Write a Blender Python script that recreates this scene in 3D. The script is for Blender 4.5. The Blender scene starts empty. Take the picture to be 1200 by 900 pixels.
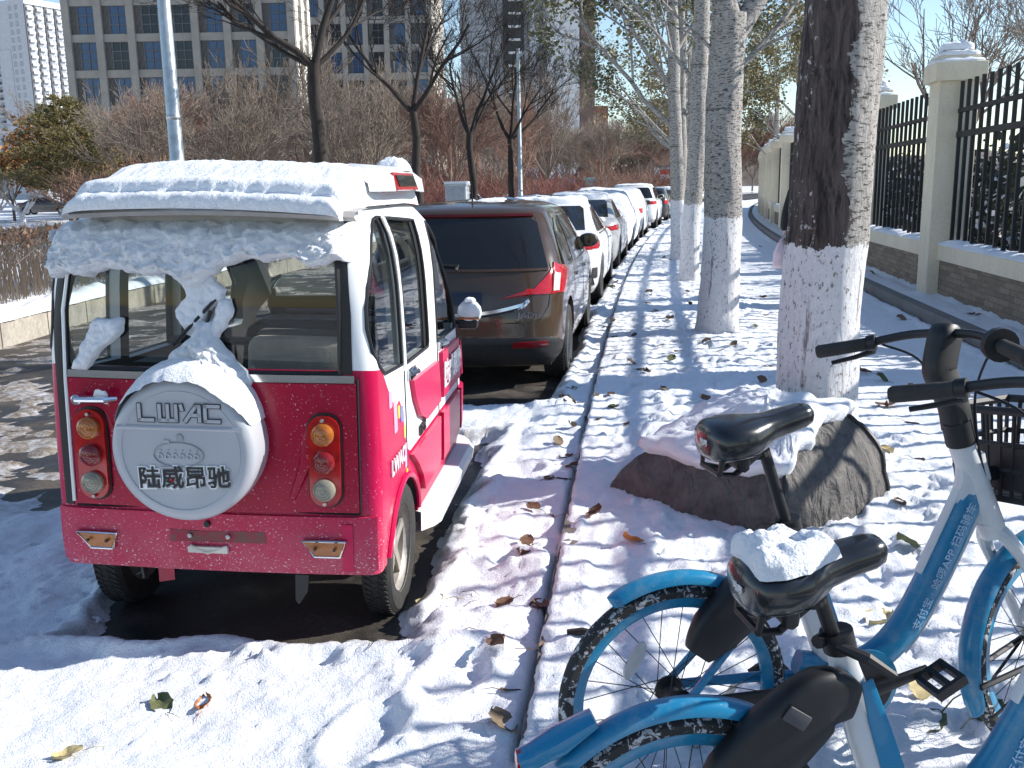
import bpy, bmesh, math, random
import numpy as np
from mathutils import Vector, Matrix
PI = math.pi
R = math.radians
sc = bpy.context.scene
COL = sc.collection
# ------------------------------------------------------------------ camera, sky, sun, exposure
PITCH, ROLL, FPX = R(11.55), R(1.0), 1130.0
fw = Vector((0, math.cos(PITCH), -math.sin(PITCH)))
r0 = Vector((1, 0, 0)); u0 = r0.cross(fw)
rr = r0*math.cos(ROLL) - u0*math.sin(ROLL); uu = r0*math.sin(ROLL) + u0*math.cos(ROLL)
cd = bpy.data.cameras.new('camera'); cam = bpy.data.objects.new('camera', cd); COL.objects.link(cam)
cam.matrix_world = Matrix((( rr.x, uu.x, -fw.x, 0), (rr.y, uu.y, -fw.y, 0), (rr.z, uu.z, -fw.z, 1.65), (0, 0, 0, 1)))
cd.sensor_width = 36.0; cd.lens = FPX/1200*36.0; cd.clip_end = 5000; cd.clip_start = 0.05
sc.camera = cam
SUN_EL = R(30.5); SUN_AZ = R(84)          # azimuth clockwise from +Y
w = bpy.data.worlds.new('World'); sc.world = w; w.use_nodes = True
nt = w.node_tree; bg = nt.nodes['Background']
sky = nt.nodes.new('ShaderNodeTexSky'); sky.sky_type = 'NISHITA'; sky.sun_disc = False
sky.sun_elevation = SUN_EL; sky.sun_rotation = SUN_AZ; sky.air_density = 1.0; sky.dust_density = 0.0; sky.ozone_density = 1.8
nt.links.new(sky.outputs[0], bg.inputs[0]); bg.inputs[1].default_value = 0.122
sd = bpy.data.lights.new('sun', 'SUN'); sd.energy = 5.0; sd.angle = R(0.5); sd.color = (1.0, 0.955, 0.89)
so = bpy.data.objects.new('sun', sd); COL.objects.link(so); so.location = (30, 5, 30)
sv = Vector((math.sin(SUN_AZ)*math.cos(SUN_EL), math.cos(SUN_AZ)*math.cos(SUN_EL), math.sin(SUN_EL)))
so.rotation_euler = sv.to_track_quat('Z', 'Y').to_euler()
sc.view_settings.view_transform = 'Standard'; sc.view_settings.look = 'None'
sc.view_settings.exposure = 0.62; sc.view_settings.gamma = 1.0; sc.view_settings.use_curve_mapping = False
sc.render.engine = 'CYCLES'
cy = sc.cycles
cy.max_bounces = 8; cy.transparent_max_bounces = 16; cy.caustics_reflective = False; cy.caustics_refractive = False
cy.use_denoising = True

# ------------------------------------------------------------------ helpers
def smoothstep(a, b, x):
    t = np.clip((np.asarray(x, float)-a)/(b-a), 0, 1); return t*t*(3-2*t)
def _hash(ix, iy, seed):
    h = (ix*374761393 + iy*668265263 + seed*974634777) & 0x7fffffff
    h = ((h ^ (h >> 13))*1274126177) & 0x7fffffff
    return ((h ^ (h >> 16)) & 0xffff)/65536.0
def perlin(x, y, seed=0):
    x = np.asarray(x, float); y = np.asarray(y, float)
    ix = np.floor(x).astype(np.int64); iy = np.floor(y).astype(np.int64)
    fx = x-ix; fy = y-iy
    def g(a, b):
        t = _hash(ix+a, iy+b, seed)*2*np.pi
        return np.cos(t)*(fx-a)+np.sin(t)*(fy-b)
    ux = fx**3*(fx*(fx*6-15)+10); uy = fy**3*(fy*(fy*6-15)+10)
    a = g(0, 0)*(1-ux)+g(1, 0)*ux; b = g(0, 1)*(1-ux)+g(1, 1)*ux
    return (a*(1-uy)+b*uy)*1.5
def fbm(x, y, oct=4, seed=0, gain=.5):
    s = 0; a = 1.0; f = 1.0
    for i in range(oct):
        s = s+a*perlin(x*f, y*f, seed+i*17); a *= gain; f *= 2.03
    return s

class MB:
    def __init__(self): self.v = []; self.f = []; self.m = []
    def add(self, vs, fs, mi=0):
        o = len(self.v); self.v.extend([tuple(p) for p in vs])
        self.f.extend([tuple(i+o for i in f) for f in fs]); self.m.extend([mi]*len(fs)); return self
    def box(self, c, s, rot=None, mi=0, taper=1.0):
        hx, hy, hz = s[0]/2, s[1]/2, s[2]/2
        P = []
        for z, k in ((-hz, 1.0), (hz, taper)):
            for x, y in ((-hx, -hy), (hx, -hy), (hx, hy), (-hx, hy)): P.append(Vector((x*k, y*k, z)))
        if rot is not None: P = [rot @ p for p in P]
        P = [p+Vector(c) for p in P]
        return self.add(P, [(3, 2, 1, 0), (4, 5, 6, 7), (0, 1, 5, 4), (1, 2, 6, 5), (2, 3, 7, 6), (3, 0, 4, 7)], mi)
    def tube(self, pts, rad, n=8, cap=True, mi=0, flat=1.0, up=None, closed=False):
        pts = [Vector(p) for p in pts]; N = len(pts)
        if not hasattr(rad, '__len__'): rad = [rad]*N
        V = []; F = []
        ref = None
        for i, p in enumerate(pts):
            if closed: t = pts[(i+1) % N]-pts[i-1]
            else: t = pts[min(i+1, N-1)]-pts[max(i-1, 0)]
            if t.length < 1e-9: t = Vector((0, 0, 1))
            t.normalize()
            if up is not None: a = Vector(up)
            elif ref is None: a = Vector((0, 0, 1)) if abs(t.z) < .9 else Vector((1, 0, 0))
            else: a = ref
            b = t.cross(a)
            if b.length < 1e-6: b = t.orthogonal()
            b.normalize(); a = b.cross(t).normalized(); ref = a
            for k in range(n):
                th = 2*PI*k/n
                V.append(p+b*(math.cos(th)*rad[i])+a*(math.sin(th)*rad[i]*flat))
        M = N if closed else N-1
        for i in range(M):
            j = (i+1) % N
            for k in range(n):
                k2 = (k+1) % n
                F.append((i*n+k, i*n+k2, j*n+k2, j*n+k))
        if cap and not closed:
            F.append(tuple(range(n-1, -1, -1))); F.append(tuple((N-1)*n+k for k in range(n)))
        return self.add(V, F, mi)
    def lathe(self, prof, axis='x', c=(0, 0, 0), n=32, mi=0):
        V = []; F = []; c = Vector(c); m = len(prof)
        for k in range(n):
            th = 2*PI*k/n; cs, sn = math.cos(th), math.sin(th)
            for (r, h) in prof:
                if axis == 'x': V.append(c+Vector((h, r*cs, r*sn)))
                elif axis == 'y': V.append(c+Vector((r*cs, h, r*sn)))
                else: V.append(c+Vector((r*cs, r*sn, h)))
        for k in range(n):
            k2 = (k+1) % n
            for i in range(m-1):
                F.append((k*m+i, k2*m+i, k2*m+i+1, k*m+i+1))
        return self.add(V, F, mi)
    def prism(self, poly, h0, h1, axis='y', mi=0, bev=0.0):
        """poly 2D; axis y: (x,z) ; axis x: (y,z); axis z: (x,y)"""
        def to(p, h):
            return Vector((p[0], h, p[1])) if axis == 'y' else Vector((h, p[0], p[1])) if axis == 'x' else Vector((p[0], p[1], h))
        n = len(poly)
        V = [to(p, h0) for p in poly]+[to(p, h1) for p in poly]
        F = [tuple(range(n-1, -1, -1)), tuple(range(n, 2*n))]+[(i, (i+1) % n, n+(i+1) % n, n+i) for i in range(n)]
        return self.add(V, F, mi)
    def grid(self, P, mi=0, closed_u=False):
        a = len(P); b = len(P[0]); V = [p for row in P for p in row]; F = []
        for i in range(a-1):
            for j in range(b if closed_u else b-1):
                j2 = (j+1) % b
                F.append((i*b+j, i*b+j2, (i+1)*b+j2, (i+1)*b+j))
        return self.add(V, F, mi)
    def build(self, name, mats, parent=None, smooth=True, angle=35, loc=None, recalc=False, bevel=0.0, label=None, cat=None, group=None, kind=None, seg=2):
        me = bpy.data.meshes.new(name); me.from_pydata(self.v, [], self.f)
        if not isinstance(mats, (list, tuple)): mats = [mats]
        for m in mats: me.materials.append(m)
        if len(mats) > 1: me.polygons.foreach_set('material_index', self.m)
        if recalc or bevel:
            bm = bmesh.new(); bm.from_mesh(me)
            bmesh.ops.remove_doubles(bm, verts=bm.verts, dist=1e-5)
            bmesh.ops.recalc_face_normals(bm, faces=bm.faces)
            if bevel:
                es = [e for e in bm.edges if len(e.link_faces) == 2 and e.calc_face_angle(0) > R(30)]
                bmesh.ops.bevel(bm, geom=es, offset=bevel, segments=seg, affect='EDGES', profile=.5, clamp_overlap=True)
            bm.to_mesh(me); bm.free()
        if smooth:
            me.polygons.foreach_set('use_smooth', [True]*len(me.polygons))
            if angle < 180: me.set_sharp_from_angle(angle=R(angle))
        me.update()
        o = bpy.data.objects.new(name, me); COL.objects.link(o)
        if parent is not None: o.parent = parent
        if loc is not None: o.location = loc
        tag(o, label, cat, group, kind)
        return o
def tag(o, label=None, cat=None, group=None, kind=None):
    if label: o['label'] = label
    if cat: o['category'] = cat
    if group: o['group'] = group
    if kind: o['kind'] = kind
    return o
def thing(name, label, cat, loc=(0, 0, 0), rz=0, group=None):
    o = bpy.data.objects.new(name, None); COL.objects.link(o); o.location = loc; o.rotation_euler = (0, 0, rz)
    o.empty_display_size = .2
    return tag(o, label, cat, group)
def copy_tree(o, parent=None):
    c = o.copy(); COL.objects.link(c)
    if parent is not None: c.parent = parent
    for ch in list(o.children): copy_tree(ch, c)
    return c
def new_obj(name, me, parent=None, loc=None, **k):
    o = bpy.data.objects.new(name, me); COL.objects.link(o)
    if parent is not None: o.parent = parent
    if loc is not None: o.location = loc
    return tag(o, k.get('label'), k.get('cat'), k.get('group'), k.get('kind'))
def bool_diff(o, cutters, op='DIFFERENCE'):
    for c in cutters:
        m = o.modifiers.new('b', 'BOOLEAN'); m.object = c; m.operation = op; m.solver = 'EXACT'
    dg = bpy.context.evaluated_depsgraph_get(); dg.update()
    me = bpy.data.meshes.new_from_object(o.evaluated_get(dg))
    old = o.data; o.modifiers.clear(); o.data = me
    for c in cutters:
        d = c.data; bpy.data.objects.remove(c); bpy.data.meshes.remove(d)
    me.polygons.foreach_set('use_smooth', [True]*len(me.polygons)); me.set_sharp_from_angle(angle=R(35))
    return o
_font_cache = {}
def text_mb(s, size=1.0, depth=0.004, bold=0.0, sx=1.0):
    cu = bpy.data.curves.new('t', 'FONT'); cu.body = s; cu.size = size; cu.extrude = depth/2; cu.offset = bold
    cu.align_x = 'CENTER'; cu.align_y = 'CENTER'; cu.resolution_u = 3
    o = bpy.data.objects.new('t', cu); COL.objects.link(o)
    dg = bpy.context.evaluated_depsgraph_get(); dg.update()
    me = bpy.data.meshes.new_from_object(o.evaluated_get(dg))
    mb = MB(); vs = [Vector((v.co.x*sx, v.co.y, v.co.z)) for v in me.vertices]
    mb.add(vs, [tuple(p.vertices) for p in me.polygons])
    bpy.data.objects.remove(o); bpy.data.curves.remove(cu); bpy.data.meshes.remove(me)
    return mb
def xform(mb, M):
    mb.v = [tuple(M @ Vector(p)) for p in mb.v]; return mb
def basis(o, ex, ey, ez):
    ex, ey, ez = Vector(ex).normalized(), Vector(ey).normalized(), Vector(ez).normalized()
    M = Matrix.Identity(4)
    for i, a in enumerate((ex, ey, ez)):
        for j in range(3): M[j][i] = a[j]
    for j in range(3): M[j][3] = o[j]
    return M
def rrect(cx, cy, w, h, r, n=5):
    P = []
    for (sx, sy, a0) in ((1, 1, 0), (-1, 1, 90), (-1, -1, 180), (1, -1, 270)):
        for k in range(n+1):
            a = R(a0+90*k/n); P.append((cx+sx*(w/2-r)+r*math.cos(a), cy+sy*(h/2-r)+r*math.sin(a)))
    return P

# ------------------------------------------------------------------ materials
MATS = {}
class NT:
    def __init__(self, name):
        self.m = bpy.data.materials.new(name); self.m.use_nodes = True; self.t = self.m.node_tree
        self.b = self.t.nodes['Principled BSDF']
    def n(self, typ, **k):
        o = self.t.nodes.new(typ)
        for a, b in k.items(): setattr(o, a, b)
        return o
    def l(self, a, b): self.t.links.new(a, b)
    def coord(self, kind='Object', scale=(1, 1, 1)):
        tc = self.n('ShaderNodeTexCoord'); mp = self.n('ShaderNodeMapping'); mp.inputs['Scale'].default_value = scale
        self.l(tc.outputs[kind], mp.inputs[0]); return mp.outputs[0]
    def noise(self, scale, detail=4, rough=.55, co=None, dist=0):
        o = self.n('ShaderNodeTexNoise'); o.inputs['Scale'].default_value = scale; o.inputs['Detail'].default_value = detail
        o.inputs['Roughness'].default_value = rough; o.inputs['Distortion'].default_value = dist
        if co is not None: self.l(co, o.inputs['Vector'])
        return o.outputs['Fac']
    def ramp(self, fac, stops, interp='LINEAR'):
        o = self.n('ShaderNodeValToRGB'); o.color_ramp.interpolation = interp
        e = o.color_ramp.elements
        while len(e) < len(stops): e.new(.5)
        for i, (p, c) in enumerate(stops):
            e[i].position = p; c = c if hasattr(c, '__len__') else (c, c, c); e[i].color = (*c[:3], 1)
        self.l(fac, o.inputs[0]); return o.outputs[0]
    def math(self, op, a, b=0.0, c=None, clamp=False):
        o = self.n('ShaderNodeMath', operation=op); o.use_clamp = clamp
        for i, x in enumerate((a, b) if c is None else (a, b, c)):
            if isinstance(x, (int, float)): o.inputs[i].default_value = x
            else: self.l(x, o.inputs[i])
        return o.outputs[0]
    def mix(self, fac, a, b):
        o = self.n('ShaderNodeMix', data_type='RGBA')
        for i, x in ((0, fac), (6, a), (7, b)):
            if isinstance(x, (int, float)): o.inputs[i].default_value = x
            elif isinstance(x, tuple): o.inputs[i].default_value = (*x[:3], 1)
            else: self.l(x, o.inputs[i])
        return o.outputs[2]
    def bump(self, h, strength=.3, dist=.01):
        o = self.n('ShaderNodeBump'); o.inputs['Strength'].default_value = strength; o.inputs['Distance'].default_value = dist
        self.l(h, o.inputs['Height']); self.l(o.outputs[0], self.b.inputs['Normal'])
    def col(self, c):
        if isinstance(c, tuple): self.b.inputs['Base Color'].default_value = (*c[:3], 1)
        else: self.l(c, self.b.inputs['Base Color'])
    def set(self, rough=None, metal=None, coat=None, spec=None):
        if rough is not None:
            if isinstance(rough, (int, float)): self.b.inputs['Roughness'].default_value = rough
            else: self.l(rough, self.b.inputs['Roughness'])
        if metal is not None: self.b.inputs['Metallic'].default_value = metal
        if coat is not None: self.b.inputs['Coat Weight'].default_value = coat; self.b.inputs['Coat Roughness'].default_value = .05
        if spec is not None: self.b.inputs['Specular IOR Level'].default_value = spec
        return self
    def sep(self, co):
        o = self.n('ShaderNodeSeparateXYZ'); self.l(co, o.inputs[0]); return o.outputs
def plain(name, c, rough=.5, metal=0, coat=0, var=.15, scale=8, bump=0, bscale=60, spec=None):
    if name in MATS: return MATS[name]
    k = NT(name); co = k.coord()
    n = k.noise(scale, 4, .6, co)
    a = tuple(x*(1-var) for x in c); b = tuple(min(1, x*(1+var)) for x in c)
    k.col(k.ramp(n, [(.3, a), (.7, b)])); k.set(rough, metal, coat, spec)
    if bump: k.bump(k.noise(bscale, 5, .6, co), bump, .01)
    MATS[name] = k.m; return k.m
def m_snow(name, dirt=False, base=(.86, .885, .93)):
    k = NT(name); co = k.coord()
    n1 = k.noise(38, 6, .7, co); n2 = k.noise(150, 4, .65, co)
    h = k.math('ADD', k.math('MULTIPLY', n1, 1.0), k.math('MULTIPLY', n2, .6))
    c = k.ramp(k.noise(6, 4, .6, co), [(.3, tuple(x*.955 for x in base)), (.7, base)])
    if dirt:
        at = k.n('ShaderNodeAttribute'); at.attribute_name = 'dirt'
        d = k.math('MULTIPLY', at.outputs['Fac'], k.ramp(k.noise(14, 6, .7, co), [(.25, .25), (.65, 1.0)]), clamp=True)
        dc = k.ramp(k.noise(25, 5, .7, co), [(.3, (.10, .075, .055)), (.7, (.36, .30, .24))])
        c = k.mix(d, c, dc)
    k.col(c); k.set(.55, spec=.3); k.bump(h, .75, .014)
    k.b.inputs['Subsurface Weight'].default_value = 0.0
    return k.m
SNOW = m_snow('snow'); SNOWG = m_snow('ground_snow', True)
def m_asphalt():
    k = NT('asphalt'); co = k.coord()
    n = k.noise(90, 5, .7, co); big = k.noise(1.6, 5, .65, co)
    c = k.ramp(n, [(.3, (.010, .010, .010)), (.75, (.045, .041, .037))])
    c = k.mix(k.ramp(big, [(.46, 0.0), (.64, .55)]), c, k.ramp(k.noise(40, 4, .7, co), [(.3, (.07, .055, .04)), (.7, (.22, .18, .14))]))
    k.col(c); k.set(k.ramp(big, [(.35, .28), (.6, .75)])); k.bump(n, .5, .008); return k.m
ASPHALT = m_asphalt()
def m_stone(name, a, b, scale=30, rough=.85, bump=.3, stain=.4):
    k = NT(name); co = k.coord(); n = k.noise(scale, 6, .65, co)
    c = k.ramp(n, [(.3, a), (.7, b)])
    st = k.ramp(k.noise(2.2, 5, .7, k.coord(scale=(1, 1, .35))), [(.45, 0.0), (.72, stain)])
    c = k.mix(st, c, tuple(x*.45 for x in a)); k.col(c); k.set(rough); k.bump(n, bump, .006); return k.m
CREAM = m_stone('cream_render', (.66, .57, .42), (.76, .68, .53), 45, .85, .35, .28)
KERB = m_stone('kerb_stone', (.10, .085, .075), (.21, .18, .16), 60, .9, .5, .5)
PKERB = m_stone('granite_kerb', (.13, .125, .12), (.24, .23, .22), 70, .85, .4, .4)
def m_planter():
    k = NT('planter_concrete'); co = k.coord(); x, y, z = k.sep(co); n = k.noise(22, 6, .7, co); c = k.ramp(n, [(.3, (.30, .27, .225)), (.7, (.47, .43, .37))])
    st = k.ramp(k.noise(1.7, 6, .75, k.coord(scale=(1, 1, .5))), [(.42, 0.0), (.66, .65)]); c = k.mix(st, c, (.13, .11, .09))
    j = k.math('LESS_THAN', k.math('FRACT', k.math('DIVIDE', y, 1.05)), .022); c = k.mix(j, c, (.05, .042, .036)); k.col(c); k.set(.9); k.bump(n, .5, .008); return k.m
CONC = m_planter()
def m_stripstone():
    k = NT('split_stone'); co = k.coord('UV')
    br = k.n('ShaderNodeTexBrick'); br.inputs['Scale'].default_value = 1.0
    br.inputs['Brick Width'].default_value = .28; br.inputs['Row Height'].default_value = .062; br.inputs['Mortar Size'].default_value = .003
    br.inputs['Color1'].default_value = (.16, .115, .075, 1); br.inputs['Color2'].default_value = (.36, .28, .20, 1); br.inputs['Mortar'].default_value = (.05, .04, .03, 1)
    br.inputs['Bias'].default_value = -.1
    k.l(co, br.inputs[0]); n = k.noise(22, 5, .7, co)
    c = k.mix(.45, br.outputs[0], k.ramp(n, [(.3, (.12, .09, .065)), (.7, (.33, .27, .21))])); k.col(c); k.set(.9)
    k.bump(k.math('ADD', k.math('MULTIPLY', n, .6), k.math('MULTIPLY', k.n('ShaderNodeRGBToBW').outputs[0], 0)), .6, .02)
    bw = k.n('ShaderNodeRGBToBW'); k.l(br.outputs[0], bw.inputs[0])
    k.bump(k.math('ADD', n, k.math('MULTIPLY', bw.outputs[0], 3.0)), .8, .02)
    return k.m
STRIP = m_stripstone()
def m_glass(name, tint=(.75, .79, .78), refl=1.0):
    k = NT(name); t = k.t; out = t.nodes['Material Output']; t.nodes.remove(k.b)
    tr = k.n('ShaderNodeBsdfTransparent'); tr.inputs[0].default_value = (*tint, 1)
    gl = k.n('ShaderNodeBsdfGlossy'); gl.inputs['Roughness'].default_value = .015
    fr = k.n('ShaderNodeFresnel'); fr.inputs[0].default_value = 1.5
    mx = k.n('ShaderNodeMixShader'); k.l(k.math('MULTIPLY', fr.outputs[0], refl, clamp=True), mx.inputs[0]); k.l(tr.outputs[0], mx.inputs[1]); k.l(gl.outputs[0], mx.inputs[2]); k.l(mx.outputs[0], out.inputs[0])
    return k.m
GLASS = m_glass('clear_glass'); 
DGLASS = plain('privacy_glass', (.012, .013, .014), .04, 0, .3, .1)
BLACK = plain('black_plastic', (.008, .008, .010), .5, 0, 0, .2, 30, .1, .16)
RUBBER = plain('tyre_rubber', (.028, .027, .026), .8, 0, 0, .35, 20, .3)
DARKM = plain('dark_metal', (.02, .021, .023), .5, .2, 0, .2)
CHROME = plain('chrome', (.72, .73, .75), .14, 1.0, 0, .05)
STEEL = plain('dull_steel', (.42, .42, .43), .42, .9, 0, .2)
WHITEP = plain('white_paint', (.78, .79, .80), .28, 0, .4, .03)
# ------------------------------------------------------------------ street layout
def XK(y): return -0.29+0.117*y+0.0013*y*y          # kerb line of the street, curving right
def SK(y): return 0.117+0.0026*y
def HEAD(y): return -math.atan(SK(y))                # rotation about Z of something parallel to the kerb
TR_A = (-1.045, 3.594); TR_H = R(-5.6)               # three wheeler: rear axle point, heading
# cars: (rear y, length, width, t of centre)
CARS = [(7.7, 4.65, 1.78, -1.14), (13.0, 4.6, 1.82, -1.16), (18.5, 4.6, 1.8, -1.16), (23.9, 4.5, 1.8, -1.16), (29.4, 4.5, 1.8, -1.16), (35.7, 4.7, 1.88, -1.12), (43.6, 4.6, 1.8, -1.1), (50.0, 4.6, 1.8, -1.1)]
def car_loc(i):
    y, L, W, t = CARS[i]; ym = y+L/2; h = HEAD(ym)
    cx, cyy = XK(ym)+t, ym
    return (cx+math.sin(h)*L/2, cyy-math.cos(h)*L/2, 0), h
def rot_local(x, y, A, h):
    dx, dy = x-A[0], y-A[1]; c, s = math.cos(h), math.sin(h)
    return dx*c+dy*s, -dx*s+dy*c
def rect_mask(x, y, A, h, x0, x1, y0, y1, soft):
    lx, ly = rot_local(x, y, A, h)
    d = np.minimum(np.minimum(lx-x0, x1-lx), np.minimum(ly-y0, y1-ly))
    return d
def snow_fields(x, y):
    t = x-XK(y); rng = np.random.RandomState
    n1 = fbm(x*2.2, y*2.2, 5, 3); n2 = fbm(x*7, y*7, 4, 11); n3 = fbm(x*26, y*26, 3, 23); nb = fbm(x*.7, y*.7, 4, 31)
    # roadway next to the kerb
    n4 = fbm(x*62, y*62, 2, 29); road = .055+.020*n1+.006*n2+.0050*n3+.0030*n4
    road = road+.060*smoothstep(-.8, -.05, t)*(.8+.4*n1)
    # tyre rut / trodden furrow
    # running lane: worn to slush
    lane = smoothstep(-2.25, -3.0, t+.18*n1)*smoothstep(2.5, 5.2, y+t*.25+.5*nb)
    lane_h = -.004+.034*n1+.016*n2+.006*n3+.03*nb
    road = road*(1-lane)+lane_h*lane
    dirt = lane*(1.25+.7*n2)
    # bare asphalt under parked vehicles
    bare = np.full_like(t, -9.0)
    bare = np.maximum(bare, rect_mask(x, y, TR_A, TR_H, -.60, .70, -.36, 2.6, 0)+.085*n1+.04*n2+.018*n3)
    for i, (yr, L, W, tc) in enumerate(CARS):
        loc, h = car_loc(i)
        bare = np.maximum(bare, rect_mask(x, y, loc, h, -W/2-.1, W/2-.02, -.7 if i == 0 else -.1, L-.15, 0)+.06*n1+.03*n2+.015*n3)
    k = smoothstep(-.02, .10, bare)
    road = road*(1-k)+(-.05)*k+ .03*np.exp(-(bare+.05)**2/.003)*(t > -3)
    dirt = np.maximum(dirt, .8*np.exp(-(bare-.0)**2/.0012))
    # kerb groove (open joint between gutter snow and kerb)
    # trodden verge
    lump = np.abs(fbm(x*3.1+.3*n2, y*3.1, 4, 51)); l2 = np.abs(fbm(x*8.3, y*8.3, 3, 61))
    verge = .150+.020*(np.sqrt(lump*lump+.02)-.3)+.007*(np.sqrt(l2*l2+.02)-.3)+.006*n2+.0055*n3+.002*fbm(x*60, y*60, 2, 29)+.020*n1
    path = .115+.006*n1+.0035*n3+.003*n2
    pm = smoothstep(1.55, 2.0, t+.12*n1)*smoothstep(4.5, 7.5, y)
    walk = verge*(1-pm)+path*pm
    walk = walk+.035*pm*smoothstep(3.25, 3.5, t+.05*n2)
    strip = .235+.02*n1+.012*n2+.03*smoothstep(3.95, 4.1, t)
    z = np.where(t < -.012, road, np.where(t < 3.56, walk, strip))
    # narrow open joint along the kerb
    g = np.exp(-((t+.006)/(.0125+.006*np.clip(n1, -1, 1)))**2)
    z = z-g*.06*smoothstep(.0, .25, .5+n1*.9)
    dirt = np.maximum(dirt, np.clip(g*.9, 0, 1))
    # kerb face between path and strip
    return z, dirt, t
# rows finer near the camera; columns finer on the near verge and behind the three wheeler
ys = [1.25]
while ys[-1] < 85: ys.append(ys[-1]+max(.009, .0034*ys[-1]**1.35))
ys = np.array(ys)
def cols():
    t = [-9.2]
    while t[-1] < 4.06:
        a = t[-1]; s = .10 if a < -5.5 else .045 if a < -3.0 else .017 if a < 2.0 else .022
        t.append(a+s)
    return np.array(t)
ts = cols()
# exact columns at the kerb and at the path kerb
YY, TT = np.meshgrid(ys, ts, indexing='ij'); XX = XK(YY)+TT
ZZ, DD, _ = snow_fields(XX, YY)
rs = np.random.RandomState(5)
def splat(px, py, rx, ry, ang, dz, rim):
    """a trodden pit (or lump) pressed into the snow"""
    rmax = max(rx, ry)*2.2
    i0, i1 = np.searchsorted(ys, [py-rmax, py+rmax]); tt = px-XK(py)
    j0, j1 = np.searchsorted(ts, [tt-rmax-.05, tt+rmax+.05])
    if i1-i0 < 2 or j1-j0 < 2: return
    X = XX[i0:i1, j0:j1]-px; Y = YY[i0:i1, j0:j1]-py; c, s = math.cos(ang), math.sin(ang)
    q = np.sqrt(((X*c+Y*s)/rx)**2+((-X*s+Y*c)/ry)**2)
    ZZ[i0:i1, j0:j1] += -dz*(1-smoothstep(.55, 1.05, q))+rim*np.exp(-((q-1.22)/.22)**2)
for i in range(620):          # footprints on the verge
    y = 1.4+rs.rand()**1.6*26; t = .15+rs.rand()*1.75
    a = rs.normal(0, .5); splat(XK(y)+t, y, .045+.015*rs.rand(), .12+.03*rs.rand(), a, .008+.014*rs.rand(), .006*rs.rand())
for i in range(1500):         # crumbs and clods
    y = 1.4+rs.rand()**1.5*16; t = .05+rs.rand()*2.1; r = .010+.026*rs.rand()**2
    splat(XK(y)+t, y, r, r*(.7+.6*rs.rand()), rs.rand()*3, -(.3+.5*rs.rand())*r, 0)
for i in range(700):
    y = 1.4+rs.rand()*3.2; t = -2.6+rs.rand()*2.5; r = .008+.018*rs.rand()**2
    splat(XK(y)+t, y, r, r*(.7+.6*rs.rand()), rs.rand()*3, -(.35+.4*rs.rand())*r, 0)
for (px, py, rx, ry, a, d) in ((-.12, 4.35, .16, .07, .5, .05), (-.02, 3.9, .10, .06, .3, .035), (-.35, 3.35, .10, .06, .8, .04), (.05, 5.3, .14, .07, .2, .05), (-.2, 2.9, .10, .2, -.5, .03), (-.45, 2.6, .1, .16, -.4, .03), (.1, 6.4, .12, .09, .4, .05)):
    splat(px, py, rx, ry, a, d, .012)
ZK = np.where((TT > 3.44) & (TT < 3.60), -0.05, ZZ); 
def gz(x, y):
    t = x-XK(y); i = min(max(int(np.searchsorted(ys, y)), 1), len(ys)-1); j = min(max(int(np.searchsorted(ts, t)), 1), len(ts)-1)
    return float(max(ZK[i, j], 0.0))
def grid_mesh(name, mat, X, Y, Z, attr=None, kind='structure', smooth=True):
    a, b = X.shape
    V = np.stack([X, Y, Z], -1).reshape(-1, 3).astype(np.float32)
    idx = np.arange(a*b).reshape(a, b)
    q = np.stack([idx[:-1, :-1], idx[:-1, 1:], idx[1:, 1:], idx[1:, :-1]], -1).reshape(-1, 4)
    me = bpy.data.meshes.new(name); me.vertices.add(len(V)); me.vertices.foreach_set('co', V.ravel())
    me.loops.add(q.size); me.loops.foreach_set('vertex_index', q.ravel().astype(np.int32))
    me.polygons.add(len(q)); me.polygons.foreach_set('loop_start', (np.arange(len(q))*4).astype(np.int32))
    me.materials.append(mat); me.update(calc_edges=True); me.polygons.foreach_set('use_smooth', [smooth]*len(q))
    if attr is not None:
        at = me.attributes.new('dirt', 'FLOAT', 'POINT'); at.data.foreach_set('value', attr.ravel().astype(np.float32))
    o = bpy.data.objects.new(name, me); COL.objects.link(o); return tag(o, kind=kind)
grid_mesh('snow_cover', SNOWG, XX, YY, ZK, np.clip(DD, 0, 1.3))
def strip_mesh(name, mat, t0, t1, z0, z1, ya, yb, step=.6, kind='structure', gap=0, nseg=1):
    """box-section band following the street"""
    mb = MB(); yv = list(np.arange(ya, yb+1e-6, step)); prof = [(t0, z0), (t0, z1), (t1, z1), (t1, z0)]
    mb.grid([[(XK(y)+t, y, z) for (t, z) in prof] for y in yv], closed_u=True)
    return mb.build(name, mat, smooth=False, kind=kind, recalc=True)
# road sheet, kerbs, far ground
yv = np.linspace(-4, 160, 120); tv = np.linspace(-9.6, -.0, 12)
A, B = np.meshgrid(yv, tv, indexing='ij'); grid_mesh('road', ASPHALT, XK(A)+B, A, np.zeros_like(A))
strip_mesh('kerb', KERB, .004, .115, -.2, .135, -2, 90, .5)
strip_mesh('path_kerb', PKERB, 3.45, 3.585, -.2, .262, 3, 90, .5)
g = MB(); 
def m_far():
    k = NT('far_snow'); co = k.coord('Object'); n = k.noise(.15, 6, .65, co); n2 = k.noise(1.6, 5, .7, co)
    c = k.mix(k.ramp(n2, [(.42, 0.0), (.62, .8)]), (.80, .82, .86), (.33, .27, .21)); k.col(c); k.set(.8); return k.m
g.add([(-1500, -60, -.08), (1500, -60, -.08), (1500, 3000, -.08), (-1500, 3000, -.08)], [(0, 1, 2, 3)])
g.build('ground', m_far(), smooth=False, kind='structure')
xs = np.linspace(-500, 700, 400); yb_ = np.linspace(0, 1, 7)
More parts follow.
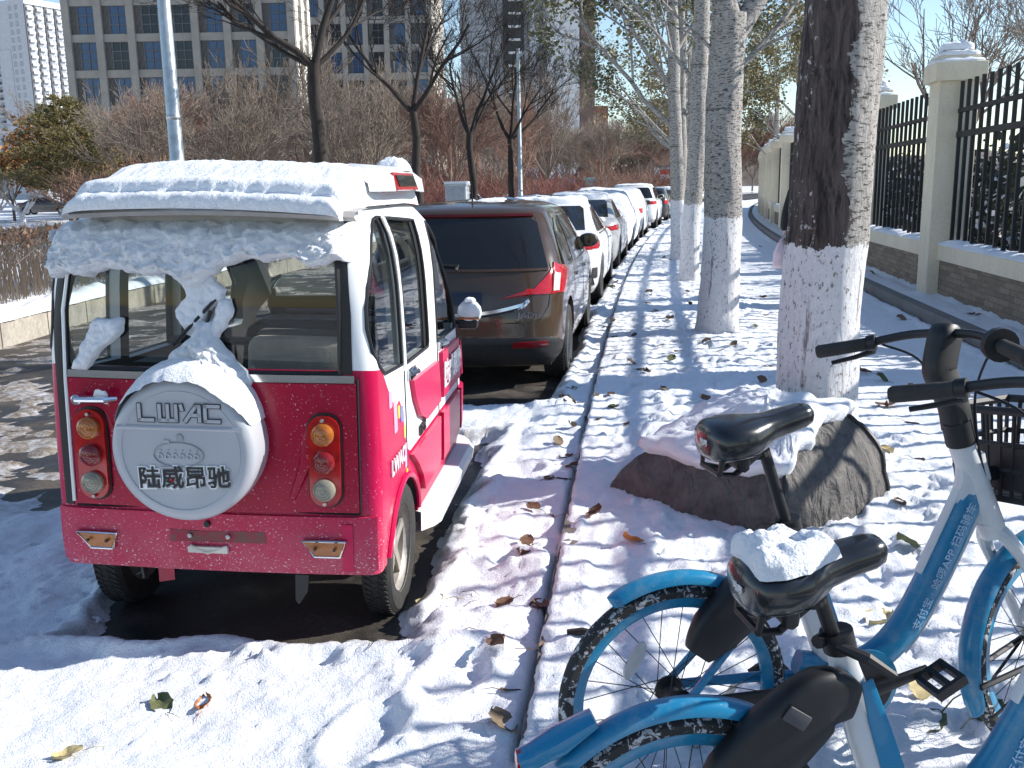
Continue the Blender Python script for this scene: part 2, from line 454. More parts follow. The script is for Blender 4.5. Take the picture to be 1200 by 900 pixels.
A, B = np.meshgrid(xs, yb_, indexing='ij'); Hh = (17+9*fbm(A*.012, 0*A, 3, 71)+3.5*fbm(A*.09, 0*A, 4, 72)+1.5*fbm(A*.4, B*3, 3, 73))*np.sin(np.pi*np.clip(B, 0, 1))**.5
grid_mesh('horizon_mask_ridge', plain('horizon_mask_brown', (.14, .115, .10), .95, 0, 0, .3, .08), A, 520+B*120+.0002*A*A, Hh-.3)  # added ridge, put here to cover the yellow sky band at the horizon
# snowy lawn beyond the fence
yv = np.linspace(1, 90, 240); tv = np.linspace(4.25, 30, 60)
A, B = np.meshgrid(yv, tv, indexing='ij'); X = XK(A)+B
grid_mesh('lawn_snow', SNOW, X, A, .33+.05*fbm(X*.8, A*.8, 4, 5)+.02*fbm(X*4, A*4, 3, 8))
# planted bed on the left of the road
def XL(y): return XK(y)-7.15-1.0*smoothstep(16, 8, y)*0+ (0.55*smoothstep(15, 9, y))
yv = np.linspace(4, 150, 260); tv = np.concatenate([np.linspace(.26, 3.2, 24), np.linspace(3.6, 60, 40)])
A, B = np.meshgrid(yv, tv, indexing='ij'); X = np.array([[XL(a) for a in r] for r in A])-B
zb = .35+.05*fbm(X*.9, A*.9, 4, 15)+.025*fbm(X*4, A*4, 3, 18)-.35*smoothstep(3.0, 6.0, B)
dbed = np.clip(.25+.9*fbm(X*.5, A*.5, 4, 44), 0, .9)*smoothstep(3, 6, B)
grid_mesh('bed_snow', SNOWG, X, A, zb, dbed)
# low concrete planter wall, its snow cap
wall = thing('planter_wall', 'low pale concrete planter wall with a snow topped edge on the far side of the road', 'wall')
mb = MB(); yv = np.arange(4, 120, .5)
mb.grid([[(XL(y)-t, y, z) for (t, z) in ((.0, -.2), (.0, .30), (.26, .30), (.26, -.2))] for y in yv], closed_u=True)
mb.build('wall_face', CONC, wall, smooth=False, recalc=True)
yv = np.arange(4, 120, .07); P = []
for y in yv:
    n = float(fbm(y*1.7, 0.3, 4, 7)); e = float(fbm(y*5, 2.3, 3, 9)); row = []
    for k in range(9):
        a = k/8; th = math.sin(PI*min(1, max(0, a)))**.6
        row.append((XL(y)+.03+.02*e-(.34)*a, y, .29+th*(.12+.05*n)))
    P.append(row)
MB().grid(P).build('snow_cap', SNOW, wall)

# ------------------------------------------------------------------ boundary fence with cream pillars
FT = 4.14
fence = thing('boundary_fence', 'cream pillared boundary fence with black iron bars on a stone faced base beside the path', 'fence')
def fpt(y, t=FT, z=0): return Vector((XK(y)+t, y, z))
PY = [-5.0, 1.0, 7.7, 12.3, 16.75, 21.2, 25.6, 30.0, 34.3, 38.5, 42.6, 46.6, 50.5, 54.3, 58.0, 61.7]
PW = .46; WT = .24
def uvset(o, f):
    uv = o.data.uv_layers.new(name='UVMap')
    for lp in o.data.loops: uv.data[lp.index].uv = f(o.data.vertices[lp.vertex_index].co)
sc_rs = random.Random(4)
mb_stone = MB(); 
for i in range(len(PY)-1):
    a, b = PY[i], PY[i+1]; n = 4
    ysg = [a+.2+(b-a-.4)*k/n for k in range(n+1)]
    t0 = FT-.09
    mb_stone.grid([[(XK(y)+t, y, z) for (t, z) in ((t0, .1), (t0, .67), (t0+.22, .67), (t0+.22, .1))] for y in ysg])
st = mb_stone.build('stone_facing', STRIP, fence, smooth=False); uvset(st, lambda c: (c.y, c.z))
mbc = MB(); 
for i in range(len(PY)-1):
    a, b = PY[i], PY[i+1]; ysg = [a+.2+(b-a-.4)*k/4 for k in range(5)]
    P = [[(XK(y)+t, y, z) for (t, z) in ((FT-.115, .67), (FT-.115, .86), (FT+.16, .86), (FT+.16, .67))] for y in ysg]
    mbc.grid(P, closed_u=True)
mbc.build('coping', CREAM, fence, smooth=False, recalc=True)
def pillar_mesh():
    p = MB(); w = PW
    p.box((0, 0, 1.44), (w, w, 2.68))                 # shaft
    p.box((0, 0, 2.87), (w+.13, w+.13, .22))          # cap block
    q = p.build('pillar', CREAM, fence, smooth=True, recalc=True, bevel=.012)
    k = MB(); k.box((0, 0, 3.02), (w+.02, w+.02, .09), taper=.93); k.box((0, 0, 3.10), (w-.10, w-.10, .08), taper=.85)
    c = k.build('cap_steps', CREAM, q, recalc=True, bevel=.008)
    s = MB(); rsn = random.Random(3)
    for (z, h0, th) in ((2.98, (w+.10)/2, .05), (3.06, (w+.0)/2, .06), (3.13, (w-.12)/2, .09)):
        n = 26; rings = []
        for (f, dz) in ((1.0, 0), (1.01, th*.4), (.95, th*.8), (.8, th), (.3, th*1.12)):
            row = []
            for j in range(n):
                a = 2*PI*j/n; ca, sa = math.cos(a), math.sin(a); m = 1/max(abs(ca), abs(sa)); m = min(m, 1.28)
                e = 1+.06*float(perlin(ca*3+z*9, sa*3, 5))
                row.append((ca*m*h0*f*e, sa*m*h0*f*e, z+dz*(1+.3*float(perlin(ca*4, sa*4+z, 8)))))
            rings.append(row)
        s.grid(rings, closed_u=True); o = len(s.v); s.f.append(tuple(range(o-n, o))); s.m.append(0)
    s.build('snow_cap', SNOW, q)
    return q
pil0 = pillar_mesh()
for i, y in enumerate(PY):
    o = pil0 if i == 0 else copy_tree(pil0, fence)
    o.location = fpt(y, FT, .05); o.rotation_euler = (0, 0, HEAD(y)+sc_rs.uniform(-.01, .01))
def panel(a, b):
    p0, p1 = fpt(a, FT+.02), fpt(b, FT+.02); d = (p1-p0); L = d.length; d.normalize(); h = math.atan2(d.y, d.x)
    L2 = L-PW-.02; mb = MB(); n = max(8, int(round(L2/.262)))
    x0 = PW/2+.05
    for k in range(n+1):
        x = x0+(L2-.08)*k/n
        mb.box((x, 0, 1.85), (.038, .038, 1.90))
    mb.box((L/2, 0.0, 2.46), (L2+.03, .045, .050)); mb.box((L/2, 0.0, 2.18), (L2+.03, .045, .070))
    o = mb.build('iron_railing', BLACK, fence, smooth=False); o.location = p0; o.rotation_euler = (0, 0, h)
    s = MB(); P = []; m = 60
    for k in range(m+1):
        u = k/m; q = p0+d*(PW/2-.03+(L-PW+.06)*u); nx = Vector((-d.y, d.x, 0)); e = float(fbm(q.y*2.3, 4.4, 3, 2)); row = []
        for j in range(8):
            v = j/7; th = max(0, math.sin(PI*v))**.5
            row.append(q+nx*(.16+.012*e-.30*v)+Vector((0, 0, .858+th*(.055+.03*e))))
        P.append(row)
    MB().grid(P).build('ledge_snow', SNOW, fence)
for i in range(len(PY)-1): panel(PY[i], PY[i+1])
# ------------------------------------------------------------------ vehicle bodies: stacked plan outlines
class Body:
    """keys: list of (z, y_rear, y_front, half_width, r_rear, r_front); bow: plan curvature of the ends (rear, front)"""
    def __init__(self, keys, bow=(.05, .08), taper=.05, n=None, lv=40, smooth_keys=True):
        self.k = np.array(keys, float); self.bow = bow; self.taper = taper
        self.zmin, self.zmax = self.k[0, 0], self.k[-1, 0]; self.lv = lv
    def par(self, z):
        return [float(np.interp(z, self.k[:, 0], self.k[:, i])) for i in range(1, 6)]
    def contour(self, z, nr=8, nc=6, ns=26, grow=0.0):
        yr, yf, w, rr_, rf = self.par(z); yr -= grow; yf += grow; w += grow
        rr_ = max(.01, min(rr_, w*.95, (yf-yr)*.45)); rf = max(.01, min(rf, w*.95, (yf-yr)*.45))
        L = []
        for i in range(nr): L.append((( w-rr_)*i/nr, yr))
        for i in range(nc): a = PI/2*i/nc; L.append((w-rr_+rr_*math.sin(a), yr+rr_-rr_*math.cos(a)))
        y0, y1 = yr+rr_, yf-rf
        for i in range(ns): L.append((w, y0+(y1-y0)*i/ns))
        for i in range(nc): a = PI/2*i/nc; L.append((w-rf+rf*math.cos(a), yf-rf+rf*math.sin(a)))
        for i in range(nr+1): L.append(((w-rf)*(1-i/nr), yf))
        ym = (yr+yf)/2; hl = (yf-yr)/2; out = []
        for (x, y) in L:
            q = abs(x)/max(w, 1e-6)
            s = (y-ym)/hl
            y2 = y+(self.bow[0]*q*q if s < 0 else -self.bow[1]*q*q)*abs(s)**6
            x2 = x*(1-self.taper*abs(s)**3)
            out.append((x2, y2))
        return out
    def ring(self, z, grow=0.0):
        h = self.contour(z, grow=grow)
        return [(x, y, z) for x, y in h]+[(-x, y, z) for x, y in h[-2:0:-1]]
    def solid(self, levels=None, grow=0.0, mb=None, dz=0.0):
        mb = mb or MB()
        zs = levels if levels is not None else np.linspace(self.zmin, self.zmax, self.lv)
        P = [[(a, b, c+dz) for a, b, c in self.ring(z, grow)] for z in zs]
        o = len(mb.v); mb.grid(P, closed_u=True); n = len(P[0])
        # close the ends with strips across x
        m = n//2
        for (row, flip) in ((0, True), (len(P)-1, False)):
            b = o+row*n
            for i in range(m):
                j = (n-i) % n; f = (b+i, b+i+1, b+(n-i-1) % n, b+j) if i else (b, b+1, b+n-1)
                f = tuple(dict.fromkeys(f))
                if len(f) < 3: continue
                mb.f.append(f if flip else f[::-1]); mb.m.append(0)
        return mb
    # points on the surface
    def rear(self, x, z, off=0.0):
        c = self.contour(z); s = 1 if x >= 0 else -1; X = abs(x)
        for (a, b) in zip(c, c[1:]):
            if a[0]-1e-9 <= X <= b[0]+1e-9:
                t = 0 if b[0] == a[0] else (X-a[0])/(b[0]-a[0]); return Vector((x, a[1]+(b[1]-a[1])*t, z))
        return Vector((x, c[8][1], z))
    def side(self, y, z, s=1):
        c = self.contour(z)
        best = None
        for (a, b) in zip(c, c[1:]):
            if a[1] <= y <= b[1] and b[1] > a[1]:
                t = (y-a[1])/(b[1]-a[1]); x = a[0]+(b[0]-a[0])*t
                if best is None or x > best: best = x
        if best is None: best = c[14][0]
        return Vector((s*best, y, z))
    def arc(self, a, z):
        """a = distance along the outline from the middle of the rear, + to the right"""
        s = 1 if a >= 0 else -1; d = abs(a); c = self.contour(z)
        for (p, q) in zip(c, c[1:]):
            l = math.hypot(q[0]-p[0], q[1]-p[1])
            if d <= l or l == 0:
                if l == 0: continue
                t = d/l; return Vector((s*(p[0]+(q[0]-p[0])*t), p[1]+(q[1]-p[1])*t, z))
            d -= l
        return Vector((0, c[-1][1], z))
def panel_mb(poly, surf, off=.004, rows=10, cols=10, mb=None, mi=0, skirt=.006):
    """a thin plate following the surface: poly in (a,z), one interval per z"""
    mb = mb or MB(); zs = [p[1] for p in poly]; z0, z1 = min(zs), max(zs)
    lv = sorted(set([round(z0+(z1-z0)*i/rows, 5) for i in range(rows+1)]+[round(z, 5) for z in zs]))
    P = []
    for z in lv:
        zz = min(max(z, z0+1e-5), z1-1e-5); xs = []
        n = len(poly)
        for i in range(n):
            (a, za), (b, zb) = poly[i], poly[(i+1) % n]
            if (za-zz)*(zb-zz) <= 0 and za != zb: xs.append(a+(b-a)*(zz-za)/(zb-za))
        if len(xs) < 2: continue
        a0, a1 = min(xs), max(xs); row = []
        for j in range(cols+1): row.append(surf(a0+(a1-a0)*j/cols, z))
        P.append(row)
    a, b = len(P), len(P[0]); Q = []
    for i in range(a):
        row = []
        for j in range(b):
            du = P[i][min(j+1, b-1)]-P[i][max(j-1, 0)]; dv = P[min(i+1, a-1)][j]-P[max(i-1, 0)][j]
            nn = du.cross(dv)
            if nn.length < 1e-12: nn = Vector((0, -1, 0))
            nn.normalize(); row.append((P[i][j], nn))
        Q.append(row)
    # orient outwards (away from the middle of the body)
    mid = Q[a//2][b//2]; ref = Vector((mid[0].x, mid[0].y-1.2, 0)) if True else None
    sgn = 1 if mid[1].dot(Vector((mid[0].x, min(0, mid[0].y-.8) if abs(mid[0].x) < .45 else 0, .05))) >= 0 else -1
    top = [[p+n*sgn*off for p, n in r] for r in Q]
    full = [[p+n*sgn*(off-skirt) for p, n in r] for r in Q]
    o = len(mb.v); mb.grid(top, mi)
    # skirt
    def edge(t, f):
        mb.grid([t, f], mi)
    edge(top[0], full[0]); edge(full[-1], top[-1]); edge([r[0] for r in full], [r[0] for r in top]); edge([r[-1] for r in top], [r[-1] for r in full])
    return mb
def place_text(s, size, o, ex, ey, mat, parent, depth=.004, bold=0.0, sx=1.0, name='lettering'):
    mb = text_mb(s, size, depth, bold, sx); ex = Vector(ex).normalized(); ey = Vector(ey); ey = (ey-ex*ey.dot(ex)).normalized()
    xform(mb, basis(o, ex, ey, ex.cross(ey))); return mb.build(name, mat, parent, smooth=False)

# ------------------------------------------------------------------ wheels
def make_wheel(parent, c, r, wd, rimmat, side=1, spokes=5, name='wheel', treads=True, rimr=.62):
    """axle along x; side=+1 shows its face to +x"""
    t = MB(); hw = wd/2
    prof = [(r*rimr, -hw*.8), (r*.80, -hw), (r*.93, -hw*.96), (r*.985, -hw*.75), (r, -hw*.4), (r, hw*.4), (r*.985, hw*.75), (r*.93, hw*.96), (r*.80, hw), (r*rimr, hw*.8)]
    t.lathe(prof, 'x', (0, 0, 0), 44)
    if treads:
        n = 64
        for k in range(n):
            a = 2*PI*k/n
            for (h0, h1, da) in ((-hw*.72, -hw*.28, .05), (-hw*.2, hw*.2, -.04), (hw*.28, hw*.72, .05)):
                P = []
                for (h, aa) in ((h0, a), (h1, a+da), (h1, a+da+.055), (h0, a+.055)):
                    P += [(h, (r-.004)*math.cos(aa), (r-.004)*math.sin(aa)), (h, (r+.0032)*math.cos(aa), (r+.0032)*math.sin(aa))]
                t.add(P, [(1, 3, 5, 7), (0, 1, 7, 6), (2, 4, 5, 3), (0, 2, 3, 1), (4, 6, 7, 5)])
    ty = t.build(name, RUBBER, parent, loc=c)
    m = MB(); R0 = r*rimr; s = side
    m.lathe([(R0*1.03, s*hw*.85), (R0, s*hw*.55), (R0*.93, s*hw*.35), (R0*.9, -s*hw*.5), (R0*1.0, -s*hw*.8)], 'x', (0, 0, 0), 36)
    m.lathe([(.001, s*hw*.42), (R0*.2, s*hw*.42), (R0*.24, s*hw*.30), (R0*.24, 0), (0.001, 0)], 'x', (0, 0, 0), 18)
    for k in range(spokes):
        a = 2*PI*k/spokes
        q = Matrix.Rotation(a, 3, 'X')
        m.box(q @ Vector((s*hw*.28, 0, R0*.55)), (hw*.18, R0*.24, R0*.8), q)
    m.lathe([(.001, -s*hw*.2), (R0*.9, -s*hw*.2)], 'x', (0, 0, 0), 30)
    m.build('rim', rimmat, ty, recalc=True)
    return ty
# ------------------------------------------------------------------ red electric three wheeler (nose to +y, origin at rear axle on the ground)
def m_trike():
    k = NT('trike_paint'); co = k.coord('Object'); x, y, z = k.sep(co)
    # wavy border between the red lower body and the white upper body, along the side
    fc = k.n('ShaderNodeFloatCurve'); cm = fc.mapping; cu = cm.curves[0]
    pts = [(-.45, 1.06), (-.33, 1.06), (-.21, 1.045), (-.12, .95), (-.02, .86), (.05, .88), (.10, .83), (.16, .66), (.22, .63), (2.2, .63)]
    N = [((a+.5)/3.0, b/2.0) for a, b in pts]
    while len(cu.points) < len(N): cu.points.new(.5, .5)
    for p, (a, b) in zip(cu.points, N): p.location = (a, b); p.handle_type = 'VECTOR'
    cm.update()
    k.l(k.math('DIVIDE', k.math('ADD', y, .5), 3.0), fc.inputs['Value'])
    lim = k.math('MULTIPLY', fc.outputs[0], 2.0)
    iswhite = k.math('GREATER_THAN', z, lim)
    n = k.noise(3, 4, .6, co)
    red = k.ramp(n, [(.3, (.41, .002, .046)), (.7, (.50, .003, .066))])
    wht = k.ramp(n, [(.3, (.74, .75, .76)), (.7, (.82, .83, .84))])
    c = k.mix(iswhite, red, wht)
    # road salt and frozen spatter on the tail and the low panels
    sp = k.noise(95, 3, .75, k.coord('Object', (1, 1, 1.5))); lo = k.n('ShaderNodeMapRange'); lo.inputs[1].default_value = .95; lo.inputs[2].default_value = .30; lo.inputs[3].default_value = .0; lo.inputs[4].default_value = .098
    k.l(z, lo.inputs[0]); thr = k.math('SUBTRACT', .715, lo.outputs[0])
    back = k.n('ShaderNodeMapRange'); back.inputs[1].default_value = .3; back.inputs[2].default_value = -.3; back.inputs[3].default_value = 0; back.inputs[4].default_value = 1; k.l(y, back.inputs[0])
    m1 = k.math('GREATER_THAN', sp, thr); m1 = k.math('MULTIPLY', k.math('MULTIPLY', m1, .75), back.outputs[0])
    hz = k.math('MULTIPLY', k.math('MULTIPLY', k.ramp(k.noise(5, 5, .7, co), [(.35, 0.0), (.75, .55)]), back.outputs[0]), k.n('ShaderNodeMath').outputs[0]) if False else None
    film = k.n('ShaderNodeMapRange'); film.inputs[1].default_value = .62; film.inputs[2].default_value = .30; film.inputs[3].default_value = 0; film.inputs[4].default_value = .20; k.l(z, film.inputs[0])
    fm = k.math('MULTIPLY', k.math('MULTIPLY', film.outputs[0], k.ramp(k.noise(7, 5, .7, co), [(.3, .1), (.7, 1.0)])), back.outputs[0])
    c = k.mix(fm, c, (.62, .50, .52)); c = k.mix(m1, c, (.78, .72, .74)); k.col(c)
    k.set(k.ramp(n, [(.3, .28), (.7, .40)]), 0, .08, .30); return k.m
TRIKE = m_trike()
TRED = plain('red_paint', (.53, .003, .070), .30, 0, .1, .06, spec=.3)
TREDD = plain('dusty_red_paint', (.46, .012, .055), .35, 0, .3, .12, 20)
def m_spatter(name, base, rough):
    k = NT(name); co = k.coord(); n = k.noise(6, 4, .6, co); sp = k.noise(110, 3, .75, co)
    c = k.ramp(n, [(.3, tuple(v*.92 for v in base)), (.7, base)]); c = k.mix(k.ramp(sp, [(.655, 0.0), (.665, .7)]), c, (.75, .70, .72)); k.col(c); k.set(rough, 0, .1, .30); return k.m
HATCH = m_spatter('shaded_hatch_paint', (.35, .001, .030), .28)  # same red as the sides, darkened to carry the rear's shade
AMBER = plain('amber_lens', (.40, .12, .014), .12, 0, .5, .2, 30); REDL = plain('red_lens', (.42, .008, .008), .10, 0, .6, .25, 25); CLEARL = plain('clear_lens', (.27, .25, .19), .12, 0, .5, .15, 40)
DKRED = plain('dark_red_lens', (.22, .008, .01), .12, 0, .5, .2)
SEAT = plain('beige_upholstery', (.66, .56, .46), .8, 0, 0, .15, 12, .2); INK = plain('black_ink', (.012, .012, .014), .5); 
COVER = plain('spare_cover_plastic', (.40, .415, .45), .38, 0, .25, .05, 3)
GREYP = plain('grey_marking', (.30, .31, .33), .4); PALE = plain('pale_plastic', (.62, .58, .50), .5, 0, 0, .2)
RIM = plain('dull_rim_paint', (.36, .33, .29), .5, .3, 0, .25, 20)
trike = thing('electric_three_wheeler', 'small red and white three wheeler with a round spare wheel cover on its hatch', 'three wheeler', (TR_A[0], TR_A[1], .0), TR_H)
TB = Body([(.315, -.325, 1.80, .590, .045, .30), (.42, -.330, 1.88, .597, .045, .32), (.62, -.330, 1.92, .597, .05, .34), (.80, -.330, 1.91, .595, .05, .36), (1.0, -.330, 1.83, .590, .055, .38),
           (1.1, -.330, 1.74, .586, .06, .36), (1.3, -.322, 1.50, .575, .08, .32), (1.42, -.312, 1.34, .560, .10, .28), (1.52, -.295, 1.20, .535, .13, .25), (1.58, -.265, 1.10, .500, .16, .25), (1.625, -.19, .98, .42, .18, .2), (1.645, -.05, .82, .27, .15, .15)],
          bow=(.02, .10), taper=.0, lv=64)
LINER = plain('dark_headliner', (.035, .033, .034), .8, 0, 0, .2)
def tri_body():
    o = TB.solid().build('body', TRIKE, trike, recalc=True)
    TI = Body([(.47, -.26, 1.75, .545, .04, .28)]+[(z, yr+.07, yf-.07, w_-.05, r1, r2) for (z, yr, yf, w_, r1, r2) in TB.k[3:-2]]+[(1.59, -.18, .98, .42, .1, .15)], bow=(.02, .1), taper=0, lv=30)
    ci = TI.solid().build('c', BLACK, trike, recalc=True)
    cut = [ci]
    def px(poly, x0, x1): cut.append(MB().prism(poly, x0, x1, 'x').build('c', BLACK, trike, smooth=False, recalc=True))
    for p in SIDEWIN: px(p, -1, 1)
    cut.append(MB().prism(REARWIN, -.8, .1, 'y').build('c', BLACK, trike, smooth=False, recalc=True))
    # windscreen
    cut.append(MB().prism([(-.42, 1.08), (.42, 1.08), (.40, 1.46), (-.40, 1.46)], 1.0, 3, 'y').build('c', BLACK, trike, smooth=False, recalc=True))
    # wheel arches
    for s in (-1, 1):
        P = [(.10+.305*math.cos(a), .255+.30*math.sin(a)) for a in np.linspace(0, 2*PI, 40, endpoint=False)]
        cut.append(MB().prism(P, s*.40, s*.9, 'x').build('c', BLACK, trike, smooth=False, recalc=True))
    bool_diff(o, cut)
    me = o.data
    if len(me.materials) < 2: me.materials.append(LINER)
    else: me.materials[1] = LINER
    for p in me.polygons:
        c = p.center; yr, yf, w_ = TB.par(min(max(c.z, .32), 1.64))[:3]
        p.material_index = 1 if (abs(c.x) < w_-.030 and yr+.045 < c.y < yf-.05 and .35 < c.z < 1.60) else 0
    return o
def arcwin():  # rear quarter window, arched to the back
    P = [(.125, 1.0), (.135, 1.56)]
    for k in range(9): a = R(90+90*k/8); P.append((.08+.37*math.cos(a), 1.20+.36*math.sin(a)))
    P += [(-.285, 1.12), (-.25, 1.065), (-.17, 1.02)]
    return P
SIDEWIN = [arcwin(), [(.195, .99), (.67, .98), (.685, 1.0), (.685, 1.53), (.21, 1.555)],
           [(.90, .965), (1.415, .955), (1.43, .98), (1.39, 1.18), (1.21, 1.365), (1.0, 1.49), (.92, 1.515)], [(1.53, .96), (1.70, .97), (1.56, 1.20)]]
REARWIN = [(-.505, 1.045), (.470, 1.045), (.472, 1.25), (.465, 1.42), (.42, 1.515), (-.42, 1.515), (-.475, 1.42), (-.50, 1.25)]
tri_body()
# window panes
def pane(poly, s):
    surf = lambda a, z: TB.side(a, z, s)
    panel_mb(poly, surf, -.012, 8, 8, skirt=.003).build('side_window', GLASS, trike)
def frame_mb(poly, surf, wd, off, mb=None, th=.008):
    """rubber strip along a window outline"""
    mb = mb or MB(); n = len(poly); c = Vector((sum(p[0] for p in poly)/n, sum(p[1] for p in poly)/n)); pts = []
    for i, p in enumerate(poly):
        q = poly[(i+1) % n]; m = max(1, int(math.hypot(q[0]-p[0], q[1]-p[1])/.06))
        for k in range(m): pts.append((p[0]+(q[0]-p[0])*k/m, p[1]+(q[1]-p[1])*k/m))
    mb.tube([surf(a, z) for a, z in pts], wd, 6, closed=True); return mb
for s in (1, -1):
    sf = lambda a, z, s=s: TB.side(a, z, s)
    for i, p in enumerate(SIDEWIN):
        pane(p, s)
        frame_mb(p, sf, .0075, 0).build('window_seal', BLACK, trike)
    # black door post behind the middle window and white quarter bar
    panel_mb([(.625, .985), (.682, .985), (.682, 1.53), (.625, 1.53)], sf, -.006, 8, 3).build('door_post', BLACK, trike)
    panel_mb([(.140, .985), (.180, .985), (.185, 1.555), (.148, 1.555)], sf, .008, 8, 3, skirt=.02).build('window_bar', WHITEP, trike)
RW = lambda a, z: TB.rear(a, z)
panel_mb(REARWIN, RW, -.010, 8, 10, skirt=.003).build('rear_window', GLASS, trike)
mb = MB(); frame_mb(REARWIN, RW, .010, 0, mb); mb.build('rear_window_seal', BLACK, trike)
# black surround of the hatch (uprights beside glass and hatch), white gutter strip on the left edge
for poly in ([(-.556, .545), (-.525, .545), (-.518, 1.20), (-.492, 1.40), (-.43, 1.53), (-.465, 1.53), (-.522, 1.40), (-.550, 1.20)], [(.470, 1.045), (.512, 1.045), (.510, 1.25), (.498, 1.42), (.45, 1.53), (.42, 1.53), (.468, 1.42), (.473, 1.25)]):
    panel_mb(poly, RW, .004, 14, 3).build('hatch_surround', BLACK, trike)
mb = MB(); mb.tube([RW(-.520, .56)+Vector((0, -.008, 0)), RW(-.512, 1.0)+Vector((0, -.010, 0)), RW(-.502, 1.25)+Vector((0, -.010, 0)), RW(-.468, 1.45)+Vector((0, -.010, 0))], .0065, 6); mb.build('hatch_trim', WHITEP, trike)
# hatch: red lower panel with swage, chrome waist strip, seams
hatch = panel_mb([(-.505, .552), (.525, .552), (.525, 1.012), (-.505, 1.012)], RW, .010, 10, 16, skirt=.014).build('hatch', HATCH, trike)
mb = MB(); mb.tube([RW(-.51, .546)+Vector((0, -.006, 0)), RW(.53, .546)+Vector((0, -.006, 0)), RW(.53, 1.03)+Vector((0, -.006, 0))], .005, 5); mb.build('hatch_seam', BLACK, hatch)
mb = MB(); panel_mb([(-.50, 1.016), (.52, 1.016), (.52, 1.042), (-.50, 1.042)], RW, .014, 2, 12, mb, skirt=.014); mb.build('waist_strip', CHROME, hatch)
for s in (-1, 1):
    mb = MB(); P = [(s*.30, .93), (s*.36, .88), (s*.395, .80), (s*.375, .86), (s*.33, .915)]
    mb.tube([RW(s*.29, .60)+Vector((0, -.010, 0)), RW(s*.34, .72)+Vector((0, -.012, 0)), RW(s*.345, .82)+Vector((0, -.010, 0)), RW(s*.375, .90)+Vector((0, -.008, 0))], [.012, .022, .016, .004], 8, flat=.5, up=(0, -1, 0)); mb.build('swage', HATCH, hatch)
# handle
mb = MB(); hx0, hx1, hz = -.478, -.315, .945
mb.tube([(hx0+.01, -.352, hz), (hx0+.03, -.375, hz+.002), (hx1-.03, -.378, hz+.004), (hx1, -.355, hz+.004)], [.013, .017, .016, .012], 10, flat=.8)
mb.lathe([(.001, -.388), (.014, -.388), (.019, -.382), (.019, -.35)], 'y', (hx0+.03, 0, hz), 16); mb.build('hatch_handle', CHROME, hatch, recalc=True)
# tail lamps
def tail_lamp(cx):
    zc = .742; b = MB(); poly = rrect(cx, zc, .108, .325, .05)
    q = panel_mb(poly, RW, .030, 12, 8, skirt=.03).build('tail_light', REDL, trike)
    panel_mb(rrect(cx, zc, .122, .340, .055), RW, .016, 12, 8, skirt=.012).build('lamp_bezel', BLACK, q)
    for (dz, m, nm) in ((.098, AMBER, 'amber_lens'), (.0, DKRED, 'red_lens'), (-.100, CLEARL, 'clear_lens')):
        b = MB(); pr = [(.001, -.381), (.018, -.379), (.034, -.373), (.0395, -.366), (.0395, -.352)]
        b.lathe(pr, 'y', (cx, .0, zc+dz), 24); b.build(nm, m, q, recalc=True)
        b = MB(); 
        for rr1 in (.010, .020, .030): b.tube([(cx+rr1*math.cos(a), -.3815+(rr1/.04)**2*.008, zc+dz+rr1*math.sin(a)) for a in np.linspace(0, 2*PI, 20, endpoint=False)], .0011, 4, closed=True)
        b.build('lens_ring', m, q)
    for dz in (.148, -.150): MB().lathe([(.001, -.364), (.006, -.364), (.006, -.355)], 'y', (cx, 0, zc+dz), 8).build('screw', STEEL, q)
tail_lamp(-.425); tail_lamp(.412)
# spare wheel cover
sp = MB(); SX, SZ = -.030, .806; SR = .250
sp.lathe([(.001, -.498), (SR*.55, -.498), (SR*.80, -.497), (SR*.835, -.499), (SR*.90, -.497), (SR*.965, -.488), (SR*.995, -.472), (SR, -.45), (SR, -.37), (SR*.98, -.335)], 'y', (SX, 0, SZ), 72)
spare = sp.build('spare_wheel_cover', COVER, trike, angle=50)
mb = MB(); mb.tube([(SX+SR*.82*math.cos(a), -.4985, SZ+SR*.82*math.sin(a)) for a in np.linspace(0, 2*PI, 60, endpoint=False)], .0022, 6, closed=True); mb.build('cover_edge', COVER, spare)
mb = MB(); P = [[(SX-.215+.43*i/20, -.499-.0045*math.sin(PI*j/4), SZ+.072+.016*j/4*1.0) for j in range(5)] for i in range(21)]; mb.grid(P); mb.build('raised_band', COVER, spare, recalc=True)
YF = -.5005
# emblem plate with embossed figures
mb = MB(); P = [(SX-.008+.086*math.cos(a), YF, SZ-.012+.042*math.sin(a)) for a in np.linspace(0, 2*PI, 48, endpoint=False)]; mb.tube(P, .0024, 6, closed=True); mb.build('emblem_ring', GREYP, spare)
place_text('666666', .050, (SX-.008, YF+.001, SZ-.012), (1, 0, 0), (0, 0, 1), COVER, spare, .005, sx=1.0)
MB().box((SX-.046, YF, SZ+.034), (.022, .003, .010)).build('emblem_tab', COVER, spare); MB().box((SX-.008, YF, SZ-.058), (.13, .003, .010)).build('emblem_tab', COVER, spare)
MB().lathe([(.001, YF-.003), (.012, YF-.003), (.014, YF+.004)], 'y', (SX+.0, 0, SZ+.048), 16).build('cover_bolt', GREYP, spare)
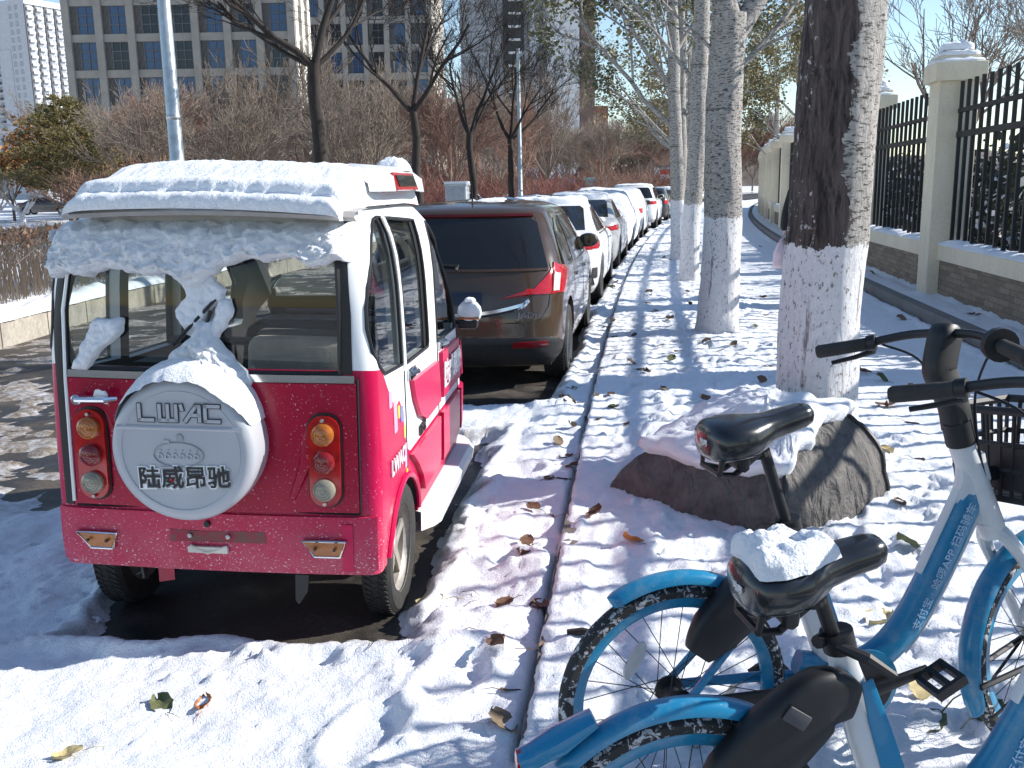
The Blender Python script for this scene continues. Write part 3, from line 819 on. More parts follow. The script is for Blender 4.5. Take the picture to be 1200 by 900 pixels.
# outlined marque letters: L W ' A C drawn as strokes
def stroke_letters():
    out = MB(); inn = MB(); z0, h, wq = SZ+.104, .054, .049
    def st(pts, x):
        pts3 = [(x+a*wq, YF-.001, z0+b*h) for a, b in pts]
        for mb_, wd, yy in ((out, .0088, 0), (inn, .0058, -.0012)):
            for (p, q) in zip(pts3, pts3[1:]):
                p, q = Vector(p), Vector(q); d = (q-p).normalized(); p = p-d*wd*.75; q = q+d*wd*.75; nrm = Vector((d.z, 0, -d.x))*wd; dy = Vector((0, yy-.0009, 0))
                V = [p+nrm, q+nrm, q-nrm, p-nrm]; mb_.add([v+dy for v in V]+[v+dy+Vector((0, .002, 0)) for v in V], [(0, 1, 2, 3), (0, 4, 5, 1), (1, 5, 6, 2), (2, 6, 7, 3), (3, 7, 4, 0)])
    x = SX-.132
    st([(0, 1), (0, .06), (.95, .06)], x); x += .070
    st([(0, 1), (0, .06), (1.15, .06), (1.15, 1)], x); st([(.57, 1), (.57, .06)], x); x += .076
    st([(-.05, 1), (.02, .75)], x); 
    st([(.0, .06), (.75, .98), (.98, .98), (.98, .06)], x+.012); st([(.45, .42), (.95, .42)], x+.012); x += .080
    st([(.95, 1), (0, 1), (0, .06), (.95, .06)], x)
    out.build('lettering', INK, spare, smooth=False); inn.build('lettering_fill', COVER, spare, smooth=False)
stroke_letters()
place_text('陆威昂驰', .080, (SX+.008, YF-.0005, SZ-.093), (1, 0, .035), (0, 0, 1), WHITEP, spare, .002, bold=.0058)
place_text('陆威昂驰', .080, (SX+.008, YF-.0032, SZ-.093), (1, 0, .035), (0, 0, 1), INK, spare, .002, bold=.0010)
mb = MB(); mb.prism([(SX-.033+.0105*(1 if i % 2 == 0 else .35)*math.cos(a), SZ-.098+.0105*(1 if i % 2 == 0 else .35)*math.sin(a)) for i, a in enumerate(np.linspace(0, 2*PI, 8, endpoint=False))], YF-.005, YF-.001, 'y'); mb.build('red_star', REDL, spare, smooth=False)
# bumper: body coloured with fog lamps, bracket, bolts
bump = panel_mb([(-.585, .335), (.585, .335), (.585, .535), (-.585, .535)], lambda a, z: TB.arc(a*1.0, z), .012, 8, 24, skirt=.014).build('bumper', TRIKE, trike)
for s, cx in ((-1, -.435), (1, .400)):
    poly = [(cx-.078, .450), (cx+.078, .450), (cx+.055, .392), (cx-.035, .392)] if s > 0 else [(cx-.078, .450), (cx+.078, .450), (cx+.050, .392), (cx-.030, .392)]
    if s < 0: poly = [(cx-.078, .450), (cx+.075, .450), (cx+.058, .392), (cx-.028, .392)]
    q = panel_mb(poly, RW, .026, 5, 8, skirt=.03).build('reflector_lamp', AMBER, bump)
    mb = MB(); frame_mb(poly, lambda a, z: RW(a, z)+Vector((0, -.026, 0)), .005, 0, mb); mb.build('lamp_frame', CHROME, q)
    for dx in (-.03, .04): MB().lathe([(.001, -.360), (.006, -.360), (.006, -.352)], 'y', (cx+dx, 0, .424), 8).build('screw', DARKM, q)
mb = MB(); panel_mb([(.46, .335), (.50, .335), (.50, .51), (.46, .51)], RW, .017, 6, 2, mb, skirt=.02); mb.build('bumper_rib', TRED, bump)
mb = MB(); mb.box((-.02, -.352, .405), (.145, .012, .022)); mb.tube([(-.085, -.352, .418), (-.02, -.358, .395), (.05, -.352, .418)], .006, 6); mb.build('plate_bracket', PALE, bump)
for (dx, dz, r_) in ((-.085, .455, .008), (.055, .455, .008), (-.02, .50, .011)):
    MB().lathe([(.001, -.357), (r_, -.355), (r_, -.34)], 'y', (dx, 0, dz), 10).build('bolt', STEEL if r_ < .01 else BLACK, bump)
def m_scuff():
    k = NT('scuffed_primer'); co = k.coord(); n = k.noise(30, 5, .7, co); k.col(k.ramp(n, [(.4, (.30, .02, .05)), (.6, (.16, .07, .06))])); k.set(.7); return k.m
panel_mb([(-.165, .425), (.19, .435), (.185, .47), (-.16, .475)], RW, .0135, 3, 12, skirt=.002).build('scuffed_patch', m_scuff(), bump)
# wheels, mudflaps, underside
for s in (-1, 1): make_wheel(trike, (s*.530, .115, .262), .262, .118, RIM, s, 5, rimr=.66)
make_wheel(trike, (0, 1.50, .25), .25, .12, RIM, 1, 5)
mb = MB(); mb.box((0, .80, .40), (.80, 1.9, .10)); mb.tube([(-.5, .115, .27), (.5, .115, .27)], .03, 10); mb.lathe([(.001, -.1), (.09, -.08), (.09, .08), (.001, .1)], 'x', (.1, .115, .27), 16); mb.tube([(-.35, -.2, .33), (-.3, -.27, .25)], .012, 6); mb.build('chassis', DARKM, trike, recalc=True)
mb = MB(); mb.box((-.245, -.22, .27), (.055, .008, .095), Matrix.Rotation(.5, 3, 'Z')); mb.build('hanging_tab', TREDD, trike)
mb = MB(); mb.prism([(.275, .30), (.325, .30), (.318, .235), (.285, .185), (.272, .20)], -.295, -.287, 'y'); mb.build('hanging_strap', DARKM, trike)
# interior: floor, benches, steering
mb = MB(); mb.box((0, .7, .50), (1.0, 1.8, .03)); mb.build('floor', BLACK, trike, smooth=False)
def bench(y, zb, wx=.94, xo=0, SM=None):
    q = MB(); q.box((xo, y+.20, zb), (wx, .44, .14)); o = q.build('seat', SM or SEAT, trike, recalc=True, bevel=.04, seg=3)
    q = MB(); q.box((xo, y-.02, zb+.29), (wx, .12, .48), Matrix.Rotation(-.15, 3, 'X')); q.build('seat_back', SM or SEAT, o, recalc=True, bevel=.045, seg=3)
bench(.12, .575, .46, .22); bench(.80, .50, .42, -.02, plain('grey_upholstery', (.22, .20, .18), .8))
mb = MB(); mb.tube([(0, 1.60, .75), (0, 1.46, 1.0)], .025, 8); mb.tube([(-.28, 1.38, 1.03), (0, 1.46, 1.02), (.28, 1.38, 1.03)], .016, 8); mb.build('steering_bar', BLACK, trike)
mb = MB(); mb.box((0, 1.60, .88), (.95, .22, .20)); mb.build('dashboard', BLACK, trike, bevel=.03)
mb = MB(); mb.box((-.36, .10, .98), (.16, .14, .05)); mb.tube([(-.42, .3, 1.05), (.38, .3, 1.05)], .018, 8); mb.build('parcel_rail', DARKM, trike)
panel_mb([(-.40, 1.09), (.40, 1.09), (.39, 1.45), (-.39, 1.45)], lambda a, z: Vector((a, TB.par(z)[1]-.02-.10*(a/.5)**2, z)), 0, 8, 8, skirt=.003).build('windscreen', GLASS, trike)
# roof rim above the rear window
mb = MB(); P = []
for i in range(25):
    a = -1+2*i/24; x = a*.50+.05; zz = 1.578+.018*(1-a*a); P.append([(x, -.40+.05*a*a, zz-.018), (x, -.43+.05*a*a, zz-.004), (x, -.41+.05*a*a, zz+.014), (x, -.18, zz+.022)])
mb.grid(P); mb.build('roof_visor', plain('grey_plastic', (.34, .32, .30), .5), trike, recalc=True)
# roof rack lamp bar along the right edge, with red number panel
mb = MB(); P = []
for i in range(16):
    y = -.05+.95*i/15; e = min(1, min(i, 15-i)/2.0)**.5; row = []
    for (dx, dz) in ((-.09, .0), (-.10, .05), (-.05, .10), (.03, .095), (.085, .055), (.095, .0)): row.append((.47+dx*(.55+.45*e), y, 1.655+dz*(.5+.5*e)-.05*max(0, (y-.4))**1.5*.5))
    P.append(row)
mb.grid(P); ob = mb.build('roof_lamp_bar', plain('grey_white_plastic', (.55, .56, .58), .4), trike, recalc=True)
mb = MB(); mb.box((.556, .40, 1.690), (.012, .40, .070), Matrix.Rotation(-.35, 3, 'Y')); mb.build('red_frame', REDL, ob)
mb = MB(); mb.box((.562, .40, 1.693), (.010, .33, .045), Matrix.Rotation(-.35, 3, 'Y')); mb.build('dark_panel', DGLASS, ob)
for y in (.08, .45, .80): MB().box((.46, y, 1.625), (.03, .03, .09)).build('bar_foot', BLACK, ob, smooth=False)
# doors: raised red panels on the side, handles, marks
for s in (1, -1):
    sf = lambda a, z, s=s: TB.side(a, z, s)
    for poly in ([(.25, .91), (.84, .885), (.875, .69), (.52, .69), (.38, .74), (.29, .83)], [(.95, .905), (1.45, .90), (1.48, .69), (.95, .69)], [(1.51, .88), (1.80, .84), (1.82, .69), (1.53, .69)],
                 [(.20, .62), (.86, .62), (.85, .395), (.46, .395), (.40, .48), (.30, .56)], [(.94, .62), (1.46, .62), (1.44, .395), (.94, .385)], [(1.51, .62), (1.82, .62), (1.76, .45), (1.51, .40)]):
        d = panel_mb(poly, sf, .020, 6, 10, skirt=.022).build('door_panel', TRED, trike)
    for y in (.155, .905, 1.49):
        mb = MB(); mb.tube([sf(y, z) for z in np.linspace(.58 if y < .2 else .37, .97, 12)], .0045, 5); mb.build('door_seam', DARKM, trike)
    for y in (.275, 1.01):
        mb = MB(); p = sf(y, .94); mb.box(p+Vector((s*.006, 0, 0)), (.012, .13, .045)); q = mb.build('door_handle', CHROME, trike, bevel=.005)
        MB().tube([sf(y-.05, .945)+Vector((s*.014, 0, 0)), sf(y, .947)+Vector((s*.034, 0, 0)), sf(y+.05, .945)+Vector((s*.014, 0, 0))], .010, 8).build('grip', CHROME, q)
        MB().tube([sf(y-.04, .927)+Vector((s*.010, 0, 0)), sf(y+.04, .927)+Vector((s*.010, 0, 0))], .010, 6).build('recess', BLACK, q)
    # printed marks
    for (y, z, w_, h_, m) in ((-.10, .91, .05, .06, 'pink'), (-.03, .83, .055, .12, 'pink'), (.03, .835, .035, .05, 'yellow'), (.085, .815, .05, .06, 'blue'), (.118, .80, .022, .035, 'pink'), (.12, .735, .03, .05, 'yellow'), (.135, .635, .04, .10, 'pink'), (.15, .56, .03, .035, 'yellow')):
        cmt = {'pink': plain('pink_mark', (.78, .35, .50), .4), 'yellow': plain('yellow_mark', (.80, .50, .06), .4), 'blue': plain('blue_mark', (.16, .25, .62), .4)}[m]
        panel_mb(rrect(y, z, w_, h_, .01), sf, .0022, 3, 3, skirt=.002).build('printed_mark', cmt, trike)
    ex = (0, 1, 0) if s > 0 else (0, -1, 0)
    place_text('LWAC', .085, sf(-.02, .655)+Vector((s*.006, 0, 0)), ex, (0, 0, 1), WHITEP, trike, .004, .002)
    place_text('陆威昂驰', .13, sf(1.20, .79)+Vector((s*.026, 0, 0)), ex, (0, 0, 1), WHITEP, trike, .004, .004)
    place_text('新能源', .05, sf(.48, .66)+Vector((s*.005, 0, 0)), ex, (0, 0, 1), INK, trike, .003, .002)
    # footboard below the doors
    mb = MB(); P = []
    for i in range(20):
        y = .42+1.30*i/19; e = min(1, min(i, 19-i)/1.5)
        P.append([(s*(.545), y, .315), (s*(.60+.055*e), y, .30), (s*(.60+.075*e), y, .275), (s*(.60+.065*e), y, .215), (s*.56, y, .205)])
    mb.grid(P); fb = mb.build('footboard', WHITEP, trike, recalc=True)
    # arch lip
    mb = MB(); mb.tube([sf(.10+.305*math.cos(a), max(.33, .255+.30*math.sin(a)))+Vector((s*.004, 0, 0)) for a in np.linspace(R(16), R(164), 22)], .012, 7); mb.build('arch_lip', TRED, trike)
    # mirror
    mb = MB(); mb.tube([sf(1.62, .95), Vector((s*.63, 1.58, .97))], .016, 7); m_ = mb.build('mirror_arm', BLACK, trike)
    mb = MB(); c0 = Vector((s*.655, 1.56, 1.02)); P = []
    for i in range(9):
        a = PI*i/8; r_ = math.sin(a)**.6; row = []
        for j in range(14):
            b = 2*PI*j/14; row.append(c0+Vector((math.cos(b)*.066*r_, -math.cos(a)*.05, math.sin(b)*.066*r_)))
        P.append(row)
    mb.grid(P, closed_u=True); h_ = mb.build('mirror_shell', WHITEP, m_)
    mb = MB(); mb.tube([c0+Vector((s*x_, -.040+.2*x_*x_, -.028)) for x_ in np.linspace(-.05, .055, 6)], .013, 6, flat=.6); mb.build('turn_signal', AMBER, m_)
    MB().box(c0+Vector((-s*.008, .0, -.058)), (.105, .090, .06)).build('mirror_base', BLACK, m_, bevel=.018)
# front lamps and wiper
for s in (-1, 1):
    mb = MB(); mb.lathe([(.001, .05), (.06, .03), (.085, -.02), (.085, -.06)], 'y', (s*.36, 1.83, .70), 20); mb.build('headlight', CLEARL, trike)
mb = MB(); mb.tube([(-.02, -.350, 1.06), (.0, -.352, 1.15), (.04, -.352, 1.26)], .007, 6); mb.tube([(-.10, -.352, 1.14), (.06, -.352, 1.30)], .006, 6); mb.build('rear_wiper', BLACK, trike)

trike.rotation_mode = 'XYZ'; trike.rotation_euler = (0, R(1.3), TR_H)
TM = Matrix.Translation((TR_A[0], TR_A[1], 0)) @ trike.rotation_euler.to_matrix().to_4x4()
# ------------------------------------------------------------------ snow lying on the three wheeler
def snow_slab(name, left, right, v0, v1, surf, thick, nu, nv, label, seed=0, rough=.03, nrm=None, group=None, bottom=.0, parentM=TM, edge=.35, cat='snow', amp=.25, freq=14):
    """left(v), right(v) in the surface's first coordinate; surf(a,v)->(point, normal)"""
    P = []; 
    for i in range(nv+1):
        v = v0+(v1-v0)*i/nv; a0, a1 = left(v), right(v); row = []; tv = i/nv
        a0 += rough*float(fbm(v*9, 1.3, 3, seed)); a1 += rough*float(fbm(v*9, 7.7, 3, seed+1))
        for j in range(nu+1):
            u = j/nu; a = a0+(a1-a0)*u
            ed = min(u, 1-u)*abs(a1-a0); ev = min(tv, 1-tv)*abs(v1-v0)
            vv = v
            if tv > .999 or tv < .001: vv = v+rough*.8*float(fbm(a*8, tv*5, 3, seed+3))*(1 if u not in (0, 1) else 0)
            p, n = surf(a, vv)
            e = min(1, min(ed, ev)/(thick*edge+1e-6)); e = math.sqrt(max(0, 1-(1-e)**2))
            th = thick*e*(1+amp*.7*float(fbm(a*freq, vv*freq, 4, seed+5))+.20*float(fbm(a*45, vv*45, 4, seed+6)))
            row.append(Vector(p)+Vector(n)*(th+bottom))
        P.append(row)
    mb = MB(); mb.grid(P); o = mb.build(name, SNOW, smooth=True, angle=180); o.matrix_world = parentM; return tag(o, label, cat, group)
yb = lambda a, v: (Vector((a, RWv(a, v).y-.002, v)), Vector((0, -1, .12)).normalized())
RWv = lambda a, v: TB.rear(a, min(max(v, .33), 1.6))
# visor of snow over the top of the rear window
def lowedge(a): return 0
def vis():
    mb = MB(); P = []; nu, nv = 120, 34
    for i in range(nv+1):
        tv = i/nv; row = []
        for j in range(nu+1):
            u = j/nu; a = -.545+1.055*u
            low = 1.392+.030*float(fbm(a*7, .5, 4, 3))-.045*math.exp(-((a+.02)/.07)**2)*1.0+.05*u-.018
            if u < .02: low += .05
            top = 1.555-.05*max(0, (.06-u)/.06)**2
            z = low+(top-low)*tv; y = RWv(a, z).y
            eu = min(1, min(u, 1-u)*1.05/.03); ev = min(1, tv*(top-low)/.045); et = min(1, (1-tv)*(top-low)/.03)
            e = math.sqrt(max(0, 1-(1-eu)**2))*math.sqrt(max(0, 1-(1-ev)**2)); e2 = .55+.45*et
            th = (.095-.035*tv)*e*e2*(1+.16*float(fbm(a*9, z*9, 4, 21))+.16*float(fbm(a*34, z*34, 4, 22))+.12*float(fbm(a*80, z*80, 2, 23)))
            row.append((a, y-th-.003, z+.010*e*float(fbm(a*20, z*20, 2, 5))))
        P.append(row)
    # return to the glass at the lower edge
    mb.grid(P); o = mb.build('snow_band', SNOW, angle=180); o.matrix_world = TM
    tag(o, 'thick band of snow clinging along the top of the three wheeler rear window', 'snow')
vis()
snow_slab('snow_heap', lambda v: -.155-.0*v+.105*(max(0, v-1.05)/.17)**.9+.02-.0, lambda v: .160-.125*(max(0, v-1.05)/.17)**.9, 1.225, 1.0, yb, .095, 56, 40, 'mound of snow heaped on top of the white spare wheel cover', 31, .03, edge=1.1, amp=.3)
# collar of the same heap is a separate drift running up the glass
snow_slab('snow_streak', lambda v: -.055+.03*math.sin(v*30)-.03*(v-1.2)/.15, lambda v: .020+.03*math.sin(v*30)+.05*(v-1.2)/.15, 1.40, 1.19, yb, .030, 24, 36, 'narrow streak of snow running down the middle of the three wheeler rear window', 35, .035, edge=.8, amp=.4)
snow_slab('snow_blob', lambda v: .035+.30*(v-1.2), lambda v: .085+.33*(v-1.2), 1.30, 1.15, yb, .026, 16, 22, 'small ragged branch of snow leaning right on the rear window glass', 39, .03, edge=.8, amp=.4)
snow_slab('snow_patch', lambda v: -.480+.55*(v-1.04), lambda v: -.415+.62*(v-1.04)+.05*math.sin(max(0, (v-1.12))*26)*(v > 1.12), 1.225, 1.04, yb, .034, 24, 36, 'slanting snow patch on the left of the three wheeler rear window', 45, .02, edge=.8, amp=.35)
# collar lying over the top rim of the spare wheel cover
mb = MB(); P = []
for i in range(61):
    a = R(20)+R(140)*i/60; ca, sa = math.cos(a), math.sin(a); f = math.sin(PI*i/60)**.5; row = []
    wob = .02*float(fbm(i*.11, 1.5, 3, 8))
    for j in range(13):
        t = j/12; y = -.335-.175*t*(.75+.25*f)+.0; drop = (.006+.6*wob)*f*smoothstep(.72, 1.0, t); th = (.050*f+.02*wob*3)*math.sin(PI*min(1, .25+t*.75))**.6*f
        rr2 = SR+th*(1-smoothstep(.9, 1, t))+.002-drop*1.2
        row.append((SX+rr2*ca, y-.012*f*smoothstep(.75, .95, t), SZ+rr2*sa+.003*float(fbm(i*.4, j*.4, 2, 3))))
    P.append(row)
o = MB().grid(P).build('snow_collar', SNOW, angle=180); o.matrix_world = TM; tag(o, 'collar of snow draped over the rim of the spare wheel cover', 'snow')
o = snow_slab('snow_clump', lambda v: -.385, lambda v: -.330, .985, .953, lambda a, v: (Vector((a, -.372, v-.018)), Vector((0, -.35, 1))), .03, 12, 10, 'tiny clump of snow on the chrome hatch handle', 51, .012, edge=.8)
# roof snow: two terraces, hard rear edge
def roof_top(x, y):
    best = .0
    w_ = .50; q = abs(x/.56); return 1.645-.035*q**3-.07*max(0, (y-.55))**1.5
mb = MB(); P = []; nu = 170
prof = [(0, 0), (-.006, .018), (-.004, .040), (.006, .050), (.03, .053), (.052, .055), (.056, .068), (.060, .086), (.072, .096), (.10, .101)]+[(.10+.03*k, .101+.014*float(smoothstep(0, 14, k))) for k in range(1, 38)]+[(1.24, .105), (1.28, .085), (1.31, .05), (1.325, .0)]
for i, (dy, dz) in enumerate(prof):
    row = []
    for j in range(nu+1):
        u = j/nu; x = -.415+.930*u; e1 = min(1, min(u*1.0, (1-u)*1.6)*.93/.075); e = math.sqrt(max(0, 1-(1-e1)**2))
        n = float(fbm(x*5, dy*5, 4, 12)); n1 = float(fbm(x*13, .7, 3, 2)); n2 = float(fbm(x*30, dy*22+dz*40, 3, 13))
        yy = -.425+dy+(.004*n1+.004*n2)*(1 if i < 9 else 0)
        rip = .003*math.sin(dy*105+3*n)*float(smoothstep(.09, .16, dy)*(1-smoothstep(.35, .55, dy)))
        th = dz*(1+.06*n)+(.0045*n2+rip*(.5+n) if i not in (0, len(prof)-1) else 0)
        f_ = float(smoothstep(-.28, -.05, yy)); row.append((x, yy, roof_top(x, yy)*f_+(1-f_)*(1.600-.02*(x/.5)**2)))
        q = row[-1]; row[-1] = (q[0], q[1], q[2]-.014*(1-e)+th*e)
    P.append(row)
mb.grid(P)
o = mb.build('roof_snow', SNOW, angle=180); o.matrix_world = TM; tag(o, 'thick terraced slab of snow covering the three wheeler roof', 'snow')
o = snow_slab('snow_lump', lambda v: .41, lambda v: .53, .52, .72, lambda a, v: (Vector((a, v, 1.735)), Vector((0, 0, 1))), .055, 14, 14, 'small round cap of snow on the roof lamp bar', 61, .01, edge=1.2)
o = snow_slab('snow_lump', lambda v: .630, lambda v: .680, 1.52, 1.60, lambda a, v: (Vector((a, v, 1.075)), Vector((0, 0, 1))), .022, 10, 10, 'little cap of snow on the right wing mirror', 63, .008, edge=1.0)
# ------------------------------------------------------------------ parked cars (nose to +y, origin under the middle of the rear bumper)
def m_carpaint(name, c, rough=.22, coat=.6, grime=(.20, .17, .15), g=.6):
    k = NT(name); co = k.coord(); x, y, z = k.sep(co)
    n = k.noise(4, 5, .65, co); sp = k.noise(70, 4, .75, co)
    lo = k.n('ShaderNodeMapRange'); lo.inputs[1].default_value = .75; lo.inputs[2].default_value = .15; lo.inputs[3].default_value = .02; lo.inputs[4].default_value = g; k.l(z, lo.inputs[0])
    f = k.math('MULTIPLY', lo.outputs[0], k.ramp(n, [(.3, .3), (.7, 1.0)])); f = k.math('ADD', f, k.math('MULTIPLY', k.ramp(sp, [(.60, 0.0), (.66, .35)]), lo.outputs[0]), clamp=True)
    k.col(k.mix(f, c, grime)); k.set(k.math('ADD', k.math('MULTIPLY', f, .5), rough, clamp=True), 0, coat); return k.m
P_BROWN = m_carpaint('brown_car_paint', (.052, .030, .015), .16, .8, (.24, .21, .18), .27)
P_WHITE = m_carpaint('white_car_paint', (.76, .77, .78), .25, .5, (.40, .37, .34), .35)
P_GREY = m_carpaint('grey_car_paint', (.055, .058, .062), .22, .7)
P_DARK = m_carpaint('dark_car_paint', (.03, .033, .04), .22, .7)
P_SILV = m_carpaint('silver_car_paint', (.42, .43, .44), .3, .5)
P_SNOWY = m_snow('snowy_car_paint', False, (.80, .82, .86))
TRIM = plain('car_trim', (.02, .02, .021), .55, 0, 0, .2, 30)
ALLOY = plain('alloy_rim', (.45, .45, .46), .35, .8, 0, .2)
MPV = [(.20, .14, -.12, .80, .20, .25), (.30, .05, -.04, .865, .24, .3), (.42, .0, 0, .885, .28, .4), (.62, .01, 0, .888, .30, .45), (.80, .05, -.10, .886, .32, .5), (.90, .09, -.45, .878, .32, .5), (.97, .13, -1.00, .865, .30, .4),
       (1.10, .22, -1.30, .825, .28, .35), (1.25, .33, -1.62, .770, .26, .35), (1.38, .44, -1.95, .715, .25, .35), (1.45, .50, -2.15, .68, .25, .35), (1.50, .62, -2.35, .60, .3, .35), (1.53, .95, -2.65, .42, .3, .3), (1.54, 1.4, -2.9, .2, .1, .1)]
SEDAN = [(.20, .16, -.12, .82, .20, .25), (.30, .06, -.04, .88, .24, .3), (.45, .0, 0, .905, .28, .4), (.65, .0, 0, .91, .30, .45), (.80, .03, -.08, .905, .30, .5), (.90, .05, -.40, .89, .30, .5), (.955, .08, -.85, .86, .28, .4), (.985, .16, -1.1, .84, .28, .4), (1.0, .55, -1.2, .82, .2, .35),
         (1.10, .78, -1.40, .77, .22, .35), (1.25, 1.10, -1.75, .70, .24, .35), (1.36, 1.36, -1.95, .64, .25, .35), (1.42, 1.52, -2.1, .56, .25, .35), (1.45, 1.68, -2.25, .40, .2, .3), (1.46, 1.85, -2.4, .18, .1, .1)]
SUV = [(.28, .14, -.12, .84, .20, .25), (.40, .04, -.04, .92, .24, .3), (.55, .0, 0, .94, .28, .4), (.80, .01, 0, .94, .30, .45), (.98, .05, -.20, .935, .30, .5), (1.05, .08, -.60, .92, .28, .5), (1.10, .10, -1.0, .90, .26, .4),
       (1.25, .22, -1.30, .84, .26, .35), (1.42, .36, -1.65, .77, .25, .35), (1.56, .48, -1.95, .72, .25, .35), (1.62, .58, -2.2, .64, .3, .35), (1.66, .9, -2.5, .45, .3, .3), (1.67, 1.3, -2.8, .2, .1, .1)]
def make_car(i, name, label, keys, paint, wheels=(.82, 3.55), wr=.325, belt=(.98, 1.40), rglass=None, kindof='sedan', group=None, loc=None, snow=0, cat='car', roof_snow=0, L=4.6, detail=1, win=None, tail=None):
    K = [(a, b, L+c, d, e, f) for a, b, c, d, e, f in keys]
    b = Body(K, bow=(.10, .22), taper=.06, lv=44)
    if loc is None: l, h = car_loc(i)
    else: l, h = loc
    t = thing(name, label, cat, l, h, group)
    mb = b.solid()
    if snow:
        rs_ = np.array(mb.v); d = fbm(rs_[:, 0]*3+rs_[:, 2]*2, rs_[:, 1]*3+rs_[:, 2], 4, i+3)
        c = np.array([0, L/2, .7]); nrm = (rs_-c)/np.array([.9, 2.2, .8])**2; nrm /= np.linalg.norm(nrm, axis=1)[:, None]+1e-9
        rs_ = rs_+nrm*(snow*(.6+.9*d)*smoothstep(.35, .8, rs_[:, 2])).reshape(-1, 1)+np.array([0, 0, 1])*(snow*1.3*smoothstep(.9, 1.0, rs_[:, 2])).reshape(-1, 1)
        mb.v = [tuple(p) for p in rs_]
    body = mb.build('body', paint, t, recalc=True, angle=50)
    W = b.par(.6)[2]; cut = []
    for y in wheels:
        for s in (-1, 1):
            P = [(y+(wr+.055)*math.cos(a), wr+.01+(wr+.055)*math.sin(a)) for a in np.linspace(0, 2*PI, 32, endpoint=False)]
            cut.append(MB().prism(P, s*(W-.30), s*(W+.3), 'x').build('c', TRIM, t, smooth=False, recalc=True))
    bool_diff(body, cut)
    for y in wheels:
        for s in (-1, 1): make_wheel(t, (s*(W-.125), y, wr), wr, .215, ALLOY, s, 5, treads=(detail > 1), rimr=.68)
    RS = lambda a, z: b.arc(a, z)
    # side windows
    for s in ((1, -1) if detail else (1,)):
        sf = lambda a, z, s=s: b.side(a, z, s)
        for p in win: panel_mb(p, sf, .006, 7, 10, skirt=.01).build('side_window', DGLASS, t)
        if detail:
            m_ = MB(); z0, z1 = belt; m_.tube([sf(y, z0-.012) for y in np.linspace(win[0][0][0]+.02, L-1.35, 14)], .010, 5); m_.build('waist_trim', CHROME if kindof == 'mpv' else TRIM, t)
            for y in (1.25, 2.30, 3.32):
                m_ = MB(); m_.tube([sf(y, z)-Vector((s*.002, 0, 0)) for z in np.linspace(.36 if y > 1.4 else .72, belt[0]-.02, 10)], .004, 4); m_.build('door_seam', TRIM, t)
            for y in (1.52, 2.55):
                m_ = MB(); m_.tube([sf(y-.09, belt[0]-.13)+Vector((s*.005, 0, 0)), sf(y, belt[0]-.125)+Vector((s*.03, 0, 0)), sf(y+.09, belt[0]-.13)+Vector((s*.005, 0, 0))], .013, 6); m_.build('door_handle', CHROME if kindof == 'mpv' else paint, t)
        # mirror
        p = sf(L-1.38, belt[0]+.05); m_ = MB(); c0 = p+Vector((s*.16, -.02, .03)); P = []
        for a in np.linspace(0, PI, 8):
            r_ = math.sin(a)**.55; P.append([c0+Vector((math.cos(q)*.115*r_, -math.cos(a)*.06, math.sin(q)*.078*r_)) for q in np.linspace(0, 2*PI, 14, endpoint=False)])
        m_.grid(P, closed_u=True); m_.tube([p, c0], .025, 6); mr = m_.build('wing_mirror', TRIM if i != 5 else paint, t)
        m_ = MB(); m_.prism(rrect(c0.x, c0.z, .17, .11, .04), c0.y-.066, c0.y-.058, 'y'); m_.build('mirror_glass', DGLASS, mr, smooth=False)
    # rear glass and boot details
    x0, zb, zt, xt = rglass
    panel_mb([(-x0, zb), (x0, zb), (xt+.02, zt-.04), (xt-.05, zt), (-xt+.05, zt), (-xt-.02, zt-.04)], RS, .005, 10, 14, skirt=.01).build('rear_window', DGLASS, t)
    for (poly, m) in tail:
        for s in (1, -1):
            P = [(s*a, z) for a, z in poly]; panel_mb(P, RS, .012, 6, 10, skirt=.016).build('tail_light', m, t)
    return t, b, RS
def wpoly(b, z0, z1, ya, yb_, sl0=.35, sl1=.9): pass
mpvwin = [[(.52, 1.0), (1.18, .985), (1.20, 1.37), (.98, 1.385), (.70, 1.27)], [(1.25, .985), (2.24, .985), (2.26, 1.405), (1.27, 1.39)], [(2.32, .985), (3.20, .985), (2.92, 1.22), (2.66, 1.37), (2.34, 1.405)]]
T_RED = plain('tail_lamp_red', (.42, .01, .015), .12, 0, .6, .1, 10); T_CLR = plain('tail_lamp_clear', (.60, .56, .55), .15, 0, .5, .1, 10)
jade, jb, JR = make_car(0, 'brown_people_carrier', 'dark brown people carrier parked right ahead of the three wheeler', MPV, P_BROWN, (.80, 3.56), .325, (.98, 1.40), (.76, 1.0, 1.395, .62), 'mpv', L=4.65, detail=2, win=mpvwin,
    tail=[([(.60, .805), (.80, .80), (.80, 1.0), (.74, .93)], T_RED), ([(.805, .79), (1.02, .80), (1.24, .90), (1.22, .965), (1.03, 1.0), (.82, 1.04)], T_RED)], group=None)
for s in (1, -1):
    panel_mb([(s*.815, .815), (s*.885, .81), (s*.905, .945), (s*.825, .965)], JR, .018, 5, 5, skirt=.01).build('reversing_lens', T_CLR, jade)
    panel_mb([(s*.36, .765), (s*.80, .805), (s*.80, .845), (s*.58, .83)], JR, .014, 4, 8, skirt=.016).build('tail_light', T_RED, jade)
    panel_mb([(s*.46, .375), (s*.76, .385), (s*.76, .425), (s*.48, .425)], JR, .016, 3, 8, skirt=.016).build('fog_reflector', DKRED, jade)
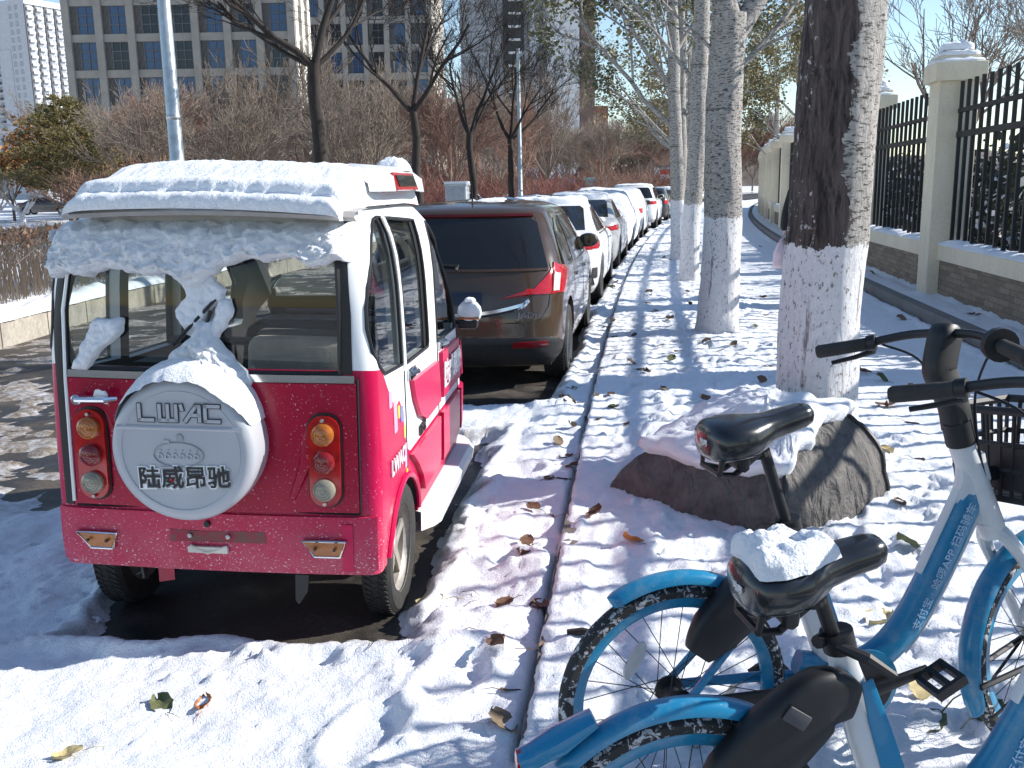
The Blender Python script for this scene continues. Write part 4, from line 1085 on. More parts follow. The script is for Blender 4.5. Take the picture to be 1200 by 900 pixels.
mb = MB(); mb.tube([JR(-.60, .755)]+[JR(a, .735-.10*max(0, 1-(a/.62)**2)+.0)+Vector((0, -.008, 0)) for a in np.linspace(-.55, .55, 24)]+[JR(.60, .755)], [.010]+[.018]*24+[.010], 6, flat=1.6); mb.build('chrome_strip', CHROME, jade)
panel_mb([(-.80, .22), (.80, .22), (.98, .34), (.98, .40), (.80, .455), (-.80, .455), (-.98, .40), (-.98, .34)], JR, .010, 6, 30, skirt=.02).build('bumper_skirt', TRIM, jade)
panel_mb([(-.22, .72), (.22, .72), (.22, .82), (-.22, .82)], JR, .014, 3, 4, skirt=.01).build('number_plate', plain('blue_plate', (.006, .012, .035), .4), jade)
place_text('JADE', .066, JR(.60, .635)+Vector((0, -.012, 0)), JR(.70, .635)-JR(.50, .635), (0, 0, 1), CHROME, jade, .006, .002, 1.25)
mb = MB()
for s in (1, -1): MB().tube([JR(s*a, z)+Vector((0, -.003, 0)) for a, z in ((.62, 1.40), (.79, 1.0), (.795, .80), (.78, .70), (.70, .60), (.5, .575), (.0, .57))], .004, 4).build('hatch_seam', TRIM, jade)
panel_mb([(-.60, 1.40), (.60, 1.40), (.58, 1.42), (-.58, 1.42)], JR, .02, 2, 14, skirt=.02).build('brake_light', plain('smoked_red_lens', (.07, .006, .006), .2), jade)
mb = MB(); mb.tube([JR(0, 1.0)+Vector((0, -.02, 0)), JR(.02, 1.03)+Vector((0, -.035, 0)), JR(-.38, 1.06)+Vector((0, -.028, 0))], [.018, .012, .006], 6); mb.build('rear_wiper', BLACK, jade)
mb = MB(); mb.tube([(0, .95, 1.53), (.01, .86, 1.70)], [.008, .004], 6); mb.build('aerial', BLACK, jade)
mb = MB(); mb.box((0, 2.2, .25), (1.5, 3.8, .12)); mb.build('underside', DARKM, jade, smooth=False)
panel_mb([(-.76, .975), (.76, .975), (.76, .995), (-.76, .995)], JR, .012, 2, 14, skirt=.012).build('hatch_ledge', P_BROWN, jade)
sedwin = [[(1.12, 1.0), (2.24, .995), (2.26, 1.36), (1.72, 1.33), (1.36, 1.18)], [(2.31, .995), (3.25, .99), (2.95, 1.18), (2.70, 1.31), (2.33, 1.36)]]
sedtail = [([(.40, .80), (.86, .80), (1.20, .83), (1.22, .90), (.88, .905), (.44, .87)], T_RED)]
PL = plain('white_boot_badge', (.5, .5, .5), .3, .8)
c1, b1, R1 = make_car(1, 'white_saloon_car', 'white saloon with snow on its roof and boot, behind the brown people carrier', SEDAN, P_WHITE, (.98, 3.72), .325, (.99, 1.36), (.68, 1.04, 1.36, .60), 'sedan', win=sedwin, tail=sedtail)
panel_mb([(-.70, .24), (.70, .24), (.90, .33), (.86, .42), (-.86, .42), (-.90, .33)], R1, .010, 4, 20, skirt=.02).build('bumper_skirt', TRIM, c1)
panel_mb([(.82, .42), (.98, .42), (.98, .56), (.86, .56)], R1, .010, 4, 5, skirt=.012).build('vent_trim', TRIM, c1)
panel_mb([(-.42, .83), (.42, .83), (.42, .86), (-.42, .86)], R1, .010, 2, 10, skirt=.012).build('light_strip', T_RED, c1)
c2, b2, R2 = make_car(2, 'grey_saloon_car', 'grey saloon with snow on top and a black door mirror, between two white cars', SEDAN, P_SILV, (.98, 3.72), .325, (.99, 1.36), (.68, 1.04, 1.36, .60), 'sedan', win=sedwin, tail=sedtail)
c3, b3, R3 = make_car(3, 'snowbound_car', 'parked car buried under a lumpy coat of snow', SEDAN, P_SNOWY, (.98, 3.72), .325, (.99, 1.36), (.3, 1.1, 1.12, .3), 'sedan', win=sedwin[1:], tail=[], snow=.06, detail=0)
c4, b4, R4 = make_car(4, 'white_hatchback', 'white car with patchy snow just in front of the white off roader', MPV, P_WHITE, (.80, 3.4), .32, (.99, 1.36), (.70, 1.02, 1.36, .58), 'sedan', win=[[(1.25, 1.0), (2.24, .995), (2.26, 1.38), (1.36, 1.38)], [(2.31, .995), (3.15, .99), (2.9, 1.2), (2.6, 1.36), (2.33, 1.38)]], tail=[([(.75, .80), (1.05, .80), (1.1, .95), (.78, .95)], T_RED)], snow=.02, detail=1, L=4.5)
suvwin = [[(.55, 1.13), (1.2, 1.12), (1.22, 1.53), (1.0, 1.53), (.75, 1.4)], [(1.27, 1.12), (2.24, 1.12), (2.26, 1.55), (1.29, 1.54)], [(2.31, 1.12), (3.3, 1.12), (3.0, 1.38), (2.7, 1.53), (2.33, 1.55)]]
c5, b5, R5 = make_car(5, 'white_off_roader', 'white off roader with a dark rear window and red tail lamps, far along the row', SUV, P_WHITE, (.90, 3.65), .36, (1.11, 1.53), (.84, 1.16, 1.54, .66), 'suv', win=suvwin, tail=[([(.62, .96), (.90, .93), (1.18, .95), (1.20, 1.05), (.90, 1.08), (.66, 1.03)], T_RED)], L=4.7)
c6, b6, R6 = make_car(6, 'black_saloon_car', 'black saloon with red tail lamps beyond the white off roader', MPV, P_DARK, (.82, 3.5), .325, (.99, 1.36), (.68, 1.04, 1.36, .60), 'sedan', win=mpvwin, tail=[([(.70, .80), (.90, .78), (1.15, .82), (1.17, .98), (.90, 1.0), (.72, .95)], T_RED)])
c7, b7, R7 = make_car(7, 'snow_topped_car', 'dark saloon with a snow white boot, farthest of the kerbside row', SEDAN, P_DARK, (.98, 3.72), .325, (.99, 1.36), (.68, 1.04, 1.36, .60), 'sedan', win=sedwin, tail=sedtail)
# snow sheets on roofs and boots
def car_snow(t, b, z0, z1, label, th=.05, seed=0, ymax=None, patch=None):
    mb = MB(); zs = np.linspace(z0, b.zmax, 14); P = []
    for k_, z in enumerate(zs):
        row = []
        for (x, y, zz) in b.ring(z):
            e = min(1, k_/2.5); n = float(fbm(x*3, y*3, 4, seed)); n2 = float(fbm(x*14, y*14, 3, seed+1))
            row.append((x*(1-.0*e), y, zz+e*th*(1+.5*n+.2*n2)))
        P.append(row)
    mb.grid(P, closed_u=True); n_ = len(P[0]); o = len(mb.v)-n_; m = n_//2
    for i in range(m):
        j = (n_-i) % n_; f = (o+i, o+i+1, o+(n_-i-1) % n_, o+j) if i else (o, o+1, o+n_-1); f = tuple(dict.fromkeys(f))
        if len(f) > 2: mb.f.append(f[::-1]); mb.m.append(0)
    ob = mb.build('roof_snow', SNOW, angle=180); ob.location = t.location; ob.rotation_euler = t.rotation_euler; return tag(ob, label, 'snow')
car_snow(c1, b1, 1.385, 0, 'sheet of snow on the roof of the white saloon', .05, 1)
car_snow(c2, b2, 1.375, 0, 'sheet of snow on the roof of the grey saloon', .07, 3)
car_snow(c5, b5, 1.60, 0, 'thin snow on the roof of the white off roader', .03, 5)
car_snow(c7, b7, 1.36, 0, 'white snow on the roof of the farthest kerbside car', .06, 7)
def deck_snow(t, b, label, seed, y0=.14, y1=.80, w=.66, zf=None, th=.05, nm='deck_snow', hole=0.0):
    mb = MB(); P = []
    for i in range(26):
        v = i/25; row = []
        for j in range(37):
            u = j/36; x = -w+2*w*u; y = y0+(y1-y0)*v; n = float(fbm(x*4, y*4, 4, seed)); n2 = float(fbm(x*16, y*16, 3, seed+1))
            e = min(1, min(min(u, 1-u)*2*w/.06, min(v, 1-v)*(y1-y0)/.06)); e = math.sqrt(max(0, 1-(1-e)**2))
            h = th*(1+.7*n+.25*n2)-hole*max(0, .5-n)
            row.append((x+.03*n, y+.03*n2, zf(x, y)-.004+e*h))
        P.append(row)
    o = mb.grid(P).build(nm, SNOW, angle=180); o.location = t.location; o.rotation_euler = t.rotation_euler; return tag(o, label, 'snow')
deck_snow(c1, b1, 'snow lying on the boot lid of the white saloon', 11, .16, .62, .62, lambda x, y: .985+.03*y, .035)
deck_snow(c2, b2, 'snow lying on the boot lid of the grey saloon', 13, .16, .62, .62, lambda x, y: .985+.03*y, .045)
deck_snow(jade, jb, 'patchy thin snow left on the brown people carrier roof', 17, 1.0, 2.3, .50, lambda x, y: 1.535-.11*(x/.6)**2, .016, hole=.10)
# ------------------------------------------------------------------ blue share bicycles (x forward, y left, origin at the rear wheel's contact)
def m_bike(name, c, g=.38):
    k = NT(name); co = k.coord(); n = k.noise(14, 5, .7, co); sp = k.noise(130, 3, .7, co)
    f = k.math('ADD', k.ramp(n, [(.5, 0.0), (.8, g)]), k.ramp(sp, [(.66, 0.0), (.72, g)]), clamp=True)
    k.col(k.mix(f, c, (.42, .44, .46))); k.set(k.math('ADD', .28, k.math('MULTIPLY', f, .6)), 0, .25); return k.m
BLUE = m_bike('blue_frame_paint', (.008, .20, .38)); BLUER = m_bike('blue_rim_paint', (.009, .20, .37), .35); BWHITE = m_bike('white_frame_paint', (.62, .64, .66), .4)
def m_snowtyre():
    k = NT('snowy_tyre_rubber'); co = k.coord(); n = k.noise(48, 4, .7, co, .8); f = k.ramp(n, [(.545, 0.0), (.58, .75)]); k.col(k.mix(f, (.022, .022, .024), (.62, .64, .68))); k.set(.8); return k.m
TEXT = plain('pale_blue_print', (.40, .58, .74), .5); TYRE2 = m_snowtyre()
def chain(pts, n=6):
    """smooth curve through points (Catmull-Rom)"""
    P = [Vector(p) for p in pts]; out = []
    for i in range(len(P)-1):
        a, b, c, d = P[max(i-1, 0)], P[i], P[i+1], P[min(i+2, len(P)-1)]
        for k in range(n):
            t = k/n; out.append(.5*((2*b)+(c-a)*t+(2*a-5*b+4*c-d)*t*t+(3*b-a-3*c+d)*t**3))
    out.append(P[-1]); return out
def bike_wheel(root, R_, hubname):
    """hub at origin of the wheel object; axle along y"""
    t = MB(); t.lathe([(R_-.036, -.012), (R_-.030, -.019), (R_-.012, -.021), (R_-.003, -.012), (R_, 0), (R_-.003, .012), (R_-.012, .021), (R_-.030, .019), (R_-.036, .012)], 'y', (0, 0, 0), 72)
    for k in range(0):
        a = 2*PI*k/120; q = Matrix.Rotation(-a, 3, 'Y')
        for (yy, da) in ((-.010, 0), (.010, .026)):
            q2 = Matrix.Rotation(-(a+da), 3, 'Y'); t.box(q2 @ Vector((R_-.0042, yy, 0)), (.005, .012, .009), q2)
    wh = t.build('wheel', TYRE2, root)
    m = MB(); m.lathe([(R_-.034, -.014), (R_-.052, -.012), (R_-.062, -.006), (R_-.062, .006), (R_-.052, .012), (R_-.034, .014)], 'y', (0, 0, 0), 72); m.build('rim', BLUER, wh)
    h = MB(); h.lathe([(.001, -.055), (.012, -.055), (.014, -.045), (.036, -.040), (.036, -.034), (.020, -.03), (.020, .03), (.036, .034), (.036, .040), (.014, .045), (.012, .055), (.001, .055)], 'y', (0, 0, 0), 20); h.build('hub', BLACK, wh)
    sp = MB(); n = 28
    for k in range(n):
        a = 2*PI*k/n; s = 1 if k % 2 else -1; da = .95*(1 if (k//2) % 2 else -1)
        p0 = Vector((.034*math.cos(a+da), s*.037, .034*math.sin(a+da))); p1 = Vector(((R_-.060)*math.cos(a), 0, (R_-.060)*math.sin(a))); sp.tube([p0, p1], .0013, 5)
    sp.build('spokes', DARKM, wh)
    rf = MB(); a = R(125); c = Vector(((R_*.53)*math.cos(a), -.012, (R_*.53)*math.sin(a))); P = [(c.x+.052*math.cos(q)*math.cos(a+1.9)-.017*math.sin(q)*math.sin(a+1.9), c.z+.052*math.cos(q)*math.sin(a+1.9)+.017*math.sin(q)*math.cos(a+1.9)) for q in np.linspace(0, 2*PI, 24, endpoint=False)]
    rf.prism(P, -.018, -.008, 'y'); rf.build('wheel_reflector', plain('white_reflector', (.50, .50, .50), .3, 0, .3), wh, smooth=False)
    return wh
def fender(root, R_, a0, a1, wd, mat, name='mudguard', thick=.004, parent=None, loc=(0, 0, 0)):
    mb = MB(); P = []; n = 36
    for i in range(n+1):
        a = R(a0+(a1-a0)*i/n); e = min(1, min(i, n-i)/2+.45); row = []
        for (yy, dr) in ((-wd/2, -.020), (-wd/2*.92, -.006), (-wd/2*.55, .004), (0, .007), (wd/2*.55, .004), (wd/2*.92, -.006), (wd/2, -.020), (wd/2*.85, -.018), (wd/2*.5, -.001), (0, .002), (-wd/2*.5, -.001), (-wd/2*.85, -.018)):
            r_ = R_+dr; row.append((r_*math.cos(a), yy*e, r_*math.sin(a)))
        P.append(row)
    mb.grid(P, closed_u=True); m = 12; o = 0
    mb.f.append(tuple(range(m-1, -1, -1))); mb.m.append(0); L = len(mb.v); mb.f.append(tuple(range(L-m, L))); mb.m.append(0)
    ob = mb.build(name, mat, parent or root, recalc=True, angle=60); ob.location = loc; return ob
def oval_tube(mb, pts, ws, hs, n=12, mi=0, power=.7):
    """tube in the bike plane with lateral half width ws and in-plane half width hs"""
    N = len(pts); P = []
    for i, p in enumerate(pts):
        p = Vector(p); t = (Vector(pts[min(i+1, N-1)])-Vector(pts[max(i-1, 0)])).normalized(); up = Vector((0, 1, 0)).cross(t).normalized()
        w_ = ws[i] if hasattr(ws, '__len__') else ws; h_ = hs[i] if hasattr(hs, '__len__') else hs; row = []
        for k in range(n):
            a = 2*PI*k/n; c, s = math.cos(a), math.sin(a); c = math.copysign(abs(c)**power, c); s = math.copysign(abs(s)**power, s)
            row.append(p+Vector((0, 1, 0))*c*w_+up*s*h_)
        P.append(row)
    o = len(mb.v); mb.grid(P, mi, closed_u=True); mb.f.append(tuple(o+k for k in range(n-1, -1, -1))); mb.m.append(mi); L = len(mb.v); mb.f.append(tuple(range(L-n, L))); mb.m.append(mi); return mb
def lerp_list(L, n): 
    x = np.linspace(0, 1, len(L)); return [float(v) for v in np.interp(np.linspace(0, 1, n), x, L)]
def make_bike(loc, rz, label, steer, saddle_z, fend_end, lamp, roll=0.0):
    root = thing('share_bicycle', label, 'bicycle', loc, rz)
    Rw = .30; FH = (1.10, 0, .30)
    w0 = bike_wheel(root, Rw, 'rear'); w0.location = (0, 0, .30); w0.rotation_euler = (0, R(-8), 0)
    # main beam: down tube curving into the bottom bracket
    pts = chain([(.825, 0, .79), (.765, 0, .655), (.70, 0, .515), (.64, 0, .41), (.575, 0, .345), (.49, 0, .315), (.40, 0, .33), (.335, 0, .35)], 6); n = len(pts)
    fr = oval_tube(MB(), pts, lerp_list([.022, .026, .028, .030, .030, .028, .022], n), lerp_list([.040, .041, .041, .040, .038, .036, .030], n), 14).build('frame', BLUE, root)
    # white edging on the front and back of the beam
    mb = MB()
    e = []
    for i in range(0, 22):
        t = (pts[i+1]-pts[i]).normalized(); u_ = Vector((0, 1, 0)).cross(t); e.append(pts[i]-u_*.043)
    e2 = [p+(Vector((-.115, 0, .0))*0) for p in e]
    oval_tube(mb, e, .016, .007, 8); mb.build('white_edging', BWHITE, fr)
    mb = MB(); e = []
    for i in range(2, 12):
        t = (pts[i+1]-pts[i]).normalized(); u_ = Vector((0, 1, 0)).cross(t); e.append(pts[i]+u_*.044)
    oval_tube(mb, e, .014, .006, 8); mb.build('white_edging', BWHITE, fr)
    # head tube and gusset
    mb = MB(); mb.tube([(.760, 0, .925), (.777, 0, .885), (.880, 0, .665)], [.030, .033, .034], 14); oval_tube(mb, [(.800, 0, .86), (.815, 0, .80), (.795, 0, .73)], [.026, .026, .020], [.036, .046, .040], 12); mb.build('head_tube', BWHITE, fr)
    mb = MB(); mb.tube([(.752, 0, .955), (.772, 0, .895)], [.036, .037], 14); mb.build('collar', BLACK, fr)
    # seat tube with clamp and blue side panel
    mb = MB(); oval_tube(mb, [(.292, 0, .735), (.313, 0, .665), (.360, 0, .53), (.413, 0, .40), (.470, 0, .27)], [.021, .024, .027, .029, .028], [.022, .026, .036, .042, .036], 14); st = mb.build('seat_tube', BWHITE, fr)
    for s in (-1, 1):
        mb = MB(); P = [(.333, .640), (.355, .650), (.40, .54), (.465, .37), (.485, .30), (.435, .30), (.395, .42), (.352, .56)]
        y0 = s*.027; mb.prism(P, min(y0, y0+s*.006), max(y0, y0+s*.006), 'y'); mb.build('side_panel', m_bikepanel(), st, recalc=True, bevel=.002)
    mb = MB(); mb.tube([(.303, 0, .700), (.293, 0, .738)], .031, 16); mb.tube([(.285, -.02, .718), (.327, -.055, .705), (.382, -.058, .665)], [.010, .012, .009], 8); mb.tube([(.267, -.0, .722), (.252, -.01, .722)], .013, 8); mb.build('seat_clamp', BLACK, st)
    sx = .235-.03*(saddle_z-.86)/.10
    mb = MB(); mb.tube([(.313, 0, .66), (sx+.02, 0, saddle_z-.045)], .0145, 12); mb.build('seat_post', BLACK, st)
    # rear stays
    mb = MB()
    for s in (-1, 1):
        mb.tube([(.46, s*.03, .285), (.25, s*.052, .292), (0, s*.060, .30)], [.015, .014, .012], 8); mb.tube([(.313, s*.018, .66), (.17, s*.045, .49), (0, s*.060, .30)], [.012, .011, .010], 8)
    mb.build('rear_stays', BLUE, fr)
    mb = MB(); oval_tube(mb, [(.50, -.055, .285), (.30, -.060, .288), (.10, -.060, .295), (.0, -.060, .30)], [.010, .010, .010, .010], [.050, .030, .026, .036], 12); mb.build('chain_case', BLACK, fr)
    # black lock housing behind the seat tube
    mb = MB(); pp = chain([(.315, -.035, .615), (.25, -.04, .625), (.17, -.045, .565), (.085, -.045, .485), (.04, -.045, .43)], 5); oval_tube(mb, pp, lerp_list([.02, .032, .033, .032, .02], len(pp)), lerp_list([.035, .062, .072, .064, .035], len(pp)), 20, power=.55); lk = mb.build('lock_housing', BLACK, fr)
    mb = MB(); mb.box((.185, -.080, .615), (.05, .006, .03), Matrix.Rotation(.6, 3, 'Y')); mb.build('lock_panel', plain('dark_grey_panel', (.06, .062, .068), .5), lk, bevel=.003)
    # cranks
    mb = MB(); mb.lathe([(.001, -.075), (.07, -.073), (.078, -.064), (.078, -.050), (.001, -.048)], 'y', (.495, 0, .287), 32); mb.lathe([(.001, .06), (.03, .06), (.03, .03)], 'y', (.495, 0, .287), 16); bb = mb.build('chainwheel_cover', BLACK, fr, recalc=True)
    mb = MB(); mb.lathe([(.07, -.055), (.098, -.055), (.098, -.046), (.07, -.046)], 'y', (.495, 0, .287), 40); mb.build('guard_ring', BLUER, bb, recalc=True)
    ca = R(14)
    for s in (-1, 1):
        d = Vector((math.cos(ca), 0, math.sin(ca)))*(1 if s < 0 else -1); b0 = Vector((.495, s*.083, .287)); e1 = b0+d*.165
        mb = MB(); oval_tube(mb, [b0-d*.02, b0+d*.05, e1], [.011, .011, .009], [.024, .017, .013], 10); cr = mb.build('crank', BLACK, bb)
        mb = MB(); c = e1+Vector((0, s*.055, 0))
        for yy in (-.042, .042): mb.box(c+Vector((0, yy, 0)), (.085, .012, .026), Matrix.Rotation(-.5, 3, 'Y'))
        for xx in (-.036, 0, .036): mb.box(c+Matrix.Rotation(-.5, 3, 'Y') @ Vector((xx, 0, 0)), (.014, .085, .024), Matrix.Rotation(-.5, 3, 'Y'))
        mb.build('pedal', BLACK, cr, smooth=False)
    # rear mudguard
    f = fender(root, .325, 38, fend_end, .054, BLUE, loc=(0, 0, .30))
    if lamp:
        a = R(fend_end-2); p = Vector((.338*math.cos(a), 0, .338*math.sin(a))); tdir = Vector((-math.sin(a), 0, math.cos(a)))
        mb = MB(); oval_tube(mb, [p-tdir*.10+Vector((.0, 0, .0)), p-tdir*.03+Vector((-.015, 0, .012)), p+tdir*.010+Vector((-.035, 0, .014)), p+tdir*.012+Vector((-.060, 0, .008))], [.028, .032, .026, .022], [.010, .022, .020, .018], 14); tl = mb.build('light_bracket', BLUE, f)
        mb = MB(); q = p+tdir*.012+Vector((-.061, 0, .008)); mb.lathe([(.001, -.006), (.018, -.004), (.021, .004)], 'x', q, 18); mb.build('tail_lamp', REDL, tl)
    # fork, front wheel, steering parts turn together
    piv = Vector((.80, 0, .82)); ax = Vector((-.105, 0, .235)).normalized(); Rm = Matrix.Rotation(steer, 4, ax); S = Matrix.Translation(piv) @ Rm @ Matrix.Translation(-piv)
    def st_build(mb, name, mat, parent, **k):
        xform(mb, S); return mb.build(name, mat, parent, **k)
    mb = MB(); mb.tube([(.870, 0, .685), (.892, 0, .64)], [.036, .034], 14)
    for s in (-1, 1): mb.tube(chain([(.885, s*.0, .662), (.905, s*.038, .625), (.965, s*.052, .535), (1.10, s*.056, .30)], 5), lerp_list([.022, .020, .016, .011], 16), 10)
    fk = st_build(mb, 'fork', BWHITE, root)
    fw_ = bike_wheel(root, Rw, 'front'); fw_.matrix_basis = S @ Matrix.Translation(FH)
    ff = fender(root, .325, -12, 205, .062, BLUE); ff.matrix_basis = S @ Matrix.Translation(FH)
    mb = MB()
    for s in (-1, 1): mb.tube([(1.10, s*.062, .30), (.83, s*.033, .16)], .0045, 6); mb.tube([(1.10, s*.062, .30), (.79, s*.033, .255)], .008, 6)
    st_build(mb, 'mudguard_stay', BLACK, fk)
    # stem
    mb = MB(); pp = chain([(.760, 0, .935), (.745, 0, 1.0), (.705, 0, 1.075), (.700, 0, 1.10), (.722, 0, 1.175), (.728, 0, 1.20)], 5); oval_tube(mb, pp, lerp_list([.032, .030, .028, .030, .034, .026], len(pp)), lerp_list([.036, .038, .044, .044, .040, .022], len(pp)), 14, power=.65); stem = st_build(mb, 'stem', BLACK, root)
    mb = MB(); mb.box((.680, 0, 1.148), (.006, .034, .040), Matrix.Rotation(.30, 3, 'Y')); st_build(mb, 'stem_label', GREYP, stem, smooth=False)
    bar = [(.60, .305, 1.135), (.655, .22, 1.150), (.705, .12, 1.172), (.722, .05, 1.178), (.722, -.05, 1.178), (.705, -.12, 1.172), (.655, -.22, 1.150), (.60, -.305, 1.135)]
    mb = MB(); mb.tube(chain(bar, 5), .0115, 10); hb = st_build(mb, 'handlebar', BLACK, root)
    for s in (1, -1):
        a, b = Vector((.600, s*.305, 1.135)), Vector((.665, s*.200, 1.153))
        mb = MB(); mb.tube([a+(a-b)*.06, a, b], [.015, .0185, .0175], 14); g = st_build(mb, 'grip', RUBBER, hb)
        mb = MB(); c = Vector((.672, s*.188, 1.156)); d = (a-b).normalized()
        mb.tube([c-d*.010, c+d*.012], .021 if s > 0 else .040, 16); mb.tube([c+Vector((0, 0, -.008)), c+Vector((.02, 0, -.022))+d*.01, c+Vector((.035, 0, -.030))+d*.07, c+Vector((.025, 0, -.036))+d*.125], [.009, .008, .0065, .006], 8); st_build(mb, 'brake_lever' if s > 0 else 'twist_bell', BLACK, hb)
    mb = MB()
    for s in (1, -1): mb.tube(chain([(.69, s*.17, 1.15), (.74, s*.10, 1.11), (.765, s*.05, 1.02), (.79, s*.036, .90), (.83, s*.030, .78)], 6), .0035, 6)
    st_build(mb, 'brake_cable', BLACK, hb)
    # basket
    mb = MB(); bx0, bx1, bw0, bw1, bz0, bz1 = .90, 1.12, .11, .14, .735, .965
    def bp(u, v, q): # corner ring position
        w_ = bw0+(bw1-bw0)*q; x1 = bx1-.03+.06*q; x0 = bx0; return Vector((x0+(x1-x0)*u, -w_+2*w_*v, bz0+(bz1-bz0)*q))
    ring = lambda q: [bp(0, 0, q), bp(1, 0, q), bp(1, 1, q), bp(0, 1, q)]
    for q, rd in ((0, .010), (.32, .008), (.62, .008), (1, .012)): mb.tube(ring(q), rd, 6, closed=True, flat=1.0)
    for (a, b) in (((0, 0), (1, 0)), ((1, 0), (1, 1)), ((1, 1), (0, 1)), ((0, 1), (0, 0))):
        for k in range(7):
            t = k/7; u, v = a[0]+(b[0]-a[0])*t, a[1]+(b[1]-a[1])*t; mb.tube([bp(u, v, 0), bp(u, v, 1)], .006, 6)
    for k in range(6): mb.tube([bp(k/5, 0, 0), bp(k/5, 1, 0)], .006, 5)
    mb.prism([(.898, .76), (.898, .88), (.908, .88), (.908, .76)], -.115, .115, 'y'); mb.tube([(.80, 0, .80), (.90, 0, .80)], .02, 8); mb.box((1.0, 0, .735), (.20, .20, .006)); st_build(mb, 'basket', BLACK, root, smooth=False)
    # kick stand
    mb = MB(); mb.tube([(.20, .055, .29), (.10, .14, .02)], .009, 8); mb.build('kickstand', STEEL, fr)
    # saddle
    mb = MB(); secs = [(-.006, .030, .006, -.044), (.0, .064, .020, -.056), (.02, .084, .032, -.062), (.06, .092, .036, -.064), (.11, .084, .033, -.062), (.145, .062, .029, -.054), (.175, .046, .028, -.040), (.22, .041, .033, -.030), (.27, .039, .037, -.022), (.292, .032, .034, -.014), (.304, .016, .020, -.004), (.307, .006, .012, .002)]
    P = []
    for (x_, w_, zt, zb) in secs:
        row = []
        for k in range(18):
            a = 2*PI*k/18; c, s = math.cos(a), math.sin(a); c = math.copysign(abs(c)**.75, c); s2 = math.copysign(abs(s)**.7, s); mid = (zt+zb)/2; row.append((x_, w_*c, mid+(zt-zb)/2*s2-.010*(1-abs(c))*0))
        P.append(row)
    mb.grid(P, closed_u=True); mb.f.append(tuple(range(17, -1, -1))); mb.m.append(0); o = len(mb.v); mb.f.append(tuple(range(o-18, o))); mb.m.append(0)
    sd_ = mb.build('saddle', plain('black_saddle_vinyl', (.012, .013, .016), .26, 0, .35, .2), root, angle=60); sd_.location = (sx-.135, 0, saddle_z); sd_.rotation_euler = (0, R(-6), 0); sd_.scale = (.92, 1, 1)
    mb = MB(); mb.tube([(.02, .055, -.045), (.01, .05, -.085), (.06, .03, -.10), (.14, .02, -.06)], .008, 6); mb.tube([(.02, -.055, -.045), (.01, -.05, -.085), (.06, -.03, -.10), (.14, -.02, -.06)], .008, 6); mb.tube([(.01, .05, -.085), (.01, -.05, -.085)], .008, 6); mb.tube([(.08, .045, -.05), (.08, .045, -.075), (.08, -.045, -.075), (.08, -.045, -.05)], .018, 8); mb.tube([(.14, 0, -.03), (.155, 0, -.075)], .022, 10); mb.build('saddle_springs', BLACK, sd_)
    mb = MB(); P = []
    for i in range(13):
        a = R(-62+124*i/12); P.append([(.022-.024*math.cos(a)-.004, .078*math.sin(a), zz) for zz in (-.026, -.012, .004)])
    mb.grid(P); mb.build('rear_reflector', REDL, sd_)
    place_text('哈啰', .02, (-.0095, -.012, -.012), (0, -1, 0), (0, 0, 1), plain('white_print', (.7, .7, .7), .5), sd_, .002)
    # printing on the beam
    d = Vector((.10, 0, .223)).normalized()
    for s in (-1, 1):
        ctr = Vector((.728, s*.0295, .575)); ex = d*(1 if s < 0 else -1)
        if s < 0: place_text('支付宝 · 哈啰APP 扫码骑车', .030, ctr, d, Vector((-d.z, 0, d.x)), TEXT, fr, .002, 0, 1.02)
        else: place_text('支付宝 · 哈啰APP 扫码骑车', .030, ctr, -d, Vector((d.z*0-d.z, 0, d.x))*-1, TEXT, fr, .002, 0, 1.02)
    root.rotation_euler = (roll, 0, rz)
    return root
_bp = []
def m_bikepanel():
    if _bp: return _bp[0]
    k = NT('blue_textured_panel'); co = k.coord(scale=(1, 1, 1)); ck = k.n('ShaderNodeTexChecker'); ck.inputs['Scale'].default_value = 160; k.l(co, ck.inputs['Vector'])
    k.col((.010, .21, .40)); k.set(.3, 0, .2); k.bump(ck.outputs['Fac'], .6, .004); _bp.append(k.m); return k.m
B1 = (.392, 2.204, .218); B2 = (.305, 1.612, .15)
bike1 = make_bike((B1[0], B1[1], .095), B1[2], 'blue share bicycle standing farther from the viewer, its high black saddle bare of snow', R(16), .965, 122, False, R(-.5))
bike2 = make_bike((B2[0], B2[1], .095), B2[2], 'nearest blue share bicycle with a snow topped low black saddle', R(10), .855, 137, True, R(-.5))
# snow on the nearest saddle
def sad_snow():
    mb = MB(); P = []
    for i in range(41):
        v = i/40; row = []
        for j in range(31):
            u = j/30; x = .012+.185*v; wv = np.interp(x, [0, .02, .06, .11, .15, .2], [.060, .078, .086, .078, .056, .036]); y = -wv+2*wv*u
            e = min(1, min(min(u, 1-u)*2*wv/.035, min(v, 1-v)*.185/.035)); e = math.sqrt(max(0, 1-(1-e)**2)); n = float(fbm(x*22, y*22, 4, 3))
            row.append((x, y+.004*n, .022+.004*v*0+e*(.046+.014*n)*(1-.25*v)))
        P.append(row)
    o = mb.grid(P).build('saddle_snow', SNOW, angle=180); bpy.context.view_layer.update(); sdl = [c for c in bike2.children if c.name.startswith('saddle')][0]; o.matrix_world = sdl.matrix_world.copy(); tag(o, 'cushion of snow on the black saddle of the nearest bicycle', 'snow')
sad_snow()

